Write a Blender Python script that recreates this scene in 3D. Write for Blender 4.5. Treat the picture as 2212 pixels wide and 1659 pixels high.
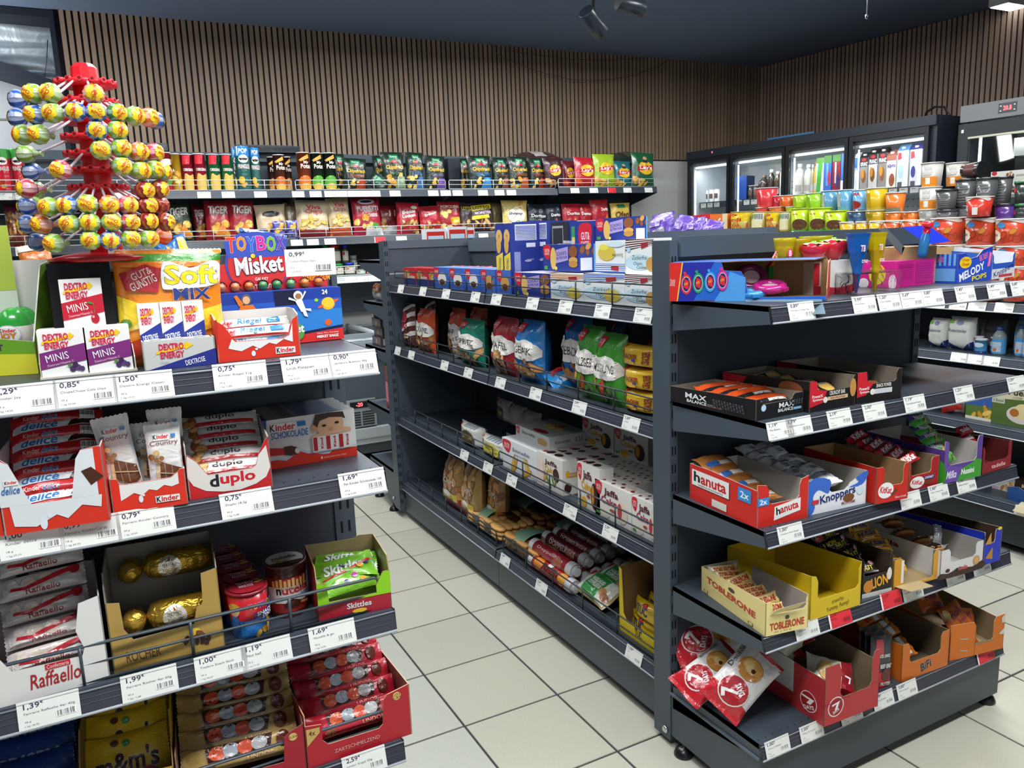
import bpy,math,random
import numpy as np
from mathutils import Vector,Matrix,noise
from mathutils.geometry import tessellate_polygon
sin,cos,pi = math.sin,math.cos,math.pi
for o in list(bpy.data.objects): bpy.data.objects.remove(o)
SC = bpy.context.scene
COL = SC.collection
# ---------------------------------------------------------------- camera
EYE = 1.457
FPX,RX,RY,RZ = 1709.2,.1814,-.4778,-.0376
def _rm():
 cx,sx,cy,sy,cz,sz = cos(RX),sin(RX),cos(RY),sin(RY),cos(RZ),sin(RZ)
 yaw = np.array([[cy,0,sy],[0,1,0],[-sy,0,cy]]); pit = np.array([[1,0,0],[0,cx,-sx],[0,sx,cx]])
 rol = np.array([[cz,-sz,0],[sz,cz,0],[0,0,1]])
 return rol @ pit @ yaw
CM = _rm()
cam_d = bpy.data.cameras.new('camera'); cam = bpy.data.objects.new('camera',cam_d); COL.objects.link(cam)
def w_of(d):
 w = CM.T @ np.array(d,float); return Vector((w[0],w[2],-w[1]))
ax,ay,az = w_of((1,0,0)),w_of((0,-1,0)),w_of((0,0,-1))
cam.matrix_world = Matrix(((ax.x,ay.x,az.x,0),(ax.y,ay.y,az.y,0),(ax.z,ay.z,az.z,EYE),(0,0,0,1)))
cam_d.sensor_fit = 'HORIZONTAL'; cam_d.sensor_width = 36; cam_d.lens = FPX / 2212 * 36; cam_d.clip_start = .02
SC.camera = cam
SC.view_settings.view_transform = 'Standard'; SC.view_settings.look = 'None'
SC.view_settings.gamma = 1; SC.view_settings.use_curve_mapping = False
SC.view_settings.exposure = 0.0
W = bpy.data.worlds.new('world'); SC.world = W; W.use_nodes = True
W.node_tree.nodes['Background'].inputs[0].default_value = (.62,.72,.85,1)
W.node_tree.nodes['Background'].inputs[1].default_value = .10
def area(name,loc,size,power,rot=(0,0,0),col=(.97,.99,1)):
 l = bpy.data.lights.new(name,'AREA'); l.shape = 'RECTANGLE'; l.size,l.size_y = size; l.energy = power; l.color = col
 o = bpy.data.objects.new(name,l); COL.objects.link(o); o.location = loc; o.rotation_euler = rot; return o
for i,(x,y,sx,sy,p) in enumerate((
  (.15,.45,1.6,.35,46),(1.9,.45,1.6,.35,42),(.75,2.6,.25,1.8,34),(3.0,2.0,.3,1.6,38),
  (.9,4.55,1.5,.3,40),(2.9,4.55,1.8,.3,40),(4.3,3.0,.3,1.5,24),(-1.2,1.6,.3,1.6,12))):
 area('ceiling_panel_light',(x,y,2.86),(sx,sy),p * 1.25)
area('front_fill',(.6,-2.4,1.9),(4.6,1.8),16,(math.radians(90),0,0),(.9,.95,1))  # unseen fill added behind the camera to brighten the shelf fronts
area('recess_fill',(-1.1,5.7,2.5),(.7,.5),34,(math.radians(80),0,math.radians(-35)))  # off-screen light added to brighten the foil sheet
# ---------------------------------------------------------------- rays
def ray(u,v):
 return w_of(((u - 1106) / FPX,(v - 829.5) / FPX,1.0))
def onz(u,v,z): r = ray(u,v); return Vector((0,0,EYE)) + r * ((z - EYE) / r.z)
def onx(u,v,x): r = ray(u,v); return Vector((0,0,EYE)) + r * (x / r.x)
def ony(u,v,y): r = ray(u,v); return Vector((0,0,EYE)) + r * (y / r.y)
def proj(p):
 d = CM @ np.array([p[0],-(p[2] - EYE),p[1]]); return (1106 + FPX * d[0] / d[2],829.5 + FPX * d[1] / d[2])
# ---------------------------------------------------------------- colours, materials
def C(h):
 if not isinstance(h,str): return tuple(h)[:3]
 h = h.lstrip('#'); h = h if len(h) == 6 else ''.join(q + q for q in h); r = [int(h[i:i + 2],16) / 255 for i in (0,2,4)]
 return tuple(c / 12.92 if c <= .04045 else ((c + .055) / 1.055) ** 2.4 for c in r)
MATS = {}
def mat(name,rough=.5,metal=0.,spec=.5,bump=0.,bscale=60.,coat=0.,emit=0.,kind=None,vary=0.):
 m = bpy.data.materials.new(name); m.use_nodes = True; nt = m.node_tree; N = nt.nodes; L = nt.links
 b = N['Principled BSDF']; at = N.new('ShaderNodeAttribute'); at.attribute_name = 'Col'
 src = at.outputs['Color']
 if vary:
  tc = N.new('ShaderNodeTexCoord'); nz = N.new('ShaderNodeTexNoise'); nz.inputs['Scale'].default_value = bscale
  nz.inputs['Detail'].default_value = 5
  L.new(tc.outputs['Object'],nz.inputs['Vector'])
  mr = N.new('ShaderNodeMapRange'); mr.inputs[3].default_value = 1 - vary; mr.inputs[4].default_value = 1 + vary
  L.new(nz.outputs[0],mr.inputs[0]); vm = N.new('ShaderNodeVectorMath'); vm.operation = 'SCALE'
  L.new(src,vm.inputs[0]); L.new(mr.outputs[0],vm.inputs['Scale']); src = vm.outputs[0]
 L.new(src,b.inputs['Base Color'])
 b.inputs['Roughness'].default_value = rough; b.inputs['Metallic'].default_value = metal
 b.inputs['Specular IOR Level'].default_value = spec; b.inputs['Coat Weight'].default_value = coat
 b.inputs['Coat Roughness'].default_value = .12
 if bump:
  tc = N.new('ShaderNodeTexCoord'); nz = N.new('ShaderNodeTexNoise'); nz.inputs['Scale'].default_value = bscale
  nz.inputs['Detail'].default_value = 3; nz.inputs['Distortion'].default_value = 1.2
  L.new(tc.outputs['Object'],nz.inputs['Vector'])
  bp = N.new('ShaderNodeBump'); bp.inputs['Strength'].default_value = bump; bp.inputs['Distance'].default_value = .01
  L.new(nz.outputs[0],bp.inputs['Height']); L.new(bp.outputs[0],b.inputs['Normal'])
 if emit:
  L.new(src,b.inputs['Emission Color']); b.inputs['Emission Strength'].default_value = emit
 if kind in ('clear','glass'):
  out = N['Material Output']; tr = N.new('ShaderNodeBsdfTransparent'); gl = N.new('ShaderNodeBsdfGlossy')
  gl.inputs['Roughness'].default_value = .12 if kind == 'clear' else .02
  fr = N.new('ShaderNodeFresnel'); fr.inputs[0].default_value = 1.5 if kind == 'clear' else 1.35
  mx = N.new('ShaderNodeMixShader'); L.new(fr.outputs[0],mx.inputs[0])
  L.new(tr.outputs[0],mx.inputs[1]); L.new(gl.outputs[0],mx.inputs[2]); L.new(mx.outputs[0],out.inputs[0])
  if kind == 'clear' and bump: L.new(bp.outputs[0],gl.inputs['Normal']); L.new(bp.outputs[0],fr.inputs['Normal'])
  if kind == 'tint': pass
 if kind == 'tint':
  out = N['Material Output']; tr = N.new('ShaderNodeBsdfTransparent'); L.new(src,tr.inputs[0])
  mx = N.new('ShaderNodeMixShader'); mx.inputs[0].default_value = .45
  L.new(tr.outputs[0],mx.inputs[1]); L.new(b.outputs[0],mx.inputs[2]); L.new(mx.outputs[0],out.inputs[0])
 MATS[name] = m; return m
mat('card',.45,spec=.4,vary=.03,bscale=30)
mat('gloss',.22,spec=.5,coat=.3)
mat('foil',.3,spec=.6,bump=.35,bscale=28,coat=.35)
mat('matte_foil',.42,spec=.5,bump=.35,bscale=26)
mat('metal_foil',.28,metal=.75,bump=.6,bscale=45)
mat('clear',.1,kind='clear',bump=.2,bscale=40)
mat('glass',.02,kind='glass')
mat('tint',.15,kind='tint')
mat('powder',.42,spec=.45,bump=.05,bscale=900,vary=.04)
mat('plastic',.3,spec=.5)
mat('chrome',.22,metal=.9)
mat('rough',.75,spec=.25,vary=.06,bscale=25)
mat('tile',.38,spec=.45,bump=.04,bscale=160,vary=.10)
mat('wood',.55,spec=.35,vary=.09,bscale=12)
mat('sheet_foil',.38,metal=.7,bump=.8,bscale=7)
mat('lamp',.5,emit=6.0)
mat('tube',.5,emit=2.2)
mat('led',.5,emit=9.0)
# ---------------------------------------------------------------- text
TXT = {}
_tc = bpy.data.curves.new('glyphs','FONT'); _tc.size = 1; _tc.resolution_u = 2
_to = bpy.data.objects.new('glyphs',_tc); COL.objects.link(_to)
def text2d(s,off=0.):
 k = (s,round(off,4))
 if k not in TXT:
  _tc.body = s; _tc.offset = off
  bpy.context.view_layer.update()
  ev = _to.evaluated_get(bpy.context.evaluated_depsgraph_get()); me = ev.to_mesh()
  me.calc_loop_triangles()
  v = np.array([(a.co.x,a.co.y) for a in me.vertices]) if len(me.vertices) else np.zeros((3,2))
  t = [tuple(a.vertices) for a in me.loop_triangles]
  ev.to_mesh_clear(); TXT[k] = (v,t)
 return TXT[k]
# ---------------------------------------------------------------- mesh builder
class MB:
 def __init__(s): s.v = []; s.f = []; s.c = []; s.m = []; s.s = []
 def face(s,pts,col,m='card',sm=False):
  b = len(s.v); s.v += [tuple(p) for p in pts]; s.f.append(tuple(range(b,b + len(pts)))); s.c.append(C(col)); s.m.append(m); s.s.append(sm)
 def mesh(s,vs,fs,col,m='card',sm=False):
  b = len(s.v); s.v += [tuple(p) for p in vs]; col = C(col)
  for f in fs: s.f.append(tuple(i + b for i in f)); s.c.append(col); s.m.append(m); s.s.append(sm)
 def box(s,x0,y0,z0,x1,y1,z1,col,m='card',cols=None):
  v = [(x0,y0,z0),(x1,y0,z0),(x1,y1,z0),(x0,y1,z0),(x0,y0,z1),(x1,y0,z1),(x1,y1,z1),(x0,y1,z1)]
  F = dict(bot=(3,2,1,0),top=(4,5,6,7),front=(0,1,5,4),right=(1,2,6,5),back=(2,3,7,6),left=(3,0,4,7))
  b = len(s.v); s.v += v
  for k,f in F.items():
   s.f.append(tuple(i + b for i in f)); s.c.append(C((cols or {}).get(k,col))); s.m.append(m); s.s.append(False)
 def prism(s,poly,O,U,V,N,th,col,cin=None,edge=None,m='card'):
  O,U,V,N = map(Vector,(O,U,V,N)); A = [O + U * a + V * b for a,b in poly]; B = [p - N * th for p in A]
  tr = tessellate_polygon([[Vector((a,b,0)) for a,b in poly]])
  ar = sum(poly[i - 1][0] * poly[i][1] - poly[i][0] * poly[i - 1][1] for i in range(len(poly)))
  s.mesh(A,[tuple(t) for t in tr],col,m); s.mesh(B,[tuple(t)[::-1] for t in tr],cin or col,m)
  n = len(A); s.mesh(A + B,[(i,(i + 1) % n,n + (i + 1) % n,n + i) for i in range(n)],edge or cin or col,m)
 def grid(s,fn,nu,nv,col,m='foil',sm=True,flip=False,colf=None):
  b = len(s.v)
  for j in range(nv + 1):
   for i in range(nu + 1): s.v.append(tuple(fn(i / nu,j / nv)))
  w = nu + 1; col = C(col)
  for j in range(nv):
   for i in range(nu):
    f = (b + j * w + i,b + j * w + i + 1,b + (j + 1) * w + i + 1,b + (j + 1) * w + i)
    s.f.append(f[::-1] if flip else f); s.c.append(C(colf((i + .5) / nu,(j + .5) / nv)) if colf else col); s.m.append(m); s.s.append(sm)
 def tube(s,pts,r,col,m='powder',n=6,closed=False):
  pts = [Vector(p) for p in pts]; b = len(s.v); k = len(pts); col = C(col)
  for i,p in enumerate(pts):
   a = pts[i - 1] if (i or closed) else p; c = pts[(i + 1) % k] if (i < k - 1 or closed) else p
   t = (c - a).normalized(); up = Vector((0,0,1)) if abs(t.z) < .9 else Vector((1,0,0))
   e = t.cross(up).normalized(); g = e.cross(t)
   for j in range(n): q = p + (e * cos(2 * pi * j / n) + g * sin(2 * pi * j / n)) * r; s.v.append(tuple(q))
  for i in range(k if closed else k - 1):
   for j in range(n):
    a = b + i * n + j; a2 = b + i * n + (j + 1) % n; c = b + ((i + 1) % k) * n + j; c2 = b + ((i + 1) % k) * n + (j + 1) % n
    s.f.append((a,a2,c2,c)); s.c.append(col); s.m.append(m); s.s.append(True)
  if not closed:
   s.f.append(tuple(b + j for j in range(n))[::-1]); s.f.append(tuple(b + (k - 1) * n + j for j in range(n)))
   s.c += [col,col]; s.m += [m,m]; s.s += [False,False]
 def lathe(s,prof,n,cols,m='plastic',cx=0,cy=0,cz=0,ex=1.,ey=1.,sm=True,cap=True):
  b = len(s.v)
  for r,z in prof:
   for j in range(n): a = 2 * pi * j / n; s.v.append((cx + ex * r * cos(a),cy + ey * r * sin(a),cz + z))
  for i in range(len(prof) - 1):
   c = C(cols[i] if isinstance(cols,list) else cols)
   for j in range(n):
    s.f.append((b + i * n + j,b + i * n + (j + 1) % n,b + (i + 1) * n + (j + 1) % n,b + (i + 1) * n + j)); s.c.append(c); s.m.append(m); s.s.append(sm)
  if cap:
   s.f.append(tuple(b + j for j in range(n))[::-1]); s.f.append(tuple(b + (len(prof) - 1) * n + j for j in range(n)))
   c0 = cols[0] if isinstance(cols,list) else cols; c1 = cols[-1] if isinstance(cols,list) else cols
   s.c += [C(c0),C(c1)]; s.m += [m,m]; s.s += [False,False]
 def data(s,name):
  me = bpy.data.meshes.new(name); me.from_pydata(s.v,[],s.f)
  names = list(dict.fromkeys(s.m)); [me.materials.append(MATS[k]) for k in names]
  ix = {k: i for i,k in enumerate(names)}
  me.polygons.foreach_set('material_index',[ix[k] for k in s.m]); me.polygons.foreach_set('use_smooth',s.s)
  at = me.color_attributes.new('Col','FLOAT_COLOR','CORNER')
  cnt = np.array([len(f) for f in s.f]); arr = np.ones((cnt.sum(),4),np.float32); arr[:,:3] = np.repeat(np.array(s.c,np.float32),cnt,axis=0)
  at.data.foreach_set('color',arr.ravel()); me.update(); return me
 def build(s,name,parent=None,mtx=None):
  o = bpy.data.objects.new(name,s.data(name)); COL.objects.link(o)
  if parent:
   o.parent = parent
   if parent.name in WORLD: o.matrix_parent_inverse = parent.matrix_basis.inverted()
  if mtx is not None: o.matrix_basis = mtx
  return o
# ---------------------------------------------------------------- art (flat print) onto a face
def _sub(tris,lim):
 out = []; st = list(tris)
 while st:
  a,b,c = st.pop(); d = [math.dist(a,b),math.dist(b,c),math.dist(c,a)]; k = d.index(max(d))
  if d[k] <= lim or len(out) > 3000: out.append((a,b,c)); continue
  if k == 0: m_ = ((a[0] + b[0]) / 2,(a[1] + b[1]) / 2); st += [(a,m_,c),(m_,b,c)]
  elif k == 1: m_ = ((b[0] + c[0]) / 2,(b[1] + c[1]) / 2); st += [(a,b,m_),(a,m_,c)]
  else: m_ = ((c[0] + a[0]) / 2,(c[1] + a[1]) / 2); st += [(a,b,m_),(m_,b,c)]
 return out
FOOD = dict(chips=('#e8b64a','#d99a2e','#f2cd6b'),cookie=('#b9793d','#d29a55','#8c5428'),choc=('#5a3420','#7a4a2c','#3b2115'),
   red=('#c43b22','#e0592a','#a8281c'),nut=('#c98b46','#e0b070','#9c6430'),mix=('#d8a040','#8b4a22','#c43b22','#5d8a2e'),
   pasta=('#e9c56b','#d48b3a','#b8452a'),veg=('#4f9a3a','#8fc24a','#c83a2a'))
def _cr(P,i):
 n = len(P); a,b,c,d = P[i - 1],P[i],P[(i + 1) % n],P[(i + 2) % n]
 return [tuple(.5 * (2 * b[k] + (c[k] - a[k]) * t + (2 * a[k] - 5 * b[k] + 4 * c[k] - d[k]) * t * t + (3 * b[k] - a[k] - 3 * c[k] + d[k]) * t ** 3) for k in (0,1)) for t in (0,.33,.66)]
def art(mb,F,w,h,spec,m='card',base=.0004,step=.00012,lim=None):
 off = base
 def put(tris,col,o):
  if lim: tris = _sub(tris,lim)
  b = len(mb.v); c = C(col)
  for t in tris:
   for p in t: mb.v.append(tuple(F(p[0],p[1],o)))
   mb.f.append((b,b + 1,b + 2)); mb.c.append(c); mb.m.append(m); mb.s.append(bool(lim)); b += 3
 def rect(x0,y0,x1,y1): return [((x0,y0),(x1,y0),(x1,y1)),((x0,y0),(x1,y1),(x0,y1))]
 def ell(cx,cy,rx,ry,n=16,rot=0):
  P = []
  for i in range(n):
   a = 2 * pi * i / n; x,y = rx * cos(a),ry * sin(a); P.append((cx + x * cos(rot) - y * sin(rot),cy + x * sin(rot) + y * cos(rot)))
  return [((cx,cy),P[i],P[(i + 1) % n]) for i in range(n)]
 for p in spec:
  k = p[0]; off += step
  if k == 's': p = ('p',[q for i in range(len(p[1])) for q in _cr(p[1],i)],p[2]); k = 'p'
  if k == 'r': put(rect(p[1] * w,p[2] * h,p[3] * w,p[4] * h),p[5],off)
  elif k == 'e': put(ell(p[1] * w,p[2] * h,p[3] * w,p[4] * h,20,math.radians(p[6]) if len(p) > 6 else 0),p[5],off)
  elif k == 'c': put(ell(p[1] * w,p[2] * h,p[3] * h,p[3] * h),p[4],off)   # true circle, radius in heights
  elif k == 'p':
   P = [(a * w,b * h) for a,b in p[1]]
   tr = tessellate_polygon([[Vector((a,b,0)) for a,b in P]]); put([(P[a],P[b],P[c]) for a,b,c in tr],p[2],off)
  elif k == 't':
   s_,x0,y0,x1,y1,col = p[1:7]; o = p[7] if len(p) > 7 else {}
   x0,x1,y0,y1 = x0 * w,x1 * w,y0 * h,y1 * h
   v,t = text2d(s_,min(.03,o.get('b',.012))); lo,hi = v.min(0),v.max(0); sp = np.maximum(hi - lo,1e-4); cx,cy = (x0 + x1) / 2,(y0 + y1) / 2
   r = math.radians(o.get('rot',0)); sh = o.get('sh',0)
   def tf(v):
    q = (v - (lo + hi) / 2) / sp; X = q[:,0] * (x1 - x0); Y = q[:,1] * (y1 - y0); X = X + Y * sh
    return np.stack([cx + X * cos(r) - Y * sin(r),cy + X * sin(r) + Y * cos(r)],1)
   if 'out' in o:
    vo,to = text2d(s_,min(.042,o.get('ow',.05))); q = tf(vo).tolist(); put([(q[a],q[b],q[c]) for a,b,c in to],o['out'],off); off += step
   q = tf(v).tolist(); put([(q[a],q[b],q[c]) for a,b,c in t],col,off)
  elif k == 'b':
   x0,y0,x1,y1 = p[1] * w,p[2] * h,p[3] * w,p[4] * h; put(rect(x0,y0,x1,y1),'#f4f4f0',off); off += step
   R = random.Random(7); x = x0 + (x1 - x0) * .06
   while x < x1 - (x1 - x0) * .08:
    d = (x1 - x0) * R.choice((.015,.025,.04)); put(rect(x,y0 + (y1 - y0) * .1,x + d,y1 - (y1 - y0) * .08),'#1a1a1c',off); x += d + (x1 - x0) * R.choice((.02,.03,.045))
  elif k == 'f':
   kind,x0,y0,x1,y1,n = p[1:7]; R = random.Random(p[7] if len(p) > 7 else 3); cl = FOOD[kind]
   for i in range(n):
    sz = R.uniform(.6,1.1); ex = (x1 - x0) * w * .5 / max(1,n ** .5) * 1.25 * sz; ey = (y1 - y0) * h * .5 / max(1,n ** .5) * 1.25 * sz
    cx,cy = R.uniform(x0,x1) * w,R.uniform(y0,y1) * h; c = C(R.choice(cl)); ro = R.uniform(0,pi)
    put(ell(cx,cy,ex,ey,9,ro),tuple(q * .55 for q in c),off); put(ell(cx,cy,ex * .85,ey * .82,9,ro),c,off + step * .6); off += step * .4
  elif k == 'w':    # splash wave: region below a wavy line
   x0,x1,y,col,col2 = p[1:6]; n = 14; ph = p[6] if len(p) > 6 else 0
   def wy(i,d=0): return y + d + .06 * sin(i * 1.1 + ph) + .03 * sin(i * 2.3 + ph)
   put([t for i in range(n) for t in (((((x0 + (x1 - x0) * i / n) * w),0),((x0 + (x1 - x0) * (i + 1) / n) * w,0),((x0 + (x1 - x0) * (i + 1) / n) * w,wy(i + 1,.05) * h)),
     (((x0 + (x1 - x0) * i / n) * w,0),((x0 + (x1 - x0) * (i + 1) / n) * w,wy(i + 1,.05) * h),((x0 + (x1 - x0) * i / n) * w,wy(i,.05) * h)))],col2,off)
   off += step
   put([t for i in range(n) for t in (((((x0 + (x1 - x0) * i / n) * w),0),((x0 + (x1 - x0) * (i + 1) / n) * w,0),((x0 + (x1 - x0) * (i + 1) / n) * w,wy(i + 1) * h)),
     (((x0 + (x1 - x0) * i / n) * w,0),((x0 + (x1 - x0) * (i + 1) / n) * w,wy(i + 1) * h),((x0 + (x1 - x0) * i / n) * w,wy(i) * h)))],col,off)
def Ffront(y=0): return lambda a,b,o: (a,y - o,b)
def Fleft(d,x=0): return lambda a,b,o: (x - o,d - a,b)      # a runs from back to front
def Fright(w): return lambda a,b,o: (w + o,a,b)
def Ftop(h): return lambda a,b,o: (a,b,h + o)
# ---------------------------------------------------------------- objects
ALL = []
WORLD = set()
def tag(o,label=None,cat=None,group=None,kind=None):
 if label: o['label'] = label
 if cat: o['category'] = cat
 if group: o['group'] = group
 if kind: o['kind'] = kind
 if label and cat: ALL.append(o)
 return o
def empty(name,mtx=None):
 o = bpy.data.objects.new(name,None); COL.objects.link(o); o.empty_display_size = .05
 if mtx is not None: o.matrix_basis = mtx
 return o
class Fr:
 """frame on a shelf: o = bottom left front, ang = direction of the front edge, w = width"""
 def __init__(s,P0,P1,z=None):
  s.o = Vector(P0); s.o.z = z if z is not None else s.o.z; d = Vector(P1) - Vector(P0); d.z = 0; s.w = d.length; s.ang = math.atan2(d.y,d.x); s.u = d.normalized()
 def hp(s,px,py,dy=0):
  n = Vector((-s.u.y,s.u.x,0)); r = ray(px,py); E = Vector((0,0,EYE)); t = (s.o + n * dy - E).dot(n) / r.dot(n)
  return (E + r * t).z - s.o.z
 def m(s,dx=0,dy=0,dz=0,rot=(0,0,0),yaw=0):
  return Matrix.Translation(s.o) @ Matrix.Rotation(s.ang,4,'Z') @ Matrix.Translation((dx,dy,dz)) @ Matrix.Rotation(math.radians(yaw),4,'Z') @   Matrix.Rotation(math.radians(rot[0]),4,'X') @ Matrix.Rotation(math.radians(rot[1]),4,'Y') @ Matrix.Rotation(math.radians(rot[2]),4,'Z')
def PZ(x0,y0,x1,y1,z): return Fr(onz(x0,y0,z),onz(x1,y1,z),z)
def PY(x0,x1,py,Y,z):
 a,b = ony(x0,py,Y),ony(x1,py,Y); return Fr((a.x,Y,z),(b.x,Y,z),z)
def PX(x0,x1,py,X,z):
 a,b = onx(x0,py,X),onx(x1,py,X); return Fr((X,a.y,z),(X,b.y,z),z)
ORD = ['first','second','third','fourth','fifth','sixth','seventh','eighth','ninth','tenth','eleventh','twelfth','thirteenth','fourteenth','fifteenth','sixteenth','seventeenth','eighteenth','nineteenth','twentieth'] 
# ---------------------------------------------------------------- product builders
def carton(w,d,h,col,front=(),left=(),right=(),top=(),m='card',topc=None,sidec=None):
 mb = MB(); sc = sidec or col
 mb.box(0,0,0,w,d,h,col,m,dict(top=topc or col,left=sc,right=sc,back=sc))
 if front: art(mb,Ffront(),w,h,front,m)
 if left: art(mb,Fleft(d),d,h,left,m)
 if right: art(mb,Fright(w),d,h,right,m)
 if top: art(mb,Ftop(h),w,d,top,m)
 return mb
def tray(w,d,hb,col,cin='#b8a684',front=None,side=None,fart=(),lart=(),hf=None,back=None,bc=None,edge=None,m='card',fc=None):
 """open display carton; polygons in fractions of width (or depth, front to back) and height"""
 mb = MB(); th = .002; hf = hf or hb * .6
 front = front or [(0,0),(1,0),(1,hf / hb),(0,hf / hb)]
 side = side or [(0,0),(1,0),(1,1),(0,front[-1][1])]
 back = back or [(0,0),(1,0),(1,1),(0,1)]
 fp = [(a * w,b * hb) for a,b in front]; sp = [(a * d,b * hb) for a,b in side]; bp = [(a * w,b * hb) for a,b in back]
 mb.prism(fp,(0,0,0),(1,0,0),(0,0,1),(0,-1,0),th,fc or col,cin,edge,m)
 mb.prism(sp,(0,0,0),(0,1,0),(0,0,1),(-1,0,0),th,col,cin,edge,m)
 mb.prism(sp,(w,0,0),(0,1,0),(0,0,1),(1,0,0),th,col,cin,edge,m)
 mb.prism(bp,(0,d,0),(1,0,0),(0,0,1),(0,1,0),th,col,cin,edge,m)
 mb.box(th,th,0,w - th,d - th,th,col,m,dict(top=cin))
 if fart: art(mb,Ffront(),w,hb,fart,m)
 if lart: art(mb,Fleft(d),d,hb,lart,m)
 return mb
def pillow(w,h,t,col,spec=(),seal='z',m='foil',nu=12,nv=14,seed=1,box=.5,sl=.05,sealc=None,lim=None,wr=1.,edge=.35,taper=0.):
 """filled bag: x 0..w, z 0..h, bulging to -y (front) and +y; seal strips on the z or x ends"""
 mb = MB(); R = seed * 7.31
 def S(u,v,sgn):
  a,b = (v,u) if seal == 'z' else (u,v)          # a runs between seals, b across
  aa = min(1,max(0,(a - sl) / (1 - 2 * sl)))
  pa = max(0,1 - abs(2 * aa - 1) ** 3.2) ** .55; pb = max(0,1 - abs(2 * b - 1) ** (2.2 + 4 * box)) ** edge
  n = noise.noise(Vector((u * 5 + R,v * 5,sgn * 3))) * .16 + noise.noise(Vector((u * 14 + R,v * 11,sgn))) * .07
  y = sgn * t / 2 * pa * pb * (1 + n * wr)
  sq = 1 - .07 * pa
  if seal == 'z': x = w * (.5 + (u - .5) * sq * (1 - taper * v)); z = h * v
  else: x = w * u; z = h * (.5 + (v - .5) * sq)
  if pa < .02:
   y = sgn * .0006 + .002 * sin((u if seal == 'z' else v) * 9 + R) * (abs(a - .5) * 2 > .9)
  return x,y,z
 def front(u,v): return S(u,v,-1)
 zz = (w if seal == 'z' else h) * .0
 mb.grid(front,nu,nv,col,m); mb.grid(lambda u,v: S(u,v,1),nu,nv,col,m,flip=True)
 if sealc:
  e = sl * .9
  for q0,q1 in ((0,e),(1 - e,1)):
   F = lambda a,b,o: (S(a / w,b / h,-1)[0],S(a / w,b / h,-1)[1] - o,S(a / w,b / h,-1)[2])
   sp = ('r',0,q0,1,q1,sealc) if seal == 'z' else ('r',q0,0,q1,1,sealc)
   art(mb,F,w,h,[sp],m,base=.0004,lim=max(w,h) / 8)
 # serrated edges
 n = max(6,int((w if seal == 'z' else h) / .006)); n = min(n,26)
 for e in (0,1):
  pts = []; P = []
  for i in range(n):
   q = (i + .5) / n
   if seal == 'z':
    p0,p1 = S(i / n,e,-1),S((i + 1) / n,e,-1); pm = S(q,e,-1); tip = (pm[0],pm[1],pm[2] + (.0016 if e else -.0016))
   else:
    p0,p1 = S(e,i / n,-1),S(e,(i + 1) / n,-1); pm = S(e,q,-1); tip = (pm[0] + (.0016 if e else -.0016),pm[1],pm[2])
   mb.face([p0,p1,tip],sealc or col,m)
 G_ = [[front(i / nu,j / nv) for i in range(nu + 1)] for j in range(nv + 1)]
 def F(a,b,o):
  u,v = min(1,max(0,a / w)) * nu,min(1,max(0,b / h)) * nv; i,j = min(nu - 1,int(u)),min(nv - 1,int(v)); u -= i; v -= j
  A,B,D,E_ = G_[j][i],G_[j][i + 1],G_[j + 1][i],G_[j + 1][i + 1]
  p = [A[k] * (1 - u) * (1 - v) + B[k] * u * (1 - v) + D[k] * (1 - u) * v + E_[k] * u * v for k in (0,1,2)]; return (p[0],p[1] - o,p[2])
 if spec: art(mb,F,w,h,spec,m,base=.0005 + t * .018 * wr,step=.0003,lim=lim or max(w / nu,h / nv) * .62)
 return mb
def can(r,h,body,lid='#d8d8d8',spec=(),n=20,rim='#c9ccd0',m='gloss'):
 """upright tube whose printed front faces -y; centre at (r, r)"""
 mb = MB()
 mb.lathe([(r * .97,0),(r,.002),(r,h - .006),(r * 1.02,h - .006),(r * 1.02,h),(r * .93,h),(r * .92,h - .003)],n,[body,body,rim,rim,lid,lid],m,r,r)
 if spec: cyl_art(mb,r,r,r,h,spec,m)
 return mb
def cyl_art(mb,r,cx,cy,h,spec,m='gloss',z0=0,r1=None,span=pi):
 """print round the visible half; spec x 0..1 spans `span` radians centred on -y"""
 W_ = r * span; r1 = r1 or r
 def F(a,b,o):
  t = -pi / 2 + (a / W_ - .5) * span; rr = r + (r1 - r) * b / h + o; return (cx + rr * cos(t),cy + rr * sin(t),z0 + b)
 art(mb,F,W_,h,spec,m,base=.0006,step=.0002,lim=r * .42)
def cup(r0,r1,h,body,lid,spec=(),n=20,m='gloss',lidm='gloss',lh=.004,bands=None):
 mb = MB()
 mb.lathe([(r0 * .96,0),(r0,.002),(r1,h - lh)],n,[body,body],m,r1,r1)
 mb.lathe([(r1 * 1.0,h - lh),(r1 * 1.06,h - lh),(r1 * 1.06,h),(r1 * .96,h),(r1 * .94,h - .001)],n,lid,lidm,r1,r1)
 if spec: cyl_art(mb,r0 * 1.005,r1,r1,h - lh,spec,m,0,r1 * 1.005)
 return mb
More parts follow.
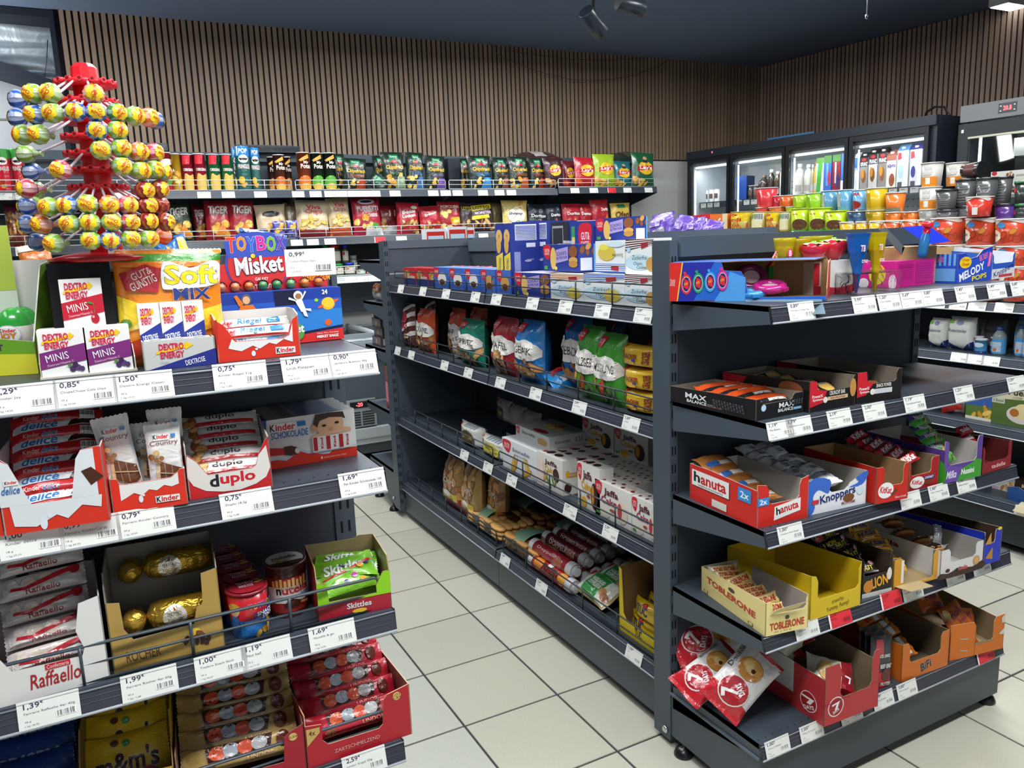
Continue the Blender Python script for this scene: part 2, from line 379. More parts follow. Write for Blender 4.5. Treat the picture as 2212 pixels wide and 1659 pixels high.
# ================================================================ setting
def struct(o,label=None): o['kind'] = 'structure'; return o
mb = MB(); mb.box(-3,-2.5,-.06,6.6,6.7,-.004,'#3d3f42','rough'); floor = struct(mb.build('floor'))
TX,TY,TW,TL_,G = 1.173,1.693,.3300,.3355,.0075
protos = []
for k in range(4):
 mb = MB(); a = G / 2; c = ('#bcbbab','#b7b6a6','#c0bfaf','#bab8a8')[k]; e = .0012
 x1,y1 = TW - a,TL_ - a
 mb.mesh([(a,a,-.004),(x1,a,-.004),(x1,y1,-.004),(a,y1,-.004),(a,a,-.0012),(x1,a,-.0012),(x1,y1,-.0012),(a,y1,-.0012),
    (a + e,a + e,0),(x1 - e,a + e,0),(x1 - e,y1 - e,0),(a + e,y1 - e,0)],
   [(0,1,5,4),(1,2,6,5),(2,3,7,6),(3,0,4,7),(4,5,9,8),(5,6,10,9),(6,7,11,10),(7,4,8,11),(8,9,10,11)],c,'tile')
 protos.append(mb.data('floor_tile'))
rest = MB(); RT = random.Random(4)
for i in range(-9,16):
 for j in range(-9,15):
  x,y = TX + i * TW,TY + j * TL_
  if x < -2.9 or y < -1.4 or x > 6 or y > 6: continue
  if -1.3 < i < 8 and -3 <= j <= 11 and not (x > 1.36 and x < 2.2 and y > 1.9 and y < 3.7):
   o = bpy.data.objects.new('floor_tile',protos[RT.randrange(4)]); COL.objects.link(o); o.location = (x,y,0); o.parent = floor
  else:
   rest.box(x + G / 2,y + G / 2,-.004,x + TW - G / 2,y + TL_ - G / 2,0,'#b7b9ad','tile')
o = rest.build('floor_tile',floor); o['kind'] = 'stuff'
mb = MB(); mb.box(-3,-2.5,2.98,6.6,6.7,3.06,'#68778e','rough'); struct(mb.build('ceiling'))
mb = MB(); mb.box(-3.1,-2.6,0,6.7,-2.5,3,'#8f9498','rough'); struct(mb.build('wall_front'))
mb = MB(); mb.box(-3.1,-2.5,0,-3,6.7,3,'#7d8286','rough'); struct(mb.build('wall_left'))
# back wall with slat cladding
BA = -.018
wb = MB(); wb.box(-.03,0,2.10,5.93,.05,2.98,'#171b26','rough'); wb.box(-.03,0,0,5.93,.05,2.10,'#c4c6c4','rough')
wall_back = struct(wb.build('wall_back',mtx=Matrix.Translation((0,6.02,0)) @ Matrix.Rotation(BA,4,'Z')))
def slat_data(h,c):
 m_ = MB(); e = .0015
 m_.box(0,-.012,0,.0268,0,h,c,'wood'); return m_.data('slat')
SL = [slat_data(.87,c) for c in ('#907b66','#8a7561','#957f6a','#86725f','#8e7964')]
for i in range(148):
 o = bpy.data.objects.new('slat',SL[RT.randrange(5)]); COL.objects.link(o); o.parent = wall_back
 o.location = (.0 + i * .0398,0,2.11 + (0 if i % 15 > 2 else .003))
CRN = Vector((5.86,5.915,0))
wr = MB(); wr.box(0,0,0,.05,4.6,2.98,'#171b26','rough')
RM = Matrix.Translation(CRN) @ Matrix.Rotation(.075,4,'Z') @ Matrix.Translation((0,-4.6,0))
wall_right = struct(wr.build('wall_right',mtx=RM))
SR = []
for c in ('#8a7665','#846f60','#8e7a69','#806c5d'):
 m_ = MB(); m_.box(-.012,0,0,0,.0268,.99,c,'wood'); SR.append(m_.data('slat'))
for i in range(100):
 o = bpy.data.objects.new('slat',SR[RT.randrange(4)]); COL.objects.link(o); o.parent = wall_right; o.location = (0,4.6 - .04 - i * .0398,1.985)
# behind / left of the slats: recess with a reflective foil sheet and grey wall panels
mb = MB(); mb.box(-3,6.6,0,.0,6.66,3,'#8e9296','rough')
for z in (2.38,2.12): mb.box(-3,6.585,z,0,6.6,z + .012,'#5c6064','rough')
struct(mb.build('wall_back_left'))
mb = MB(); mb.box(-3,6.02,2.93,-.03,6.62,2.975,'#161c26','rough'); mb.box(-.06,6.0,1.9,-.03,6.62,2.97,'#1b212c','rough'); struct(mb.build('trim_1'))
mb = MB(); p0,p1 = ony(-40,150,6.2),ony(146,196,6.2)
mb.prism([(-1.6,2.80),(p0.x,2.72),(p1.x,p1.z + .03),(p1.x,p1.z - .07),(p0.x,2.60),(-1.6,2.7)],(0,6.17,0),(1,0,0),(0,0,1),(0,-1,0),.05,'#1d232d',m='rough')
struct(mb.build('trim_2'))
def foilf(u,v):
 x = -1.5 + 1.46 * u; z = 2.62 + .34 * v
 return (x,6.30 + .02 * sin(z * 60 + 2 * noise.noise(Vector((x * 3,z * 8,1)))) * .5 + .05 * noise.noise(Vector((x * 2.2,z * 7,0))),z)
mb = MB(); mb.grid(foilf,40,24,'#b9c4cc','sheet_foil'); o = mb.build('insulation_sheet')
tag(o,'crumpled silvery insulation sheet in the ceiling recess left of the slats','foil sheet')
for k,(a,b,c,d) in enumerate(((103,86,95,176),(118,96,122,176))):
 mb = MB(); q0,q1 = ony(a,b,6.2),ony(c,d,6.2)
 mb.tube([q0,(q0 * .6 + q1 * .4) + Vector((.004,0,0)),q1],.003,'#23283a'); o = mb.build('hanging_cable')
 tag(o,('dark cable hanging in front of the silvery sheet, left one','dark cable hanging at the right edge of the silvery sheet')[k],'cable')
# thin brown cable sagging on the slats, second one higher
for k,pts in enumerate((((1056,92),(1075,118),(1120,140),(1180,160),(1240,173),(1300,174),(1370,163),(1420,143),(1450,128)),
       ((1060,98),(1110,112),(1160,118),(1230,128),(1320,130),(1400,124)))):
 mb = MB(); mb.tube([ony(x,y,5.88) for x,y in pts],.0025,'#4a3a34',n=5); o = mb.build('sagging_cable')
 tag(o,('thin brown cable sagging in a low curve across the slatted back wall','thin brown cable running almost straight below the ceiling on the slats')[k],'cable')
# spotlights
def spot(name,lab,px,body_dir,stem):
 t = empty(name,Matrix.Translation(px)); P = Vector((0,0,0))
 d = Vector(body_dir).normalized(); mb = MB(); q = d.to_track_quat('Z','Y').to_matrix().to_4x4()
 m_ = MB(); m_.lathe([(.036,-.07),(.038,-.066),(.038,.068),(.036,.07),(.03,.066)],20,'#2b333d','plastic'); o = m_.build('lamp_body',t); o.matrix_parent_inverse = Matrix(); o.matrix_local = q
 m_ = MB(); m_.tube([(0,0,0),(stem[0],stem[1],2.975 - px[2])],.008,'#20262f'); m_.box(stem[0] - .05,stem[1] - .03,2.93 - px[2],stem[0] + .05,stem[1] + .03,2.979 - px[2],'#252c36','plastic'); o = m_.build('stem',t)
 tag(t,lab,'spotlight')
spot('ceiling_spotlight','black cylinder spotlight on a stem below the ceiling, lower of two',ony(1282,48,3.3),(.75,.25,-.55),(.01,0))
spot('ceiling_spotlight','black cylinder spotlight near the ceiling, upper right of two',ony(1362,12,3.3),(.95,-.1,-.18),(-.03,0))
mb = MB(); q = ony(1872,32,3.6); mb.tube([(q.x,q.y,2.98),(q.x,q.y,q.z)],.004,'#aab','chrome'); mb.tube([q + Vector((.012 * cos(a),0,-.012 + .012 * sin(a))) for a in [i * .6 for i in range(10)]],.003,'#c8ccd0','chrome')
tag(mb.build('ceiling_hook'),'small metal eye hook screwed into the dark ceiling','hook')
# lamp whose corner shows at the top right
q = onz(2195,4,2.95); mb = MB(); mb.box(-.12,-.02,-.02,1.2,.12,.03,'#d8dcdc','plastic'); mb.box(-.11,-.01,-.024,1.19,.11,-.02,'#ffffff','lamp')
tag(mb.build('ceiling_lamp',mtx=Matrix.Translation(q)),'bright white strip lamp on the ceiling at the top right','lamp')

# ================================================================ shelving
DK,MID,LT = '#39424b','#454f59','#56616b'
PRICE = {}
def shelf(g,fr,zb,depth,lw=None,lip='#34353e',tags=(),guards=(),holes=False,bead='#a9afb6',gcol='#2c333a',gr=.0022,side=.062,sl=.011,lh=.037,name='shelf',redge=True,sides=True):
 w = lw or fr.w; zb0 = zb; M = Matrix.Translation((fr.o.x,fr.o.y,0)) @ Matrix.Rotation(fr.ang,4,'Z'); mb = MB(); z1 = zb + lh
 mb.box(0,sl,z1 - .012,w,depth,z1,DK,'powder')
 v = [(0,0,zb),(w,0,zb),(w,sl,z1),(0,sl,z1)]; mb.face(v,lip,'plastic'); mb.face([(0,.004,zb),(0,sl + .004,z1),(w,sl + .004,z1),(w,.004,zb)],lip,'plastic')
 mb.tube([(0,-.0005,zb),(w,-.0005,zb)],.0024,bead,'plastic',6); mb.tube([(0,sl - .0022,z1 - .004),(w,sl - .0022,z1 - .004)],.0016,'#7d848c','plastic',5)
 for q in (.4,.62): mb.tube([(0,sl * q - .0002,zb + lh * q),(w,sl * q - .0002,zb + lh * q)],.0007,'#4c4e58','plastic',4)
 if sides:
  for x in (0,w):
   mb.prism([(.004,zb - .002),(depth,z1 - side - .012),(depth,z1),(sl,z1)],(x,0,0),(0,1,0),(0,0,1),(-1 if x == 0 else 1,0,0),.0022,MID,m='powder')
   mb.face([(x - .0008 if x == 0 else x + .0008,y_,z_) for y_,z_ in ((.001,zb - .004),(.006,zb - .004),(sl + .004,z1 + .001),(sl - .003,z1 + .001))],'#23272d','plastic')
 if holes:
  n = int(w / .025)
  for i in range(n):
   mb.face([(.0125 + i * .025 + .0022 * cos(a),.030 + .0022 * sin(a),z1 + .0004) for a in [k * pi / 3 for k in range(6)]],'#12151a','rough')
 s = mb.build(name,g); s.matrix_basis = M
 for t_ in tags:
  red = len(t_) > 4 and t_[4]; px,py,price,nm = t_[:4]
  n = Vector((-fr.u.y,fr.u.x,0)); r = ray(px,py); E = Vector((0,0,EYE)); P = E + r * ((fr.o - E).dot(n) / r.dot(n)); x = (P - fr.o).dot(fr.u)
  price_tag(s,x,zb,sl,price,nm,red,lh)
 for gd in guards:
  x0,x1,gh = gd[:3]; yg = sl + .012; mb = MB(); z0 = z1 + .003; zt = z1 + gh
  mb.tube([(x0 + .004,yg,z0),(x0,yg,z0 + .004),(x0,yg,zt - .006),(x0 + .006,yg,zt),(x1 - .006,yg,zt),(x1,yg,zt - .006),(x1,yg,z0 + .004),(x1 - .004,yg,z0)],gr,gcol,'plastic',6,closed=True)
  mb.tube([(x0,yg,z1 + gh * .52),(x1,yg,z1 + gh * .52)],gr * .85,gcol,'plastic',5)
  n = max(2,int(round((x1 - x0) / (gd[3] if len(gd) > 3 else .2))))
  for i in range(1,n): x = x0 + (x1 - x0) * i / n; mb.tube([(x,yg - .002,z0 - .004),(x,yg - .002,zt)],gr,gcol,'plastic',5)
  mb.build('wire_guard',s)
 return s
def price_tag(s,x,zb,sl,price,nm,red=False,lh=.037,wt=.081):
 mb = MB(); R = random.Random(hash(nm) % 997 if 0 else len(nm) * 13 + int(x * 100)); h = .041; c = '#e2e3dd' if not red else '#d8323c'
 tx = '#3a3654' if not red else '#8c1f2c'
 th = math.atan2(sl,lh); jit = R.uniform(-.02,.02)
 F = lambda a,b,o: (x + a + b * jit,-.0016 + b * sin(th) - o,zb + .002 + b * cos(th))
 mb.face([F(0,0,.0008),F(wt,0,.0008),F(wt,h,.0008),F(0,h,.0008)],c,'card'); mb.face([F(0,0,0),F(0,h,0),F(wt,h,0),F(wt,0,0)],c,'card')
 g = '#77767f' if not red else '#9c2732'
 sp = []
 if red: sp.append(('r',0,0,.07,1,'#e8e8e4'))
 if price: sp += [('t',price,.10,.68,.36,.90,tx),('t','€',.37,.82,.42,.92,tx)]
 if nm: sp += [('t',nm,.10,.50,min(.92,.10 + .036 * len(nm)),.60,g,{'b': 0})]
 sp += [('t',str(R.choice((18,25,29,46,62))) + ' g',.10,.24,.2,.31,g,{'b': 0}),('t','1 kg %d,%02d' % (R.randint(9,39),R.randint(0,99)),.10,.09,.32,.16,g,{'b': 0}),('b',.60,.2,.93,.44)]
 if red: sp[-1] = ('r',.62,.2,.92,.42,'#a02230')
 sp.append(('r',0,.92,1,.945,'#c9cac8' if not red else '#e0606a'))
 art(mb,F,wt,h,sp,'card',base=.001,step=.00008)
 o = mb.build('price_tag',s)
 if red: o['label'] = 'red price tag'
def slots(mb,fn,z0,z1,pitch=.0505,hh=.024):
 z = z0
 while z < z1: fn(z,z + hh); z += pitch
def post(g,x0,y0,x1,y1,z0,z1,zs=.05,side='front'):
 mb = MB(); mb.box(x0,y0,z0,x1,y1,z1,MID,'powder')
 w = x1 - x0
 def sl_(a,b):
  for q in (.3,.68): mb.box(x0 + w * q - .0022,y0 - .0006,a,x0 + w * q + .0022,y0 + .002,b,'#0d1014','rough')
 slots(mb,sl_,zs,z1 - .02); return mb.build('post',g)
def panelb(g,x0,y0,x1,y1,z0,z1,n=3,name='back_panel',cap=None,c=DK):
 for i in range(n):
  a = z0 + (z1 - z0) * i / n; b = z0 + (z1 - z0) * (i + 1) / n - .004
  mb = MB(); mb.box(x0,y0,a,x1,y1,b,c,'powder'); mb.build(name,g)
def foot(g,x,y,r=.028):
 mb = MB(); mb.lathe([(r,0),(r,.006),(r * .8,.018),(r * .45,.024),(.006,.026),(.006,.05)],18,'#16181b','plastic',x,y); return mb.build('foot',g)

# ---- left gondola (end of an island), faces the camera
GL = empty('shelf_gondola',Matrix.Translation((0,1.5,0)))
WORLD.add(GL.name)
tag(GL,'dark grey gondola with sweets in the left foreground, four shelves facing the camera','shelf unit','display shelving')
fL = Fr((-.42,1.279,0),(.411,1.281,0),0)
ZL = (1.241,1.033,.770,.508)
lt = [[(-24,860,'1,29','Kinder Joy'),(112,830,'0,85','ChupaChups Cola Dips'),(243,815,'1,50','Dextro Energy Classic'),(459,800,'0,75','Kinder Riegel 21g'),(609,790,'1,79','Lindt Pistazien'),(713,780,'0,90','Jambore Bubbles 40g')],
  [(-2,1190,'1,00','Kinder delice'),(127,1160,'0,99','Ferrero KinderCards'),(252,1130,'0,79','Ferrero Kinder Country'),(477,1090,'0,75','Duplo 18.2g'),(735,1050,'1,69','Fer Kinder Schokolade 100')],
  [(37,1550,'1,39','Ferrero Raffaello 4er 40g'),(260,1480,'1,99','Ferrero Rocher 4er 50g'),(420,1440,'1,00','Toybox Snack Stick'),(523,1420,'1,19','Nut ball'),(668,1370,'1,69','Nutella & go')],
  [(741,1655,'2,59','Lindor Kugel 50g')]]
for i,z in enumerate(ZL):
 gd = [] if i < 2 else [(.02,fL.w - .022,.062,.17)]
 shelf(GL,fL,z,.285,tags=lt[i],holes=True,guards=gd,gcol='#3a444c',gr=.0028)
post(GL,.385,1.562,.427,1.635,.03,1.44,.06)
post(GL,-.46,1.562,-.418,1.635,.03,1.44,.06)
panelb(GL,-.418,1.566,.385,1.585,.12,1.43,3)
mb = MB(); mb.box(-.42,1.55,1.43,.41,1.60,1.447,LT,'powder'); mb.build('top_cap',GL)
mb = MB(); mb.box(-.42,1.27,.04,.411,1.60,.17,DK,'powder'); mb.build('base_plinth',GL)
foot(GL,.38,1.33); foot(GL,.38,1.58)
# its rear half with a top shelf, seen over the back panel
mb = MB(); mb.box(-.42,1.60,1.36,.37,2.02,1.375,DK,'powder'); mb.build('rear_shelf',GL)
mb = MB(); mb.box(-.03,1.64,.10,-.01,3.9,1.40,DK,'powder'); mb.build('back_panel',GL)

# ---- near endcap + island + far endcap: one island
GE = empty('shelf_gondola',Matrix.Translation((1.82,1.64,0)))
WORLD.add(GE.name)
tag(GE,'dark grey gondola end with chocolate bars in the right foreground, five shelves','shelf unit','display shelving')
fE = Fr((1.318,1.279,0),(2.300,1.279,0),0)
ZE = (1.251,.983,.724,.459,.170)
et = [[(1706,680,'0,89','Pin Sauer Freez 32g'),(1845,660,'0,99','Fini Galaxy'),(1900,655,'1,20','Toxic Candies'),(1949,650,'0,69','Pin Pop Premium'),(1996,645,'0,80','Ringpop'),(2067,640,'1,40','Chupa Melody'),(2136,630,'1,49','Knoppers Riegel'),(2187,625,'0,49','Kaugummi')],
  [(1660,935,'1,19','Max Balance'),(1702,925,'1,79','Max Balance Sport'),(1791,910,'2,19','Power Sys Crunchy'),(1868,890,'2,00','PowerX System'),(1957,870,'1,19','Max Balance Protein'),(2065,850,'1,20','Max Balance Stars'),(2180,830,'1,09','Mister Choc')],
  [(1683,1170,'1,00','Knoppers Nuss Riegel'),(1947,1095,'1,20','KitKat 41.5g'),(2009,1080,'1,40','KitKat Chunky 40g'),(2070,1060,'0,90','Milka Nussini')],
  [(1721,1370,'1,50','Toblerone'),(1793,1350,'2,60','Nut Box',True),(1905,1310,'2,30','Lion',True),(1953,1290,'1,00','Nussbeisser'),(2046,1260,'1,00','Nutella Biscuits'),(2104,1240,'0,70','Leibniz')],
  [(1656,1640,'1,00','7Days Croissant'),(1731,1610,'1,00','7Days Croissant'),(1818,1570,'1,00','7Days Double'),(1888,1545,'2,19','Jack Links Beef'),(1940,1520,'0,80','Bifi Original'),(2112,1440,'1,60','Bifi Roll',True)]]
for i,z in enumerate(ZE):
 shelf(GE,fE,z,.345,tags=et[i],holes=True,side=.07)
post(GE,1.315,1.632,1.341,1.706,.018,1.438,.06)
post(GE,2.296,1.632,2.322,1.706,.018,1.438,.06)
mb = MB(); mb.box(1.343,1.64,.02,2.296,1.655,1.438,DK,'powder'); o_ = mb.build('back_panel',GE)
mb = MB(); mb.box(1.345,1.625,1.395,2.294,1.662,1.447,LT,'powder',dict(front=MID)); mb.build('top_cap',GE)
mb = MB(); mb.box(1.318,1.29,.036,2.30,1.632,.166,DK,'powder',dict(left=MID)); mb.box(1.312,1.29,.166,1.318,1.632,.172,LT,'powder'); mb.build('base_plinth',GE)
mb = MB(); mb.lathe([(.0001,0),(.011,.0),(.011,.004),(.007,.007)],14,'#d8dadc','chrome'); o = mb.build('bolt',GE); o.matrix_basis = Matrix.Translation((1.314,1.652,.045)) @ Matrix.Rotation(-pi / 2,4,'Y')
foot(GE,1.325,1.585); foot(GE,2.285,1.315); foot(GE,2.285,1.6); foot(GE,1.335,1.33)

GI = empty('shelf_gondola',Matrix.Translation((1.8,2.8,0)))
WORLD.add(GI.name)
tag(GI,'long dark grey gondola with biscuits and waffles along the central aisle','shelf unit','display shelving')
ZI = (1.213,.894,.521,.163)
it_ = [([(858,620,'',''),(905,628,'',''),(954,640,'1,99',''),(1016,650,'2,49','Kekse')],[(1060,650,'1,99','Sandringe'),(1136,660,'2,89','Schoko Taler'),(1205,670,'2,99','Zuckerfrei'),(1283,680,'2,89','Zuckerfrei'),(1368,690,'2,99','Coppenrath Choco')]),
  ([(852,760,'',''),(881,768,'',''),(951,790,'1,99',''),(1001,805,'1,99','Waffeln')],[(1069,830,'1,99','Mischung'),(1143,850,'2,99','Geback'),(1235,885,'2,99','Geb Mischung'),(1343,920,'1,69','Cracker')]),
  ([(993,980,'2,29','Waffeln'),(1043,1010,'2,29','Waffeln'),],[(1093,1035,'1,89','Butterwaffeln'),(1216,1110,'2,29','Jaffa Cake Orange'),(1300,1150,'2,29','Jaffa Cake')]),
  ([],[(1079,1200,'1,99','Kekse'),(1156,1270,'2,29','Doppelkeks'),(1350,1410,'1,39','Tuc')])]
fIf = Fr((1.330,3.888,0),(1.330,2.785,0),0); fIn = Fr((1.330,2.778,0),(1.330,1.722,0),0)
for i,z in enumerate(ZI):
 for b,fr_ in enumerate((fIf,fIn)):
  shelf(GI,fr_,z,.455,tags=it_[i][b],guards=[(.03,fr_.w - .02,.068,.19)],gr=.0028,lip='#363a46',side=.03,sides=(i < 4),gcol='#262c32')
for b,(ya,yb) in enumerate(((2.782,3.888),(1.722,2.778))):
 mb = MB(); mb.box(1.345,ya,.036,1.36,yb,.162,MID,'powder'); mb.build('kick_plate',GI)
mb = MB(); mb.box(1.42,1.76,.0,2.2,3.85,.04,'#0c0e10','rough'); mb.build('base_plinth',GI)
for a,b in ((1.76,2.78),(2.785,3.885)):
 mb = MB(); mb.box(1.790,a,.1,1.812,b,1.40,DK,'powder'); mb.build('back_panel',GI)
 mb = MB(); mb.box(1.780,a,1.40,1.822,b,1.463,LT,'powder'); mb.build('top_cap',GI)
# right hand side of the island (mostly hidden)
for z in (1.20,.89,.52,.16):
 mb = MB(); mb.box(1.822,1.73,z,2.30,3.88,z + .04,DK,'powder'); mb.build('rear_shelf',GI)
mb = MB(); mb.box(1.86,1.74,1.38,2.28,2.9,1.395,DK,'powder'); mb.build('rear_shelf',GI)

GF = empty('shelf_gondola',Matrix.Translation((1.8,4.0,0)))
WORLD.add(GF.name)
tag(GF,'far dark grey gondola end seen from behind, its shelves pointing away','shelf unit','display shelving')
for x in (1.315,1.79,2.29): post(GF,x,3.90,x + .026,3.972,.04,1.468,.08)
for a,b in ((1.341,1.79),(1.816,2.29)):
 for z0,z1 in ((.1,.45),(.455,.88),(.885,1.30),(1.305,1.43)):
  mb = MB(); mb.box(a,3.912,z0,b,3.93,z1,MID,'powder'); mb.build('back_panel',GF)
 mb = MB(); mb.box(a,3.905,1.43,b,3.965,1.470,LT,'powder'); mb.build('top_cap',GF)
for z1,zh,yf in ((1.372,.10,4.32),(1.150,.09,4.30),(.905,.07,4.32),(.575,.08,4.36),(.25,.21,4.38)):
 mb = MB(); mb.prism([(3.972,z1 - zh),(yf,z1 - .04),(yf,z1),(3.972,z1)],(1.315,0,0),(0,1,0),(0,0,1),(-1,0,0),.003,MID,m='powder')
 mb.box(1.315,3.972,z1 - .014,2.30,yf,z1,MID,'powder'); mb.box(1.318,yf - .012,z1 - .04,2.30,yf,z1,DK,'powder')
 mb.prism([(3.972,z1 - zh),(yf,z1 - .04),(yf,z1),(3.972,z1)],(2.30,0,0),(0,1,0),(0,0,1),(1,0,0),.003,MID,m='powder'); mb.build('shelf',GF)
foot(GF,1.33,4.045); foot(GF,1.34,4.33)
mb = MB(); mb.lathe([(.0001,0),(.010,.0),(.010,.004),(.006,.007)],12,'#d8dadc','chrome'); o = mb.build('bolt',GF); o.matrix_basis = Matrix.Translation((1.314,3.99,.09)) @ Matrix.Rotation(-pi / 2,4,'Y')

# ---- wall shelving along the back
GB = empty('wall_shelving',Matrix.Translation((2,5.9,0)))
WORLD.add(GB.name)
tag(GB,'tall dark wall shelving full of crisps below the slatted back wall','shelf unit')
bx = [-.52,1.262,2.385,3.325,4.30]      # bay edges at Y = 5.5
b1t = [[(0,440,'2,49','Pringles'),(29,440,'2,49','Pringles'),(244,420,'',''),(426,418,'1,99',''),(479,418,'1,99',''),(549,418,'2,49','')],
  [(631,418,'',''),(669,418,'',''),(701,418,'',''),(725,418,'',''),(751,418,'',''),(775,418,'',''),(798,418,'',''),(842,418,'','')],
  [(925,418,'',''),(952,418,'',''),(978,418,'',''),(1033,418,'',''),(1069,418,'',''),(1095,418,'','')],
  [(1233,413,'',''),(1274,412,'',''),(1313,411,'','',True),(1347,410,'',''),(1393,409,'','')]]
b2t = [[(30,520,'','')],[(628,522,'',''),(663,522,'',''),(701,522,'',''),(809,518,'','',True),(856,516,'','')],[(925,515,'',''),(1034,508,'','')],[]]
for k in range(4):
 f_ = Fr((bx[k] + .004,5.5,0),(bx[k + 1] - .004,5.5,0),0); f2 = f_; f3 = Fr((bx[k] + .004,5.5,0),(bx[k + 1] - (.19 if k == 3 else .004),5.5,0),0)
 n = (1,.5)[0]
 shelf(GB,f_,1.783 + (.012 if k == 3 else 0),.40,tags=b1t[k],guards=[(.01,f_.w - .01,.066,.17)],gcol='#b9bfc2',gr=.0028,side=.13,lh=.05,bead='#3c4248',lip='#3a414a')
 if k < 3 or 1: shelf(GB,f3,1.463,.40,tags=b2t[k],guards=[(.01,f3.w - .01,.066,.17)],gcol='#b9bfc2',gr=.0028,side=.10,lh=.05,bead='#3c4248',lip='#3a414a')
 if k in (1,2): shelf(GB,f3,1.195,.40,tags=[(746 + 26 * q,622,'','') for q in range(4)] if k == 1 else [],guards=[(.01,f3.w - .01,.066,.17)],gcol='#b9bfc2',gr=.0028,side=.10,lh=.05,lip='#c9cdd0')
 for z0,z1 in ((.95,1.33),(1.335,1.72),(1.725,2.045)):
  mb = MB(); mb.box(bx[k] + .01,5.90,z0,bx[k + 1] - .01,5.92,z1,'#3a444d','powder'); mb.build('back_panel',GB)
 mb = MB(); mb.box(bx[k],5.86,2.05,bx[k + 1],5.93,2.108,'#3f4a54','powder'); mb.build('top_cap',GB)
for k in range(5):
 mb = MB(); mb.box(bx[k] - .015,5.89,.0,bx[k] + .015,5.94,2.10,DK,'powder')
 slots(mb,lambda a,b: mb.box(bx[k] - .003,5.888,a,bx[k] + .003,5.892,b,'#0d1014','rough'),1.3,2.05); mb.build('post',GB)
for nm,x0,x1,y0,lab in (('flat_carton',510,648,303,'flat clear-topped dark box lying on top of the wall shelving, right of the lollipops'),('flat_carton',262,362,303,'flat dark box on top of the wall shelving, partly behind the lollipops')):
 f_ = PY(x0,x1,315,5.8,2.108); mb = MB(); mb.box(0,0,0,f_.w,.1,.045,'#2c343c','plastic'); mb.box(.005,-.001,.008,f_.w - .005,0,.037,'#3c454e','clear'); mb.box(0,.02,.045,f_.w * .9,.09,.05,'#48525c','plastic')
 o = mb.build(nm,mtx=f_.m()); tag(o,lab,'box')

# ---- chest freezer under the wall shelving
CF = empty('chest_freezer',Matrix.Translation((1.0,5.4,0))); WORLD.add(CF.name); tag(CF,'grey chest freezer with sliding glass lid beyond the end of the aisle','freezer')
mb = MB(); mb.box(-.4,5.12,.16,1.95,5.84,.74,'#4a535b','powder'); mb.build('body',CF)
mb = MB(); mb.box(-.4,5.10,.74,1.95,5.16,.82,'#98a2a8','plastic'); mb.box(-.4,5.80,.74,1.95,5.86,.86,'#98a2a8','plastic'); mb.box(-.4,5.16,.72,1.95,5.8,.74,'#eef2f4','plastic'); mb.box(1.9,5.1,.74,1.95,5.86,.84,'#98a2a8','plastic'); mb.build('rim',CF)
mb = MB(); mb.box(.7,5.2,.742,1.85,5.76,.80,'#e6ecf2','plastic'); mb.build('inner_basket',CF)
mb = MB(); mb.box(-.4,5.14,.845,1.9,5.82,.85,'#cfe0e8','glass'); mb.build('glass_lid',CF)
mb = MB(); mb.tube([(1.62,5.74,.87),(1.62,5.3,.875),(1.63,5.16,.868),(1.66,5.10,.83),(1.675,5.09,.78)],.017,'#a9b2b6','plastic',8)
mb.box(.3,5.12,.84,1.62,5.15,.872,'#8f9a9f','plastic'); mb.build('lid_handle',CF)
mb = MB(); mb.box(-.4,5.07,.13,1.95,5.13,.235,'#9aa1a3','plastic'); mb.box(-.4,5.065,.165,1.95,5.071,.17,'#6b7274','plastic'); mb.box(-.4,5.09,.06,1.95,5.13,.13,'#353c42','powder'); mb.build('bumper',CF)
pp = ony(752,876,5.11); pq = ony(812,935,5.11)
mb = MB(); x0,x1,z1,z0 = pp.x - .02,pq.x + .01,pp.z + .03,.245; mb.box(x0,5.10,z0,x1,5.122,z1,'#868d90','plastic')
mb.box(x0 + .03,5.097,z1 - .055,x1 - .02,5.101,z1 - .012,'#1c2024','plastic')
art(mb,lambda a,b,o: (x0 + a,5.097 - o,z0 + b),x1 - x0,z1 - z0,[('t','-20',.34,.76,.56,.9,'#ff3a40')],'led')
mb.box(x1 - .055,5.093,z1 - .05,x1 - .03,5.098,z1 - .015,'#1f9a4a','led')
for q in range(6):
 for a,b in ((x0 + .03,(x0 + x1) / 2 - .006),((x0 + x1) / 2 + .006,x1 - .015)): mb.box(a,5.098,z0 + .012 + q * .017,b,5.102,z0 + .021 + q * .017,'#22272b','rough')
mb.build('control_panel',CF)
mb = MB(); mb.box(-.4,5.2,.03,1.95,5.8,.16,'#0c0e10','rough'); mb.build('base',CF)

# ---- glass-door cooler on the right wall
KM = Matrix.Translation((4.85,5.78,0)) @ Matrix.Rotation(math.atan2(-2.28,.18),4,'Z')
fK = Fr((4.85,5.78,0),(5.03,3.5,0),0)
KW,KD,KH = fK.w,.72,2.16
K = empty('glass_door_cooler',KM); tag(K,'long black refrigerator with four glass doors and lit drinks by the right wall','refrigerator')
def kb(name,boxes,par=None,m='powder'):
 mb = MB()
 for b in boxes: mb.box(*b[:6],b[6],b[7] if len(b) > 7 else m)
 o = bpy.data.objects.new(name,mb.data(name)); COL.objects.link(o); o.parent = par or K; return o
BK = '#1f2730'
kb('cabinet',[(0,.02,0,KW,KD,.25,BK),(0,.02,2.05,KW,KD,KH,BK),(0,.02,.25,.035,KD,2.05,BK),(KW - .045,.02,.25,KW,KD,2.05,BK),(0,KD - .04,.25,KW,KD,2.05,BK)])
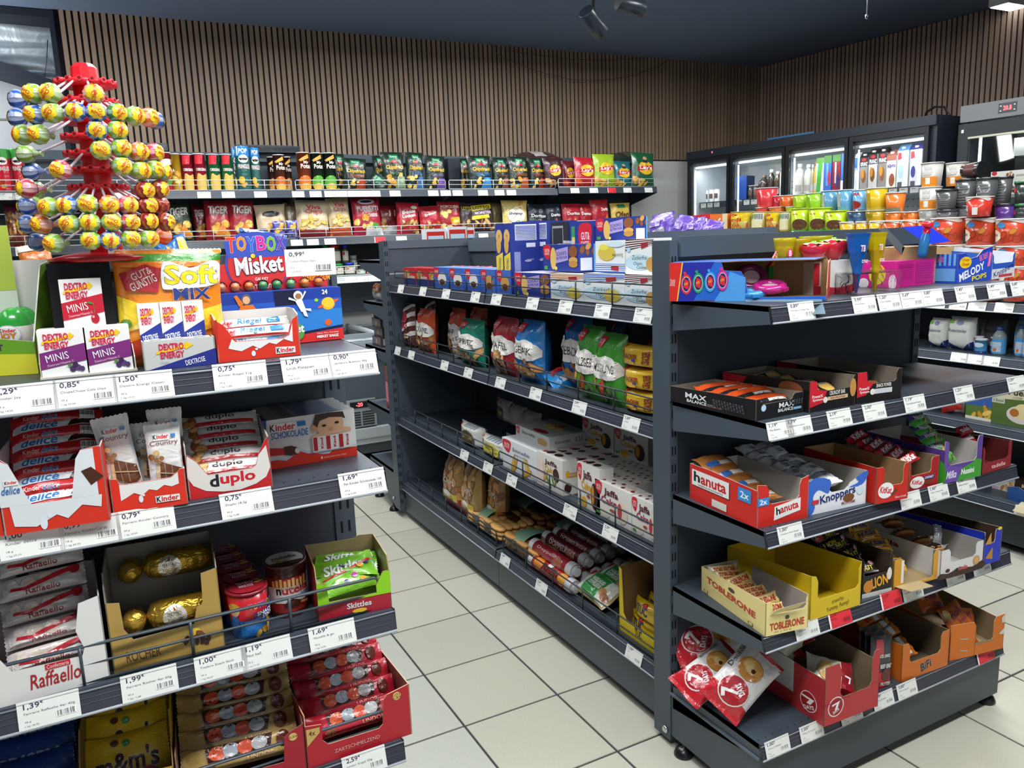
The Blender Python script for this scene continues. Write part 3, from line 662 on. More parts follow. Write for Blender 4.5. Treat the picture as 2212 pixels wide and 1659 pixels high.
kb('liner',[(.035,KD - .06,.25,KW - .045,KD - .04,2.05,'#c3ccd0'),(.035,.05,2.03,KW - .045,KD - .04,2.05,'#aeb8bc'),(.035,.05,.25,.04,KD - .06,2.05,'#c3ccd0'),(KW - .05,.05,.25,KW - .045,KD - .06,2.05,'#c3ccd0'),(.035,.05,.25,KW - .045,KD - .04,.27,'#c3ccd0')],m='plastic')
mb = MB()
for z in [1.20 + .055 * i for i in range(13)]:
 for x in [.08 + .045 * i for i in range(48)]: mb.box(x,KD - .0615,z,x + .022,KD - .06,z + .006,'#6d787e','rough')
o = bpy.data.objects.new('perforation',mb.data('perforation')); COL.objects.link(o); o.parent = K
kb('header',[(0,0,2.095,KW,.03,KH,BK),(.3,-.001,2.125,.312,0,2.137,'#ff2e3c','led')])
edges = [(.020,.512),(.520,1.085),(1.092,1.645),(1.655,KW - .04)]
for a,b in edges:
 fw = .030; zt = 2.09
 d = kb('door',[(a,-.012,.2,a + fw,.02,zt,'#11161c'),(b - fw,-.012,.2,b,.02,zt,'#11161c'),(a + fw,-.012,zt - .035,b - fw,.02,zt,'#11161c'),(a + fw,-.012,.2,b - fw,.02,.24,'#11161c')])
 kb('glass_pane',[(a + fw,.001,.24,b - fw,.005,zt - .035,'#dfe8ec','glass')],d)
 kb('light_tube',[(a + fw + .006,.045,.35,a + fw + .014,.055,2.0,'#f6fbff','tube')])
 _l = area('cooler_lamp',(0,0,0),(b - a - .1,.02),1.1,col=(.93,.98,1)); _l.matrix_world = KM @ Matrix.Translation(((a + b) / 2,.09,2.0)) @ Matrix.Rotation(math.radians(28),4,'X')
 kb('light_tube',[(a + fw + .01,.05,2.012,b - fw - .01,.075,2.026,'#e6eef2','tube')])
KZ = (1.715,1.36,1.0,.62)
for z in KZ:
 for (a,b) in edges:
  kb('cooler_shelf',[(a + .03,.12,z - .012,b - .03,KD - .08,z,'#d5dbdf'),(a + .03,.112,z - .05,b - .03,.12,z + .002,'#39414a')])
for j,(a,n) in enumerate(((0,3),(1,4),(2,7),(3,5))):
 for q in range(n):
  x = edges[a][0] + .05 + q * .08 + (.04 if a == 3 else 0); kb('price_tag',[(x,.108,KZ[0] - .047,x + .062,.111,KZ[0] - .008,'#d9dcd8','card'),(x + .01,.1075,KZ[0] - .02,x + .04,.108,KZ[0] - .015,'#777','card')])
# blue folded tray on top
f_ = (1.0,.1); mb = MB(); mb.box(.80,.12,KH,1.25,.40,KH + .012,'#2c4a66','plastic'); mb.box(.80,.12,KH + .012,1.25,.125,KH + .03,'#41719a','plastic'); mb.box(.84,.04,KH,.92,.10,KH + .006,'#41719a','plastic')
o = mb.build('plastic_tray',mtx=KM); tag(o,'flat blue plastic tray lying on top of the long cooler','tray')
mb = MB(); mb.tube([(2.02,.3,KH),(2.05,.28,KH + .06),(2.12,.26,KH + .085),(2.2,.24,KH + .07),(2.24,.22,KH + .02),(2.26,.2,KH + .004)],.008,'#1c1c20','plastic'); o = mb.build('power_cable',mtx=KM); tag(o,'black cable looped on the right end of the long cooler','cable')

# ---- freezer with grey header right of it
FM = Matrix.Translation((5.19,3.44,0)) @ Matrix.Rotation(math.atan2(-2.28,.18),4,'Z')
Z = empty('glass_door_freezer',FM); tag(Z,'tall grey-topped freezer with glass door at the right edge','freezer')
kb('cabinet',[(0,.02,0,1.2,.7,.3,BK),(0,.02,2.1,1.2,.7,2.2,'#74787a'),(0,.02,.3,.04,.7,2.1,'#3a4044'),(1.16,.02,.3,1.2,.7,2.1,BK),(0,.66,.3,1.2,.7,2.1,'#7d8684','plastic')],Z)
kb('header',[(0,0,2.10,1.2,.02,2.205,'#6e7274','powder'),(.24,-.002,2.125,.35,0,2.185,'#22252a','plastic'),(.40,-.006,2.13,.435,0,2.18,'#2a2d31','plastic')],Z)
mb = MB(); art(mb,lambda a,b,o: (.27 + a,-.0025 - o,2.14 + b),.05,.028,[('t','20.8',0,0,1,1,'#ff3a40')],'led')
for a in (.25,.333):
 for b in (2.135,2.165): mb.box(a,-.0035,b,a + .009,-.002,b + .006,'#e8e8e8','card')
o = bpy.data.objects.new('display',mb.data('display')); COL.objects.link(o); o.parent = Z
d = kb('door',[(.01,-.03,.3,.075,.0,2.085,'#1c2126'),(1.1,-.03,.3,1.19,.0,2.085,'#1c2126'),(.075,-.03,2.0,1.1,.0,2.085,'#1c2126'),(.075,-.032,1.988,1.1,-.0,2.0,'#b7b7a2','plastic'),(.03,-.031,2.03,.045,-.03,2.05,'#e8e8e8','card')],Z)
kb('glass_pane',[(.075,-.02,.35,1.1,-.014,1.988,'#dfe8ec','glass')],d)
kb('interior',[(.04,.06,1.60,1.16,.6,1.62,'#9aa3a0','plastic'),(.30,.1,1.78 + .08,1.16,.5,1.97,'#a8b0ac','plastic'),(.1,.06,1.5,.11,.08,2.0,'#f4f8ff','tube'),(.04,.05,1.56,1.16,.06,1.60,'#3c4248','powder')],Z)
_l = area('freezer_fill',(0,0,0),(.7,.04),1.6,col=(.93,.98,1)); _l.matrix_world = FM @ Matrix.Translation((.6,.07,1.98)) @ Matrix.Rotation(math.radians(50),4,'X')  # area light added to lift the dark freezer interior
mb = MB(); mb.tube([(.30,.3,2.2),(.32,.28,2.27),(.40,.26,2.3),(.47,.25,2.26),(.5,.24,2.21)],.01,'#1c1c20','plastic'); o = mb.build('power_cable',mtx=FM); tag(o,'black cable looped on top of the grey-topped freezer','cable')
def fz(x0,x1,z0,z1,y,lab,art_,c='#e9e6df',d=.1):
 mb = carton(x1 - x0,d,z1 - z0,c,front=art_); o = mb.build('frozen_cake_box',mtx=FM @ Matrix.Translation((x0,y,z0))); tag(o,lab,'box','boxes in the freezer')
fz(.20,.37,1.622,1.715,.12,'white dessert box in the freezer, lower left with cream cake picture',[('f','choc',.35,.1,.7,.5,8),('e',.2,.8,.1,.12,'#8fbf4a')])
fz(.40,.75,1.622,1.745,.1,'white dessert box in the freezer with red panel and golden waffles',[('r',.05,0,.35,.9,'#c4202c'),('e',.2,.7,.1,.12,'#e9e6df'),('f','chips',.45,.1,.95,.8,9)])
fz(.16,.44,1.716,1.772,.12,'white dessert box lying on top of two others in the freezer',[('e',.08,.8,.06,.25,'#c4202c'),('f','cookie',.35,.2,.5,.8,5),('r',.56,.3,.8,.5,'#b9b29a')])

# ---- right-hand gondola beyond the endcap
GR = empty('shelf_gondola',Matrix.Translation((3.7,2.8,0)))
WORLD.add(GR.name)
tag(GR,'dark grey gondola of instant food, flour and salt at the right edge, facing left','shelf unit','display shelving')
fR = Fr((3.45,4.3,0),(3.45,1.3,0),0)
for z,tg in ((1.066,[(2006,655,'',''),(2050,662,'',''),(2090,668,'',''),(2147,672,'','')]),(.828,[(2052,785,'',''),(2085,790,'',''),(2118,795,'','')]),(.52,[]),(.19,[(2190,1110,'','')])):
 shelf(GR,fR,z,.46,tags=tg,sides=False,lip='#3a414b',lh=.04,bead='#c5cace')
mb = MB(); mb.box(3.92,1.3,.05,3.94,4.3,1.40,DK,'powder'); mb.build('back_panel',GR)
mb = MB(); mb.box(3.47,1.3,.04,3.5,4.3,.19,'#272e35','powder'); mb.build('kick_plate',GR)
mb = MB(); mb.box(3.46,2.72,1.40,3.92,4.3,1.425,DK,'powder'); mb.build('rear_shelf',GR)
mb = MB(); mb.box(3.55,1.32,0,3.9,4.28,.05,'#0c0e10','rough'); mb.build('base_plinth',GR)
# ================================================================ goods on the left gondola
S1,S2,S3,S4 = [z + .0375 for z in ZL]
E1,E2,E3,E4,E5 = [z + .0375 for z in ZE]
I1,I2,I3,I4 = [z + .0375 for z in ZI]
def put(mb,name,mtx,label,cat,group=None,parts=()):
 o = mb.build(name,mtx=mtx); tag(o,label,cat,group)
 for pm,pn in parts: pm.build(pn,o)
 return o
RD,KR = '#d8232a','#d9331f'      # reds
WH,OFF = '#e9e9e6','#d9d6cc'
def inner(c='#cfccc4'): return c
def kinder(x0,y0,x1,y1): return [('p',[(x0 - .012,y0 - .02),(x1 + .012,y0 - .02),(x1 + .012,y1),(x0 + .1 * (x1 - x0),y1 + .02),(x0 - .012,y1 + .02)],'#e9e9e6'),('t','inder',x0 + (x1 - x0) * .22,y0,x1,y1,'#d8232a',dict(b=.03)),('t','K',x0,y0,x0 + (x1 - x0) * .2,y1,'#1b1b1d',dict(b=.03))]
def dextro(x0,y0,x1,y1):
 h = y1 - y0
 return [('p',[(x0 - .05,y0 + h * .30),(x1 + .02,y0 + h * .62),(x1 + .02,y0 + h * .5),(x1 + .14,y0 + h * .78),(x1 + .03,y0 + h * 1.02),(x1 + .02,y0 + h * .88),(x0 - .03,y0 + h * .5)],'#f2c81e'),
   ('t','DEXTRO',x0,y0 + h * .54,x1,y1,'#d3184a',dict(b=.03)),('t','ENERGY',x0 + .01,y0,x1,y0 + h * .46,'#d3184a',dict(b=.03))]
# -- egg display carton, left edge
f = PZ(-95,818,84,807,S1); h = f.hp(78,738); hb = f.hp(97,560,.10)
mb = tray(f.w,.12,hb,'#6f9a2e','#dedcd6',front=[(0,0),(1,0),(1,h / hb),(0,h / hb * 1.35)],side=[(0,0),(1,0),(1,1),(.55,.95),(0,h / hb)],back=[(0,0),(1,0),(1,1),(0,1)],
   fart=[('p',[(0,0),(1,0),(1,h / hb * .62),(0,h / hb * .74)],'#d8d53a'),('t','MINECRAFT',.02,h / hb * .78,.62,h / hb * .98,'#3c3f42',dict(out='#c9ccc8',b=.05,ow=.09))],fc='#6da52c')
put(mb,'display_carton',f.m(),'green and yellow display carton of chocolate eggs at the left edge of the top shelf','carton','open display cartons')
egg_lab = ('green-topped chocolate egg in front, whole, in the carton at the left edge','green-topped chocolate egg behind another in the carton at the left edge','green-topped chocolate egg cut by the left picture edge')
for k,(px,py,dy) in enumerate(((52,700,.03),(72,697,.075),(-24,716,.03))):
 x = (ony(px,780,f.o.y + dy + .02) - f.o).dot(f.u); r = .0255
 mb = MB(); prof = [(r * math.sin(pi * i / 14) * (1 - .08 * cos(pi * i / 14)),r * 1.45 * (1 - cos(pi * i / 14))) for i in range(15)]
 mb.lathe(prof,20,['#eceae6'] * 8 + ['#2e9e3a'] * 6,'gloss',r,r,0,cap=False)
 def Fe(a,b,o,r=r):
  t = -pi / 2 + (a - r) / r * .9; q = min(1,max(0,b / (r * 2.9))); a_ = math.acos(1 - 2 * q); rr = r * math.sin(a_) * (1 - .08 * cos(a_)) + .0008 + o; return (r + rr * cos(t),r + rr * sin(t),b)
 art(mb,Fe,2 * r,r * 2.9,[('w',.0,1,.12,'#d8232a','#e9e9e6'),('e',.5,.45,.4,.2,'#cfcfe0'),('e',.5,.45,.36,.18,'#ffffff')] + kinder(.25,.5,.75,.58) + [('t','JOY',.25,.33,.75,.49,'#e8921e',dict(out='#7a3c12',b=.05,ow=.09))],'gloss',lim=.006,step=.0002)
 put(mb,'chocolate_egg',f.m(x - r,dy,f.hp(px,py - 37,dy + r) - 2.9 * r),egg_lab[k],'egg','chocolate eggs')
# header card standing behind it
f2 = PY(-60,14,480,1.53,S1); mb = MB(); mb.box(0,0,0,f2.w,.003,.23,'#dfe6d8','gloss'); art(mb,Ffront(),f2.w,.23,[('r',0,.55,1,1,'#b9cf45'),('w',0,1,.22,'#d8232a','#f2f2f0')],'gloss')
put(mb,'header_card',f2.m(),'lime and white advertising card with a red foot at the left picture edge','sign')
# -- dextrose boxes
def dmini(c,fruit):
 return [('p',[(0,0),(1,.12),(1,0)],'#f0efec'),('p',[(0,.16),(1,.30),(1,.68),(0,.52)],c)] + dextro(.12,.60,.66,.93) +  [('t','MINIS',.12,.34,.62,.50,'#f2efef',dict(b=0,rot=8)),('t','Dextrose+Vitamin C',.14,.25,.72,.30,'#e8c9d4',dict(b=0,rot=8))] + fruit
grp = [('e',.68,.13,.07,.07,'#4a2e5c'),('e',.80,.15,.07,.07,'#5d3f72'),('e',.74,.22,.065,.065,'#3c2450'),('e',.88,.12,.06,.06,'#54386a'),('e',.62,.22,.05,.03,'#4f8a3a')]
chy = [('e',.76,.17,.10,.11,'#b01c30'),('e',.72,.21,.03,.03,'#e89aa8'),('e',.68,.50,.07,.02,'#5a8a3a',-20),('r',.755,.26,.765,.50,'#5a8a3a')]
f = PZ(92,816,292,796,S1 + .003)
mb = MB(); mb.box(-.003,-.003,-.003,f.w + .003,.115,0,'#c9c4b6','card'); mb.prism([(0,0),(.11,0),(.11,.055),(.05,.05),(0,.018)],(f.w + .002,0,0),(0,1,0),(0,0,1),(1,0,0),.0015,'#d8d5cc'); mb.prism([(0,0),(.11,0),(.11,.06),(.05,.055),(0,.02)],(-.002,0,0),(0,1,0),(0,0,1),(-1,0,0),.0015,'#cbb98a')
put(mb,'cardboard_tray',f.m(),'shallow torn cardboard tray holding the purple and white dextrose boxes','tray')
bh = f.hp(84,716); bw = f.w / 2 - .001
names = [['purple and white dextrose box, front row left','purple and white dextrose box, front row right'],['dextrose box in the second row left behind the purple ones','dextrose box in the second row right behind the purple ones'],['dextrose box in the third row left behind the purple ones','dextrose box in the third row right behind the purple ones']]
for r_ in range(3):
 for c_ in range(2):
  mb = carton(bw - .001,.034,bh - .002 * r_,'#eeedea',front=dmini('#7d2b76',grp),right=[('r',0,.3,1,.6,'#7d2b76')] if c_ else ())
  put(mb,'dextrose_box',f.m(c_ * (bw + .001),.001 + r_ * .036,0),names[r_][c_],'box','small boxes of dextrose')
_a,_b = ony(138,700,f.o.y + .01),ony(229,697,f.o.y + .01); f3 = Fr((_a.x,f.o.y + .01,0),(_b.x,f.o.y + .01,0),S1 + .003 + bh); q = f3.hp(126,605)
mb = carton(f3.w,.034,q,'#eeedea',front=dmini('#c32036',chy),right=[('r',0,.75,.4,.95,'#f4f4f0')])
put(mb,'dextrose_box',f3.m(0,.004),'red and white dextrose box with a cherry standing on the purple boxes','box','small boxes of dextrose')
f = PZ(313,801,469,786,S1); h = f.hp(305,739); classic = [('p',[(0,.20),(1,.40),(1,.68),(0,.50)],'#24358f')] + dextro(.12,.66,.62,.92) + [('t','DEXTROSE',.12,.40,.82,.50,'#f4f4f6',dict(b=.01,rot=8)),('t','Classic',.5,.1,.8,.16,'#b8b8bc',dict(b=0))]
mb = tray(f.w,.075,h,'#c9c9c6','#d5d3cc',front=[(0,0),(1,0),(1,1),(0,1)],side=[(0,0),(1,0),(1,.95),(0,1)],fart=[('p',[(.06,0),(1,0),(1,.58)],'#262f86')] + dextro(.22,.36,.56,.88) + [('t','DEXTROSE',.56,.10,.84,.28,'#f0f0f4',dict(b=.01,rot=9)),('t','Classic',.22,.2,.34,.27,'#9a9aa2',dict(b=0,rot=5))])
put(mb,'display_carton',f.m(),'grey and blue display carton of dextrose packs on the top shelf','carton','open display cartons')
k3 = (f.w - .008) / 3
for r_ in range(2):
 for c_ in range(3):
  top = f.hp(290,650,.05)
  hh = h - .003 if r_ == 0 else top * .94
  mb = carton(k3 - .001,.03,hh,'#efeeea',front=classic if r_ else [],top=[('r',.2,.3,.8,.5,'#9aa0b0')] if not r_ else [])
  put(mb,'dextrose_box',f.m(.004 + c_ * k3 - (.004 if r_ else 0),.004 + r_ * .033,.0022),'%s dextrose pack with blue band, %s of three' % (('low front','tall back')[r_],('left','middle','right')[c_]),'box','small boxes of dextrose')
# -- red tray of milk bars
f = PZ(472,784,650.6,766,S1); h = f.hp(460,691); hb = h * 1.10
mb = tray(f.w,.072,hb,KR,'#d9d3cf',front=[(0,0),(1,0),(1,.88),(.93,.80),(.88,.62),(.86,.45),(.80,.40),(.24,.42),(.19,.5),(.14,.66),(.10,.78),(0,.90)],side=[(0,0),(1,0),(1,1),(.35,1),(0,.9)],
   fart=[('p',[(.13,.28),(.18,.48),(.22,.41),(.80,.39),(.87,.45),(.92,.72),(.91,.30),(.8,.38),(.7,.28),(.62,.33),(.5,.22),(.42,.30),(.28,.2)],'#e9e9e6'),('e',.42,.13,.025,.06,'#dfe8ee'),('e',.46,.22,.018,.025,'#dfe8ee')] + kinder(.70,.09,.92,.20) + [('p',[(.0,.0),(.03,.9),(0,.9)],'#b92c1c')])
put(mb,'display_carton',f.m(),'red and white display carton of milk bars on the top shelf, small size','carton','open display cartons')
for k,(dy,dz) in enumerate(((.006,.034),(.03,.046),(.012,.008),(.036,.012))):
 mb = pillow(f.w - .012,.022,.012,'#eceae6',[('t','Riegel',.30,.15,.62,.85,'#2a86c8',dict(sh=.2)),('t','der',.10,.15,.24,.8,'#d8232a',dict(b=.03)),('p',[(.7,.25),(.88,.35),(.87,.85),(.69,.7)],'#2a86c8'),('r',.0,0,1,.1,'#d8232a')],'x',nu=16,nv=6,seed=k,box=1.5,sl=.04)
 put(mb,'milk_bar',f.m(.006,dy + .012,dz,rot=(-42,0,0)),'white milk bar with blue script in the small red carton, %s' % ('front upper','back upper','front lower','back lower')[k],'chocolate bar','milk bars in the small red carton')
# -- blue gumball carton with header
f = PZ(432,763,743,731,S1 + .001); h = f.hp(737,619); hb = f.hp(707,560,.05)
mb = carton(f.w,.085,h,'#1f3f9e',right=[('r',0,0,1,.2,'#c4202c')],sidec='#3a2a80',front=[
 ('p',[(0,0),(1,0),(1,.22),(.45,.10),(0,.10)],'#cf2a2a'),('p',[(.45,.10),(1,.24),(1,.28),(.45,.14)],'#1a1c3c'),('p',[(0,.1),(.45,.14),(1,.28),(1,.62),(0,.62)],'#2d7fd0'),('p',[(0,.6),(1,.6),(1,.8),(0,.8)],'#2a5cc0'),
 ('r',.52,.72,.68,1,'#141a3c'),('e',.90,.70,.05,.12,'#f0b32a'),('e',.90,.70,.085,.035,'#e0602a',18),('e',.90,.715,.045,.10,'#f6c83a'),('e',.89,.34,.025,.062,'#e0602a'),('e',.815,.78,.014,.034,'#8fd03a'),
 ('t','24',.86,.88,.90,.97,'#ffffff',dict(b=.03)),('t','Click, Mor, Portakal',.80,.13,.96,.165,'#f0d8d0',dict(b=0)),('t','MISKET SAKIZ',.80,.06,.96,.11,'#ffffff',dict(b=.04)),
 ('e',.33,.88,.035,.10,'#5a5f6a'),('e',.33,.87,.024,.07,'#e8b48c'),('p',[(.27,.66),(.40,.66),(.37,.78),(.29,.78)],'#e07a28'),('p',[(.25,.95),(.27,.97),(.31,.80),(.28,.76)],'#e07a28'),
 ('e',.685,.89,.032,.085,'#eef2f6'),('e',.687,.875,.022,.055,'#a87850'),('p',[(.66,.80),(.71,.82),(.735,.60),(.70,.58)],'#eef2f6'),('p',[(.70,.78),(.715,.82),(.745,.95),(.735,.97)],'#eef2f6'),('p',[(.67,.78),(.66,.82),(.62,.87),(.615,.83)],'#eef2f6'),('p',[(.70,.64),(.73,.62),(.745,.48),(.72,.50)],'#eef2f6'),('p',[(.725,.64),(.74,.6),(.77,.58),(.77,.63)],'#eef2f6'),
 ('e',.66,.22,.05,.16,'#4fa03a'),('t','ket',.62,.2,.71,.36,'#f4f4f4',dict(out='#20203a',b=.06,ow=.1))])
put(mb,'gumball_carton',f.m(),'large blue space-themed gumball carton with planets and astronauts','carton')
# header card
fh = Fr(f.o + f.u * .0 + Vector((0,.052,0)),f.o + f.u * f.w + Vector((0,.052,0)),S1 + .001); xl = lambda px,py: (lambda P: (P - fh.o).dot(fh.u))(Vector((0,0,EYE)) + ray(px,py) * ((fh.o - Vector((0,0,EYE))).dot(Vector((-fh.u.y,fh.u.x,0))) / ray(px,py).dot(Vector((-fh.u.y,fh.u.x,0)))))
x0,x1 = xl(430,600),xl(707,600); zc = fh.hp(556,590); cx = xl(555,560); zt = fh.hp(555,500); za = fh.hp(600,566); zb_ = fh.hp(600,620)
mb = MB(); mb.box(x0,0,h - .002,x1,.002,za,'#d02a2c','gloss')
r = (zt - fh.hp(555,640)) / 2 * .98; cz = zt - r
cv = [(cx + r * 1.0 * cos(a),cz + r * sin(a)) for a in [2 * pi * i / 30 for i in range(30)]]
mb.prism(cv,(0,-.0015,0),(1,0,0),(0,0,1),(0,-1,0),.0015,'#3a50b8',m='gloss'); W_,H_ = x1 - x0,zt - h
def Fh(a,b,o): return (cx - r + a,-.002 - o,cz - r + b)
art(mb,Fh,2 * r,2 * r,[('e',.5,.47,.47,.47,'#d02a2c'),('p',[(0.04,.60),(.96,.60),(1.0,.86),(.75,.98),(.25,.98),(0,.84)],'#3a50b8')] +
 [('t',ch,.04 + .155 * i,.68 + .02 * (i % 2),.19 + .155 * i,.92 + .01 * (i % 2),c,dict(out='#f6f6f6',b=.09,ow=.17)) for i,(ch,c) in enumerate(zip('TOYBOX',('#e03a1e','#f08a1e','#2a6ad0','#d8289a','#7ab82a','#6a3aa8')))] +
 [('t','Misket',.14,.34,.9,.62,'#f4f4f4',dict(out='#20202a',b=.06,ow=.13,rot=3)),('e',.43,.62,.035,.035,'#f2d21e'),('t','GALAXY',.43,.23,.64,.28,'#f4f4f4'),('t','TUTTI FRUTTI',.27,.10,.76,.17,'#f4f4f4',dict(b=.03))],'gloss',step=.00015)
art(mb,lambda a,b,o: (a,-.0006 - o,b + h),f.w,.05,[('e',.12 + .0,.4,.03,.28,'#f2d21e'),('t','MARBLE GUM',.78,.25,.98,.45,'#f0b030'),('t','YY SAKIZ',.02,.16,.11,.3,'#f4f0e8',dict(b=.04))],'gloss')
put(mb,'header_card',fh.m(),'red and blue round-topped header card standing on the gumball carton','sign')
R = random.Random(2)
for i in range(9):
 px = 445 + i * 30; x = xl(px,625) ; c = ('#e07a2a','#d8865a','#e8905a','#e07a2a','#4f9a5a','#4f9a5a','#6aa86a','#e8862a','#e07a2a')[i]
 if x > x1 + .01: break
 s_ = MB(); s_.lathe([(.0085 * cos(t),.0085 * sin(t)) for t in [-1.4 + .31 * k for k in range(10)]],12,c,'gloss',0,0,.0085,cap=False)
 o = put(s_,'gumball',fh.m(x,-.012,h + .0005),'%s gumball in the row of clear domes on the blue carton, %s from left' % ('green' if i in (4,5,6) else 'orange',ORD[i]),'gumball','gumballs in clear domes')
 d_ = MB(); d_.lathe([(.0108 * cos(t),.0108 * sin(t) + .002) for t in [0 + .26 * k for k in range(7)]],14,'#ffffff','clear',0,0,.0075,cap=False); d_.build('clear_dome',o)
# price card in clip
f = PY(614,707,575,1.34,f.o.z); zz = ony(614,598,1.34).z
mb = MB(); mb.box(0,0,0,.083,.0012,.044,'#eeeeea','card')
art(mb,Ffront(),.083,.044,[('t','0,99',.08,.72,.34,.9,'#6a6a72'),('t','€',.35,.82,.39,.92,'#6a6a72'),('t','Toybox Misket Sakiz',.08,.52,.60,.60,'#9a9aa0',dict(b=0)),('t','25 g',.08,.3,.17,.36,'#9a9aa0',dict(b=0)),('t','1 kg 39,60',.08,.16,.3,.22,'#9a9aa0',dict(b=0)),('b',.58,.18,.92,.42)])
fq = Fr((f.o.x,1.33,zz),(f.o.x + .1,1.33,zz),zz); put(mb,'price_card',fq.m(),'loose white price card standing in front of the gumball header card','price card')
# -- big bag of soft sweets
f = PZ(262,790,470,770,S1); f.o.y += .035
h = f.hp(243,540,0); w = (xl(487,533) - xl(243,538)) * .985; xb = (onz(262,790,S1) - f.o).x
mb = pillow(.185,.205,.05,'#ef8a1c',[
 ('p',[(0,0),(1,0),(1,.30),(.6,.22),(.3,.34),(0,.26)],'#e5901e'),('p',[(0,.30),(.3,.36),(.6,.25),(1,.34),(1,.52),(.5,.42),(.2,.55),(0,.62)],'#f3d234'),('p',[(.1,.33),(.45,.37),(.8,.33),(.6,.45),(.3,.5)],'#f7e88a'),
 ('r',0,.90,1,.965,'#3c8a2c'),('p',[(0,.86),(.5,.84),(1,.87),(1,.90),(0,.90)],'#e9791a'),
 ('p',[(.08,.66),(.38,.64),(.42,.84),(.28,.88),(.04,.80)],'#b8202c'),('t','GUT&',.14,.77,.34,.83,'#e8c9c0',dict(rot=22)),('t','GUNSTIG',.12,.69,.38,.76,'#e8d8d0',dict(rot=22)),
 ('s',[(.42,.70),(.5,.66),(.97,.70),(1,.86),(.9,.9),(.7,.84),(.46,.9)],'#f2f0ea'),('t','Soft',.45,.70,.97,.87,'#f0d51a',dict(out='#223a86',b=.03,ow=.055)),('t','MIX',.52,.57,.88,.67,'#24387e',dict(out='#f0f0ec',b=.06,ow=.13)),
 ('e',.06,.38,.05,.04,'#4f8a2a'),('p',[(.02,.2),(.2,.26),(.3,.1),(.1,.05)],'#c8401e')],'z',seed=5,nu=18,nv=18,box=.2,sl=.035,sealc='#f0ece4',wr=1.4)
P = ony(243,640,1.385)
fq = Fr((P.x - .003,1.372,S1),(P.x + .3,1.372,S1),S1); sc = (ony(487,533,1.385).x - ony(243,540,1.385).x) / .185
put(mb,'sweets_bag',fq.m(0,.02,.0,rot=(0,1.5,0)) @ Matrix.Scale(sc,4),'big orange and yellow bag of soft sweets with green top band','bag')
# -- lollipop tower on a black box
TWX,TWY = .024,1.43
bz = ony(170,700,1.40).z
f = PY(108,245,640,1.385,S1); zt = ony(200,566,1.385).z - S1
mb = MB(); mb.box(0,0,0,f.w,.13,zt,'#15171a','rough'); o = put(mb,'lollipop_tower',f.m(),'red tiered lollipop tower rising from a black base box','display stand')
zr = S1 + zt
mb = MB()
ra = [(.082,zr),(.086,zr + .006),(.06,zr + .012),(.03,zr + .016)]; mb.lathe([(a,b) for a,b in ra],24,'#b81a24','plastic',TWX,TWY + .02)
tiers = [ony(0,0,1)] ; tz = []
for py in (181,221,261,298,334,369,406,444,482): tz.append(ony(173 + (py - 155) * .13,py,TWY).z)
zc_ = zr + .01
mb.lathe([(.024,zc_),(.021,tz[-1]),(.019,tz[3]),(.018,tz[0] + .006)],20,'#d8242e','plastic',TWX,TWY); mb.lathe([(.0195,tz[0] + .005),(.0185,tz[0] + .023),(.013,tz[0] + .029),(.012,tz[0] + .0292)],10,'#d8242e','plastic',TWX,TWY,sm=False)
mm = o; m2 = mb.build('tower_body'); m2.parent = o; m2.matrix_parent_inverse = o.matrix_basis.inverted()
for z in tz:
 mb = MB(); n = 16; r0 = .034
 mb.lathe([(.018,z - .005),(r0,z - .006),(r0 + .004,z - .003),(r0 + .004,z + .003),(r0,z + .004),(.018,z + .003)],24,'#d8242e','plastic',TWX,TWY,cap=False)
 for j in range(n):
  a = 2 * pi * j / n + .2; ex,ey = cos(a),sin(a)
  mb.tube([(TWX + ex * r0,TWY + ey * r0,z),(TWX + ex * (r0 + .010),TWY + ey * (r0 + .010),z + .001)],.0042,'#e02a34','plastic',8)
  mb.tube([(TWX + ex * (r0 + .0095),TWY + ey * (r0 + .0095),z + .001),(TWX + ex * (r0 + .0103),TWY + ey * (r0 + .0103),z + .001)],.0026,'#7a1018','rough',6)
 q = mb.build('holder_ring'); q.parent = o; q.matrix_parent_inverse = o.matrix_basis.inverted()
# lollipops
LC = dict(b='#2a5cae',g='#86b23a',o='#e8702a',r='#c43a50',d='#8c1626',k='#2f8a35')
LN = dict(b='blue',g='light green',o='orange',r='pink-red',d='dark red',k='deep green')
tl = [[(36,214,'b'),(66,203,'g'),(102,201,'g'),(198,203,'o')],
  [(34,254,'b'),(67,247,'b'),(109,244,'g'),(156,241,'b'),(202,242,'b'),(248,244,'k'),(286,251,'g'),(317,254,'o'),(333,260,'b')],
  [(44,291,'g'),(78,290,'g'),(204,282,'b'),(250,281,'g')],
  [(52,333,'g'),(212,324,'g'),(258,320,'g'),(294,328,'o'),(328,330,'r')],
  [(66,371,'b'),(123,367,'r'),(259,359,'g'),(297,369,'g'),(328,366,'g'),(345,372,'g')],
  [(52,407,'r'),(72,411,'g'),(306,412,'d'),(339,409,'d')],
  [(54,446,'b'),(70,444,'g'),(100,447,'g'),(137,444,'b'),(182,441,'g'),(229,443,'o'),(272,443,'r'),(312,444,'d'),(344,444,'d')],
  [(55,484,'b'),(84,485,'o'),(143,483,'g'),(188,481,'g'),(236,480,'g'),(278,480,'r'),(316,478,'d'),(352,480,'d')],
  [(76,523,'b'),(110,526,'g'),(191,519,'g'),(234,520,'b'),(279,516,'g'),(316,516,'g'),(350,510,'o')]]
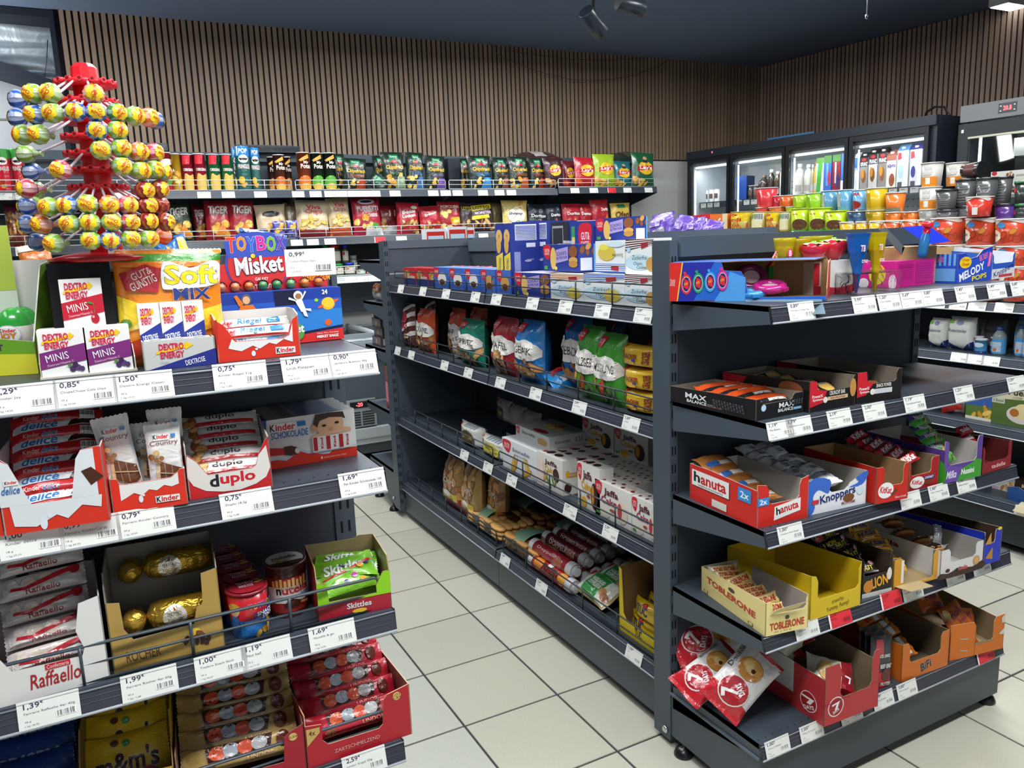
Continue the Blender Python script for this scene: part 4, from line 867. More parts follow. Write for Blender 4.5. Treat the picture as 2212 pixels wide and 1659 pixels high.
def lolly(c,seed):
 mb = MB(); r = .0143
 def ball(u,v):
  a,b = 2 * pi * u,pi * v; k = 1 + .045 * sin(a * 11 + seed) * (sin(b) ** .6) + .03 * noise.noise(Vector((u * 9,v * 9,seed)))
  return (r * k * sin(b) * cos(a),-r * k * cos(b) * .97,r * k * sin(b) * sin(a))
 cc = LC[c]
 mb.grid(ball,26,12,cc,'foil',colf=(lambda u,v: (cc if int(u * 13) % 2 else tuple(q * .6 + .3 for q in C(cc))) if c != 'd' else (cc if int(v * 12 + u * 3) % 3 else '#a8641e')))
 if c != 'd' or 1:
  def F(a,b,o):
   x,z = a - r,b - r; d = math.hypot(x,z); k = min(.98,d / r); rr = r * 1.03 + o; return (x / r * rr,-math.sqrt(max(0,1 - k * k)) * rr,z / r * rr)
  pts = [(.5 + (.33 + .045 * abs(sin(4 * t))) * cos(t),.5 + (.33 + .045 * abs(sin(4 * t))) * sin(t)) for t in [2 * pi * i / 40 for i in range(40)]]
  fan = [('p',[(.5,.5),pts[i],pts[(i + 1) % 40]],'#f4cf1c') for i in range(40)]
  b0 = len(mb.v)
  for s_ in fan: art(mb,F,2 * r,2 * r,[s_],'foil',base=.0003,lim=.006)
  art(mb,F,2 * r,2 * r,[('t','Chupa',.24,.51,.76,.72,'#cf3a1c',dict(b=.02,rot=seed * 77 % 360)),('t','Chups',.24,.28,.76,.49,'#cf3a1c',dict(b=.02,rot=seed * 77 % 360))],'foil',base=.0005,lim=.006)
 # twisted neck
 mb.lathe([(.007,0),(.003,.007),(.005,.012)],8,tuple(q * .7 + .2 for q in C(cc)),'foil',0,0,0)
 for i in range(len(mb.v) - 24,len(mb.v)): x,y,z = mb.v[i]; mb.v[i] = (x,r * .93 + z,y)
 return mb
LP = {}
RR = .104
for ti,row in enumerate(tl):
 for k,(px,py,c) in enumerate(row):
  best = None
  for i in range(-100,101):
   a = -pi / 2 + i * pi / 100 * .72; P = Vector((TWX + RR * cos(a),TWY + RR * sin(a),tz[ti]))
   q = proj(P); e = abs(q[0] - px) + (.15 * abs(i) if False else 0)
   if best is None or e < best[0]: best = (e,a,P)
  a,P = best[1],best[2]; rr = RR
  if best[0] > 4:
   rr = RR * 1.13; P = Vector((TWX + rr * cos(a),TWY + rr * sin(a),tz[ti]))
  P.z = (Vector((0,0,EYE)) + ray(px,py) * ((P.xy.length) / ray(px,py).xy.length)).z
  sd = len(LP) % 3
  key = (c,(ti * 3 + k) % 3)
  if key not in LP: LP[key] = (lolly(c,(ti * 3 + k) % 3 + 1).data('lollipop'),)
  o = bpy.data.objects.new('lollipop',LP[key][0]); COL.objects.link(o)
  tow = Vector((TWX,TWY,0)) - Vector((P.x,P.y,0)); ya = math.atan2(tow.y,tow.x) - pi / 2
  # label side turned partly to the front
  o.matrix_basis = Matrix.Translation(P) @ Matrix.Rotation(ya,4,'Z')
  tag(o,'%s wrapped lollipop, %s from the left in the %s tier of the tower' % (LN[c],ORD[k],ORD[ti]),'lollipop','lollipops on the red tower')
  L_ = (tow.length - .030); st = MB(); tgt = Vector((0,L_,tz[ti] + .001 - P.z)); st.tube([(0,.016,0),tuple(tgt)],.0019,'#e8dce4','plastic',6); st.tube([(0,.012,0),(0,.024,0)],.0032,'#a83a7a','plastic',6)
  st.build('stick',o)
# -- bags behind (rear half of the left gondola)
def bluebag(lab,px0,px1,pyb,Y,h,seed,rot,z=1.376):
 f = PY(px0,px1,pyb,Y,z)
 mb = pillow(f.w,h,.05,'#2a6fb8',[('p',[(.1,.2),(.4,.1),(.55,.5),(.3,.8)],'#e8b83a'),('p',[(.6,.6),(.9,.5),(.95,.95),(.7,.9)],'#e8c23a'),('r',0,.93,1,1,'#2a5a9a')],'z',seed=seed,wr=2.6,sl=.06,box=.1,nu=14,nv=14)
 put(mb,'snack_bag',f.m(0,.03,0,rot=rot),lab,'bag','crumpled blue snack bags')
bluebag('crumpled blue snack bag with yellow patch just right of the lollipops',362,440,500,1.70,.115,3,(-25,-14,0))
bluebag('blue snack bag lying between lollipops and the round header sign',405,520,520,1.64,.085,4,(-30,8,0))
bluebag('blue snack bag partly hidden behind the round header sign',505,612,560,1.68,.135,6,(-20,12,0))
f = PY(52,128,540,1.64,1.376); mb = pillow(f.w,.11,.03,'#e07a2a',[('e',.25,.62,.2,.14,'#f2efe8'),('e',.22,.58,.13,.05,'#1a1a1c'),('r',.0,.9,1,1,'#e8e4dc'),('r',.1,.3,.4,.42,'#e8e0d8')],seed=8)
put(mb,'snack_bag',f.m(0,.02,-.01,rot=(-6,-8,0)),'orange snack bag with white patch behind the lowest lollipops','bag')
f = PY(22,62,555,1.72,1.376); mb = MB(); mb.box(0,0,0,f.w,.08,.055,'#a9adb2','plastic',dict(top='#cdd0d3')); put(mb,'plastic_bin',f.m(0,0,0),'small grey plastic bin at the left behind the lollipops','bin')

# ================= second shelf
# red tray of milk slices (overhanging)
f = PZ(11,1158,239,1123,S2); f.o.y += 0; h = f.hp(228,964); hl = f.hp(229,1067)
r1 = hl / h
mb = tray(f.w,.15,h * 1.02,KR,'#cfcac6',front=[(0,0),(1,0),(1,.98),(.965,1.0),(.80,.97),(.745,.87),(.66,r1 + .0),(.28,r1 - .02),(.12,.90),(.05,.97),(0,.97)],side=[(0,0),(1,0),(1,1),(0,1)],
   fart=[('p',[(.66,r1),(.745,.87),(.80,.97),(.92,.98),(.92,r1)],'#dfe3e6'),('p',[(.0,r1),(.28,r1),(.12,.90),(.05,.95),(0,.95)],'#dfe3e6'),('p',[(.08,r1),(.95,r1),(.93,r1 - .16),(.75,r1 - .1),(.6,r1 - .25),(.5,r1 - .18),(.3,r1 - .30),(.1,r1 - .26)],'#dfe3e6'),
    ('p',[(.78,.70),(.88,.74),(.99,.60),(.86,.50)],'#4a2618'),('e',.37,.10,.035,.09,'#dfe8ee'),('e',.43,.18,.018,.03,'#dfe8ee'),('t','delice',.03,.52,.20,.62,'#2a6ab0',dict(sh=.2))] + kinder(.07,.65,.18,.69))
put(mb,'display_carton',f.m(),'red and white carton of milk slices jutting over the second shelf edge','carton','open display cartons')
for k in range(6):
 dark = k >= 3
 mb = pillow(f.w * .93,.038,.024,'#c8242a',[('p',[(.02,.45),(1,.55),(1,1),(.02,1)],'#e4e6e8'),('t','delice',.12,.52,.52,.92,'#2a7ac0',dict(sh=.2,b=.02)),('p',[(.62,.5),(.78,.6),(.98,.5),(.97,.95),(.68,.9)],'#3c2016'),('t','delice',.34,.1,.52,.36,'#6ab0e0',dict(sh=.2)),('t','Kinder',.14,.12,.32,.34,'#f0c8c0'),('b',.76,.05,.92,.42)],'x',nu=18,nv=8,seed=20 + k,box=1.2,sl=.035)
 put(mb,'milk_slice',f.m(f.w * .035,.028 + .026 * (k // 1) * .75,.012 + .0235 * k * (1 if k < 4 else .98),rot=(-48,-1.5 + (k % 3),0)),'wrapped red and white milk slice, %s from the bottom in the overhanging carton' % ORD[k],'chocolate bar','milk slices in the overhanging carton')
f = PZ(-70,1172,9,1157,S2); mb = carton(f.w,.14,.07,KR,front=[('r',0,.6,1,1,WH)]); put(mb,'display_carton',f.m(),'red carton cut by the left picture edge on the second shelf','carton','open display cartons')
# country tray
f = PZ(245,1112.6,407.6,1087,S2); h = f.hp(401,1011)
mb = tray(f.w,.12,h,KR,'#c8c2bd',front=[(0,0),(1,0),(1,1),(.93,1),(.9,.93),(.80,.80),(.20,.78),(.12,.82),(.1,.95),(0,.98)],side=[(0,0),(1,0),(1,.8),(0,1)],
   fart=[('p',[(.12,.35),(.12,.80),(.20,.77),(.80,.79),(.9,.92),(.9,.6),(.8,.55),(.7,.62),(.6,.5),(.5,.56),(.4,.42),(.3,.52),(.2,.42)],'#e6e6e3'),('e',.38,.33,.03,.1,'#dfe8ee'),('e',.42,.42,.018,.03,'#dfe8ee')] + [('t','Kinder',.58,.17,.88,.32,'#e8e8e6',dict(b=.12))] + kinder(.58,.17,.88,.32))
put(mb,'display_carton',f.m(),'low red carton holding upright white cereal chocolate bars','carton','open display cartons')
ctry = [('t','Country',.10,.72,.92,.80,'#7a2a3a',dict(b=0,sh=.1))] + kinder(.22,.82,.66,.875) + [('r',.72,.83,.86,.87,'#2a7ac0'),('p',[(.22,.44),(.30,.54),(.95,.42),(.98,.26),(.75,.2),(.2,.32)],'#6a4028'),('p',[(.2,.32),(.22,.44),(.30,.54),(.34,.52),(.3,.3)],'#d8b88a'),('r',.46,.24,.475,.50,'#c09a78'),('r',.66,.24,.675,.47,'#c09a78'),('p',[(.3,.385),(.97,.33),(.97,.345),(.3,.40)],'#c09a78'),('f','nut',.05,.5,.4,.66,5,3),('p',[(0,0),(1,0),(1,.22),(.5,.16),(.2,.08)],'#d8331f')]
for k,(a,b,dy,tilt,lab) in enumerate((((211,1030),(908),.030,-9,'white cereal chocolate bar leaning at the left of the low red carton'),((321,1037),921,.016,0,'white cereal chocolate bar standing upright at the right front of the low red carton'),((323,1000),888,.06,0,'white cereal chocolate bar behind the right upright one, only its top showing'),((286,1010),918,.055,0,'white cereal chocolate bar half hidden behind the leaning one'))):
 x = (ony(a[0],a[1],f.o.y + dy) - f.o).x; ht = f.hp(a[0],b,dy) - .004
 mb = pillow(.052,ht,.012,'#e4e2de',ctry,'z',nu=10,nv=16,seed=30 + k,box=1.2,sl=.07)
 put(mb,'chocolate_bar',f.m(x + (.012 if tilt else 0),dy,.004,rot=(-4,tilt * .7,0)),lab,'chocolate bar','cereal chocolate bars')
# duplo tray
f = PZ(410,1081,590,1053,S2); h = f.hp(579,942); hb = f.hp(540,897,.11)
mb = tray(f.w,.115,hb,'#c32028','#b9b2aa',front=[(0,0),(1,0),(1,h / hb),(.95,h / hb - .06),(.86,.58),(.82,.42),(.76,.37),(.24,.36),(.2,.44),(.12,.6),(.04,.70),(0,.72)],side=[(0,0),(1,0),(1,1),(.85,.97),(0,h / hb)],fc='#c32028',
   fart=[('p',[(.0,.36),(.02,.70),(.12,.59),(.2,.43),(.24,.355),(.76,.365),(.82,.41),(.86,.57),(.96,.71),(.99,.35),(.93,.2),(.8,.11),(.6,.05),(.4,.06),(.2,.11),(.06,.22)],'#dedbd4'),('t','uplo',.375,.13,.80,.35,'#c9202a',dict(b=.05)),('t','d',.25,.155,.36,.35,'#1c1c24',dict(b=.05))])
put(mb,'display_carton',f.m(),'red carton with black and red lettering holding nougat bars on the second shelf','carton','open display cartons')
for k in range(5):
 mb = pillow(f.w * .93,.030,.018,'#e6e3de' if k < 3 else '#d5cfc8',[('r',.1,.12,.95,.35,'#b8262c'),('t','duplo',.3,.42,.7,.85,'#3a2a30'),('e',.12,.5,.06,.35,'#8a5230'),('f','nut',.02,.1,.2,.9,2,k)],'x',nu=16,nv=6,seed=40 + k,box=1,sl=.03)
 put(mb,'nougat_bar',f.m(f.w * .03,.020 + .019 * k,.024 + .016 * k,rot=(-45,0,0)),'white and red nougat bar, %s from the front in its torn red carton' % ORD[k],'chocolate bar','nougat bars in the torn carton')
# stack of chocolate boxes
f = PZ(590,1014,772,983,S2); u_ = f.u; ex = .028; f.o = f.o - u_ * ex; f.w += ex; h = f.hp(767,882)
kf = [('w',0,1,.20,'#d8331f','#b8d0e0',1.0),('p',[(0,.60),(.09,.60),(.12,.7),(.13,1),(0,1)],'#1f3f86'),('t','100g',.01,.73,.11,.87,'#eef0f4',dict(b=.03)),('t','SCHOKOLADE',.16,.60,.52,.74,'#2a6ab0')] + kinder(.155,.76,.40,.90) + [
 ('r',.42,.80,.50,.90,'#2a7ac0'),('p',[(.12,.28),(.13,.44),(.27,.40),(.27,.26)],'#c8242a'),('p',[(.27,.26),(.27,.42),(.34,.43),(.42,.36),(.41,.25),(.34,.22)],'#4a2a1c'),('e',.40,.31,.025,.06,'#e8dcc8'),
 ('r',.55,.2,.95,.56,'#dcdad6'),('e',.74,.74,.14,.26,'#dcab84'),('e',.585,.72,.035,.08,'#d09a74'),('p',[(.57,.80),(.60,.99),(.74,.999),(.88,.98),(.90,.82),(.86,.87),(.74,.90),(.64,.85),(.61,.72)],'#3c2a20'),
 ('e',.68,.74,.022,.026,'#2c1c16'),('e',.81,.77,.022,.026,'#2c1c16'),('e',.75,.66,.02,.03,'#c98f6a'),('p',[(.54,.52),(.95,.56),(.95,.63),(.88,.66),(.8,.62),(.66,.6),(.56,.58)],'#e0b08a'),('r',.55,.22,.95,.53,'#e6e4e0')]
for q in range(3): kf += [('r',.56 + .13 * q,.24,.60 + .13 * q,.52,'#b8202a'),('t','Kind',.59 + .13 * q,.36,.70 + .13 * q,.41,'#c8202a',dict(rot=90,b=.04))]
kf += [('t','8',.62,.06,.64,.11,'#f4e8e0',dict(b=.04)),('t','einzeln portionierbare Riegel',.65,.06,.88,.10,'#f0d0c0',dict(b=0))]
for k in range(13):
 mb = carton(f.w - .0,.0098,h,'#dedcd8',front=kf if k == 0 else [('r',0,.6,.13,1,'#1f3f86')],top=[('r',0,0,.14,1,'#1f3f86'),('r',.3,.3,.42,.7,'#8a4a52'),('r',.45,.3,.85,.7,'#6a80a8')],topc='#8f9498',sidec='#e8e8e6')
 put(mb,'chocolate_box',f.m(-.0012 * (k % 3),k * .0103,0),'white chocolate box with red foot, %s from the front in the tight stack' % ORD[k],'box','stack of white chocolate boxes')

# ================= third shelf
f = PZ(-110,1560,239,1465,S3); h = f.hp(219,1285); hb = f.hp(219,1207,.13)
mb = tray(f.w,.14,hb,'#e2e0dc','#b9aeac',front=[(0,0),(1,0),(1,h / hb),(.86,h / hb - .04),(.82,.60),(.86,.40),(.84,.32),(.40,.34),(.30,.6),(.2,h / hb),(0,h / hb)],side=[(0,0),(1,0),(1,1),(.6,.98),(0,h / hb)],
   back=[(0,0),(1,0),(1,.98),(.93,1),(.86,.97),(.835,.88),(.81,.97),(.55,.99),(.5,.88),(.46,.99),(0,1)],
   fart=[('t','Raffaello',.50,.10,.82,.26,'#a8202c',dict(sh=.1)),('r',.60,.27,.76,.33,'#c4202c'),('t','Confetteria',.61,.28,.75,.32,'#f0e0e0',dict(b=0))])
put(mb,'display_carton',f.m(),'tall white carton of coconut sweets with red script, third shelf left','carton','open display cartons')
for k in range(5):
 mb = pillow(f.w * .56,.036,.028,'#cfc4c0',[('r',.04,.1,.96,.5,'#e0dad6'),('e',.16,.5,.06,.3,'#ddd0c4'),('e',.34,.45,.09,.32,'#d8c8b8'),('e',.55,.5,.09,.32,'#d8c8b8'),('p',[(.12,.3),(.3,.2),(.5,.35),(.8,.6),(.95,.75),(.95,.9),(.7,.75),(.45,.5),(.3,.35),(.14,.42)],'#c01c2c'),('t','Raffaello',.3,.05,.7,.25,'#9a2a38',dict(sh=.1)),('e',.88,.75,.07,.25,'#b8142a')],'x','foil',nu=18,nv=8,seed=50 + k,box=1,sl=.04)
 put(mb,'coconut_pack',f.m(f.w * .37,.030 + .013 * k,.030 + .034 * k,rot=(-35,-2,0)),'white coconut sweet pack with red ribbon, %s from the bottom of its tall carton' % ORD[k],'sweets pack','coconut packs in the white carton')
# gold tray
f = PZ(247,1455,487,1400,S3); h = f.hp(480,1224); hb = f.hp(449,1150,.12)
mb = tray(f.w,.13,hb,'#b3924c','#8d857b',front=[(0,0),(1,0),(1,h / hb),(.85,h / hb - .03),(.84,.52),(.78,.50),(.74,.33),(.2,.30),(.13,.42),(.12,.70),(0,.72)],side=[(0,0),(1,0),(1,1),(.1,1),(0,h / hb)],
   fart=[('t','ROCHER',.12,.08,.42,.19,'#5c3a20',dict(b=0)),('e',.74,.25,.05,.04,'#e8c040'),('f','choc',.62,.1,.86,.22,7,3),('r',0,0,1,.03,'#8f7436')])
put(mb,'display_carton',f.m(),'gold-coloured carton of nut pralines on the third shelf','carton','open display cartons')
RG = random.Random(6)
for k in range(4):
 r_,c_ = k // 2,k % 2
 t = empty('praline_pack',f.m(.018,.035 + .05 * r_,.045 + .066 * r_)); x0 = 0 if c_ == 0 else .035
 if c_ == 0:
  mb = MB()
  for q in range(2):
   def ball(u,v,q=q):
    a,b = 2 * pi * u,pi * v; n = 1 + .10 * noise.noise(Vector((cos(a) * 3,sin(a) * 3,v * 6 + k + q * 5)))
    return (.017 + .019 * n * sin(b) * cos(a),.0 + q * .02 + .019 * n * sin(b) * sin(a),.019 + .019 * n * cos(b) - q * .004)
   mb.grid(ball,16,10,'#c39a3c','metal_foil',flip=True)
  o = mb.build('gold_praline',t); mb = MB(); mb.lathe([(.006,0),(.0055,.001)],12,'#e8dcc0','card',.017,-.0195,.012); tag(t,'gold-foil praline pair at the left of the gold carton, %s layer' % ('lower','upper')[r_],'praline','praline packs in the gold carton')
 else:
  mb = MB(); L = f.w * .64; mb.lathe([(.004,-.004),(.019,.004),(.023,.02),(.023,L - .02),(.019,L - .004),(.004,L + .002)],18,['#c39a3c','#c39a3c','#b8902c','#b8902c','#c39a3c'],'metal_foil')
  for i,(x,y,z) in enumerate(mb.v): mb.v[i] = (.04 + z,x,.023 + y)
  art(mb,lambda a,b,o: (.04 + a,-sin(1.2 - b / .04 * 1.9 + .6) * (.0205 + o) if 0 else -math.sqrt(max(0,1 - ((b - .023) / .0235) ** 2)) * (.0236 + o),b),L,.046,[('c',.36,.5,.40,'#e8e0cc'),('t','FERRERO',.26,.52,.46,.66,'#6a4a28',dict(b=0)),('t','ROCHER',.26,.32,.46,.46,'#6a4a28',dict(b=0)),('p',[(.34,.72),(.38,.72),(.36,.85)],'#a8501e')],'metal_foil',lim=.006)
  mb.build('gold_roll',t); tag(t,'gold praline roll with white oval label in the gold carton, %s layer' % ('lower','upper')[r_],'praline','praline packs in the gold carton')
# snack cups
def scup(x0,x1,yb,yt_,k,lab,dy=0):
 pass
cx0 = onz(549,1398,S3); cx0 = ony(549,1380,1.312); r = .0335
for k in range(6):
 P = Vector((cx0.x - .0 - .004 * k,cx0.y + .034 + .049 * k,S3)); hh = .082
 if k > 4: break
 mb = cup(r * .86,r,hh,'#b8202a','#8c2230',[('r',0,0,1,.42,'#2a5aa0'),('r',.3,.05,.95,.4,'#2f78c0'),('e',.22,.66,.10,.14,'#e8b890'),('e',.22,.74,.11,.09,'#e8c838'),('p',[(.12,.2),(.3,.2),(.28,.52),(.15,.52)],'#2a68b8'),('f','chips',.5,.06,.9,.36,6,2)] +
    [('t',ch,.46 + .075 * i,.66,.53 + .075 * i,.80,c,dict(out='#f4f4f4',b=.08,ow=.15)) for i,(ch,c) in enumerate(zip('TOYBOX',('#e03a1e','#f08a1e','#2a6ad0','#d8289a','#7ab82a','#6a3aa8')))] + [('p',[(.54,.40),(.97,.44),(.97,.62),(.54,.58)],'#2a2a78'),('t','SNACK',.58,.50,.9,.59,'#f4f4f4',dict(b=.03)),('t','STICK',.66,.41,.92,.49,'#f4f4f4',dict(b=.03))] if k == 0 else [('r',0,0,1,.4,'#2a5aa0')],lidm='gloss',m='gloss',lh=.004,n=28)
 art(mb,lambda a,b,o: (a,b,hh + .0002 + o),2 * r,2 * r,[('e',.5,.5,.44,.44,'#9c1f2c'),('t','TOYBOX',.28,.6,.72,.76,'#e8b0c0',dict(b=.04)),('t','SNACK STICK',.32,.42,.68,.56,'#d0c8e0',dict(b=.04)),('f','chips',.68,.5,.88,.8,3,3)],'gloss')
 put(mb,'snack_cup',Matrix.Translation((P.x - r,P.y - r,P.z)) @ Matrix.Rotation(0,4,'Z'),'red snack stick cup with foil lid, %s from the front in its row' % ORD[k],'cup','row of red snack cups')
P = onz(634,1334,S3); r = .036; hh = .098
mb = cup(r * .92,r,hh,'#b8322a','#5a3a30',[('r',0,0,1,.10,'#3c2018'),('r',0,.80,1,1,'#3c2018'),('p',[(0,.30),(1,.30),(1,.62),(0,.62)],'#e6e4e0'),('t','utella',.36,.48,.84,.64,'#c8202a',dict(b=.05)),('t','n',.27,.48,.35,.60,'#18181c',dict(b=.05)),('t','&GO!',.66,.37,.82,.46,'#2a7ac0',dict(b=.02)),('p',[(.36,.22),(.44,.35),(.52,.38),(.68,.3),(.6,.2)],'#4a2618'),('p',[(.66,.3),(.64,.26),(.82,.2),(.83,.25)],'#d8a860')] + [('r',.22 + .06 * i,.62,.26 + .06 * i,.76 + .02 * (i % 3),'#e0b468') for i in range(9)],n=28)
art(mb,lambda a,b,o: (a,b,hh + .0002 + o),2 * r,2 * r,[('e',.5,.5,.46,.46,'#cfd0ce'),('p',[(.1,.3),(.9,.3),(.8,.1),(.5,.03),(.2,.1)],'#4a2a1c'),('t','nutella',.2,.5,.8,.7,'#7a2a2c',dict(b=.04)),('f','chips',.3,.3,.7,.45,4,4)],'gloss')
put(mb,'snack_cup',Matrix.Translation((P.x - r,P.y - .0,P.z)) @ Matrix.Rotation(0,4,'X'),'round red and white hazelnut spread snack tub with breadsticks','tub')
# green sour candy tray
f = PZ(690,1345,847,1312,S3); h = f.hp(842,1231); hb = f.hp(812,1161,.10)
mb = tray(f.w,.125,hb,'#a81e30','#a08a64',front=[(0,0),(1,0),(1,h / hb),(.90,h / hb - .01),(.80,.50),(.80,.34),(.15,.34),(.14,.55),(.12,h / hb - .03),(0,h / hb)],side=[(0,0),(1,0),(1,1),(.1,.98),(0,h / hb)],back=[(0,0),(1,0),(1,1),(.78,1.02),(.72,.97),(.25,.98),(0,1)],
   fart=[('p',[(0,.30),(1,.30),(1,h / hb),(.90,h / hb - .015),(.80,.49),(.80,.34),(.15,.34),(.14,.55),(.12,h / hb - .04),(0,h / hb)],'#8fd01e'),('t','Skittles',.38,.14,.72,.25,'#d8c8c8',dict(out='#8a1420',b=.06,ow=.12)),('e',.55,.08,.1,.04,'#e0b82a')],edge='#a08a64')
mb.prism([(0,hb * .98),(f.w * .16,hb * .98),(0,hb * .75)],(0,.1235,0),(1,0,0),(0,0,1),(0,-1,0),.0008,'#8fd01e'); mb.prism([(f.w,hb * .99),(f.w * .72,hb * .99),(f.w,hb * .86)],(0,.1235,0),(1,0,0),(0,0,1),(0,-1,0),.0008,'#8fd01e')
put(mb,'display_carton',f.m(),'lime green and red cardboard carton of sour candy bags, third shelf right','carton','open display cartons')
sk = [('t','Skittles',.15,.52,.8,.80,'#f0f2f4',dict(sh=.1,b=.05)),('p',[(.1,.42),(.5,.50),(.95,.72),(.96,.78),(.5,.56),(.1,.46)],'#c8242a'),('e',.6,.35,.05,.07,'#c03a9a'),('e',.45,.22,.05,.07,'#3a2a70'),('e',.72,.2,.05,.07,'#e8a02a'),('e',.82,.38,.05,.07,'#3a2a70'),('e',.25,.25,.05,.07,'#5aa82a')]
for k,(dx,dy,dz,rot,lab) in enumerate(((.010,.022,.035,(-50,-6,0),'green sour candy bag facing forward in the lime carton'),(.012,.05,.005,(-50,-4,0),'green sour candy bag lowest in the lime carton'),(.004,.055,.075,(-78,12,0),'folded green candy bag on top in the lime carton'))):
 mb = pillow(f.w * .86,.075,.02,'#78b82a',sk,'x',nu=16,nv=12,seed=60 + k,wr=1.6,sl=.07)
 put(mb,'candy_bag',f.m(dx,dy,dz * .8,rot=rot),lab,'bag','green sour candy bags')
# ================= lowest visible shelf
f = PZ(666,1662,890.6,1585,S4); h = f.hp(886,1476); D_ = .17
lid_ = [('p',[(.0,.0),(.12,0),(.12,.6),(.0,.55)],'#a81828')]
mb = tray(f.w,D_,h,'#b31d2c','#a87a6a',front=[(0,0),(1,0),(1,1),(.78,.92),(.74,.84),(.72,.38),(.68,.32),(.20,.34),(.15,.45),(.15,.75),(.0,.80)],side=[(0,0),(1,0),(1,.95),(0,1)],
   fart=[('c',.87,.84,.08,'#d8b86a'),('t','LOT',.83,.84,.91,.89,'#7a4a20'),('t','2,59',.82,.78,.92,.83,'#7a4a20'),('t','ZARTSCHMELZEND',.25,.14,.68,.21,'#e0a8a0',dict(b=0)),('p',[(.01,.42),(.13,.62),(.13,.72),(.01,.74)],'#c8a860'),('t','4x',.03,.6,.09,.7,'#6a2a1a')],edge='#c8a080')
put(mb,'display_carton',f.m(),'red carton of red praline packs jutting out at the right of the lowest shelf','carton','open display cartons')
def lindor(k,w,c,seed,dk):
 sp = [('p',[(.22,.35),(.75,.35),(.78,.92),(.2,.92)],'#3a1a18'),('e',.30,.62,.07,.26,'#c8502a'),('e',.42,.64,.07,.26,'#9aa0a8'),('e',.54,.62,.07,.26,'#c84a2a'),('e',.66,.64,.07,.26,'#a8a8a8'),('e',.87,.62,.06,.30,'#5a2418'),('t','LINDOR',.55,.1,.78,.26,'#e8c0a8',dict(b=0)),('e',.22,.18,.06,.12,dk)]
 return pillow(w,.046,.034,c,sp,'x','foil',nu=18,nv=8,seed=seed,box=.9,sl=.05,wr=1.3)
for k in range(5):
 mb = lindor(k,f.w * .92,'#b01a2c',70 + k,'#8a4a30')
 put(mb,'praline_pack',f.m(f.w * .05,.026 + .034 * k,.028 + .018 * k,rot=(-36,0,0)),'red praline pack with clear window, %s from the front in the jutting red carton' % ORD[k],'sweets pack','red praline packs')
f = PZ(390,1740,664,1664,S4); h = f.hp(664,1560)
mb = tray(f.w,.17,h,'#a81c2c','#8a6a5a',front=[(0,0),(1,0),(1,.99),(.90,.90),(.84,.8),(.82,.3),(.15,.3),(.1,.66),(0,.7)],side=[(0,0),(1,0),(1,.95),(0,1)],fart=[('c',.91,.78,.08,'#d8b86a'),('t','2,59',.875,.75,.945,.8,'#7a4a20'),('p',[(.0,.38),(.1,.40),(.1,.66),(0,.66)],'#c8a860'),('t','4x',.02,.5,.07,.58,'#6a2a1a')])
put(mb,'display_carton',f.m(),'dark red carton of gold praline packs, middle of the lowest shelf','carton','open display cartons')
for k in range(6):
 mb = lindor(k,f.w * .93,'#a88a50',80 + k,'#6a4a20')
 put(mb,'praline_pack',f.m(f.w * .03,.022 + .026 * k,.028 + .020 * k,rot=(-36,0,0)),'gold praline pack with clear window, %s from the front of its dark red carton' % ORD[k],'sweets pack','gold praline packs')
f = PZ(185,1790,385,1735,S4); mb = tray(f.w,.17,.14,'#e0b81e','#7a6440',hf=.07,fart=[],edge='#a8803a',side=[(0,0),(1,0),(1,1),(.35,1),(.15,.75),(0,.5)]); put(mb,'display_carton',f.m(),'yellow carton of candy bags at the bottom, left of the gold packs','carton','open display cartons')
mm_ = [('t',"m&m's",.12,.30,.88,.68,'#4a2a1e',dict(out='#f0e8d8',b=.08,ow=.13)),('e',.75,.2,.1,.12,'#c8242a'),('e',.3,.18,.05,.06,'#3a8a3a'),('e',.5,.8,.05,.06,'#3a8a3a'),('e',.36,.84,.05,.06,'#5a3020')]
for k in range(4):
 mb = pillow(f.w * .92,.10,.022,'#e0b41c',mm_,'x',nu=14,nv=12,seed=90 + k,wr=1.4,sl=.06)
 put(mb,'candy_bag',f.m(f.w * .03,.03 + .035 * k,.02 + .022 * k,rot=(-38,-2,0)),'yellow candy bag with brown lettering, %s from the front at the bottom left' % ORD[k],'bag','yellow candy bags')
f = PZ(-60,1860,178,1793,S4); mb = tray(f.w,.17,.13,'#1f3c78','#2a2c34',hf=.07,edge='#3a4a70'); put(mb,'display_carton',f.m(),'dark blue carton in shadow at the bottom left corner','carton','open display cartons')
for k in range(3):
 mb = pillow(f.w * .92,.10,.022,'#1c3a80',[('t','CRISPY',.15,.35,.85,.65,'#8a9ab8',dict(b=.05))],'x',nu=12,nv=10,seed=94 + k,wr=1.4)
 put(mb,'candy_bag',f.m(f.w * .03,.03 + .035 * k,.02 + .02 * k,rot=(-38,-2,0)),'dark blue candy bag, %s from the front in the bottom left corner' % ORD[k],'bag','dark blue candy bags')
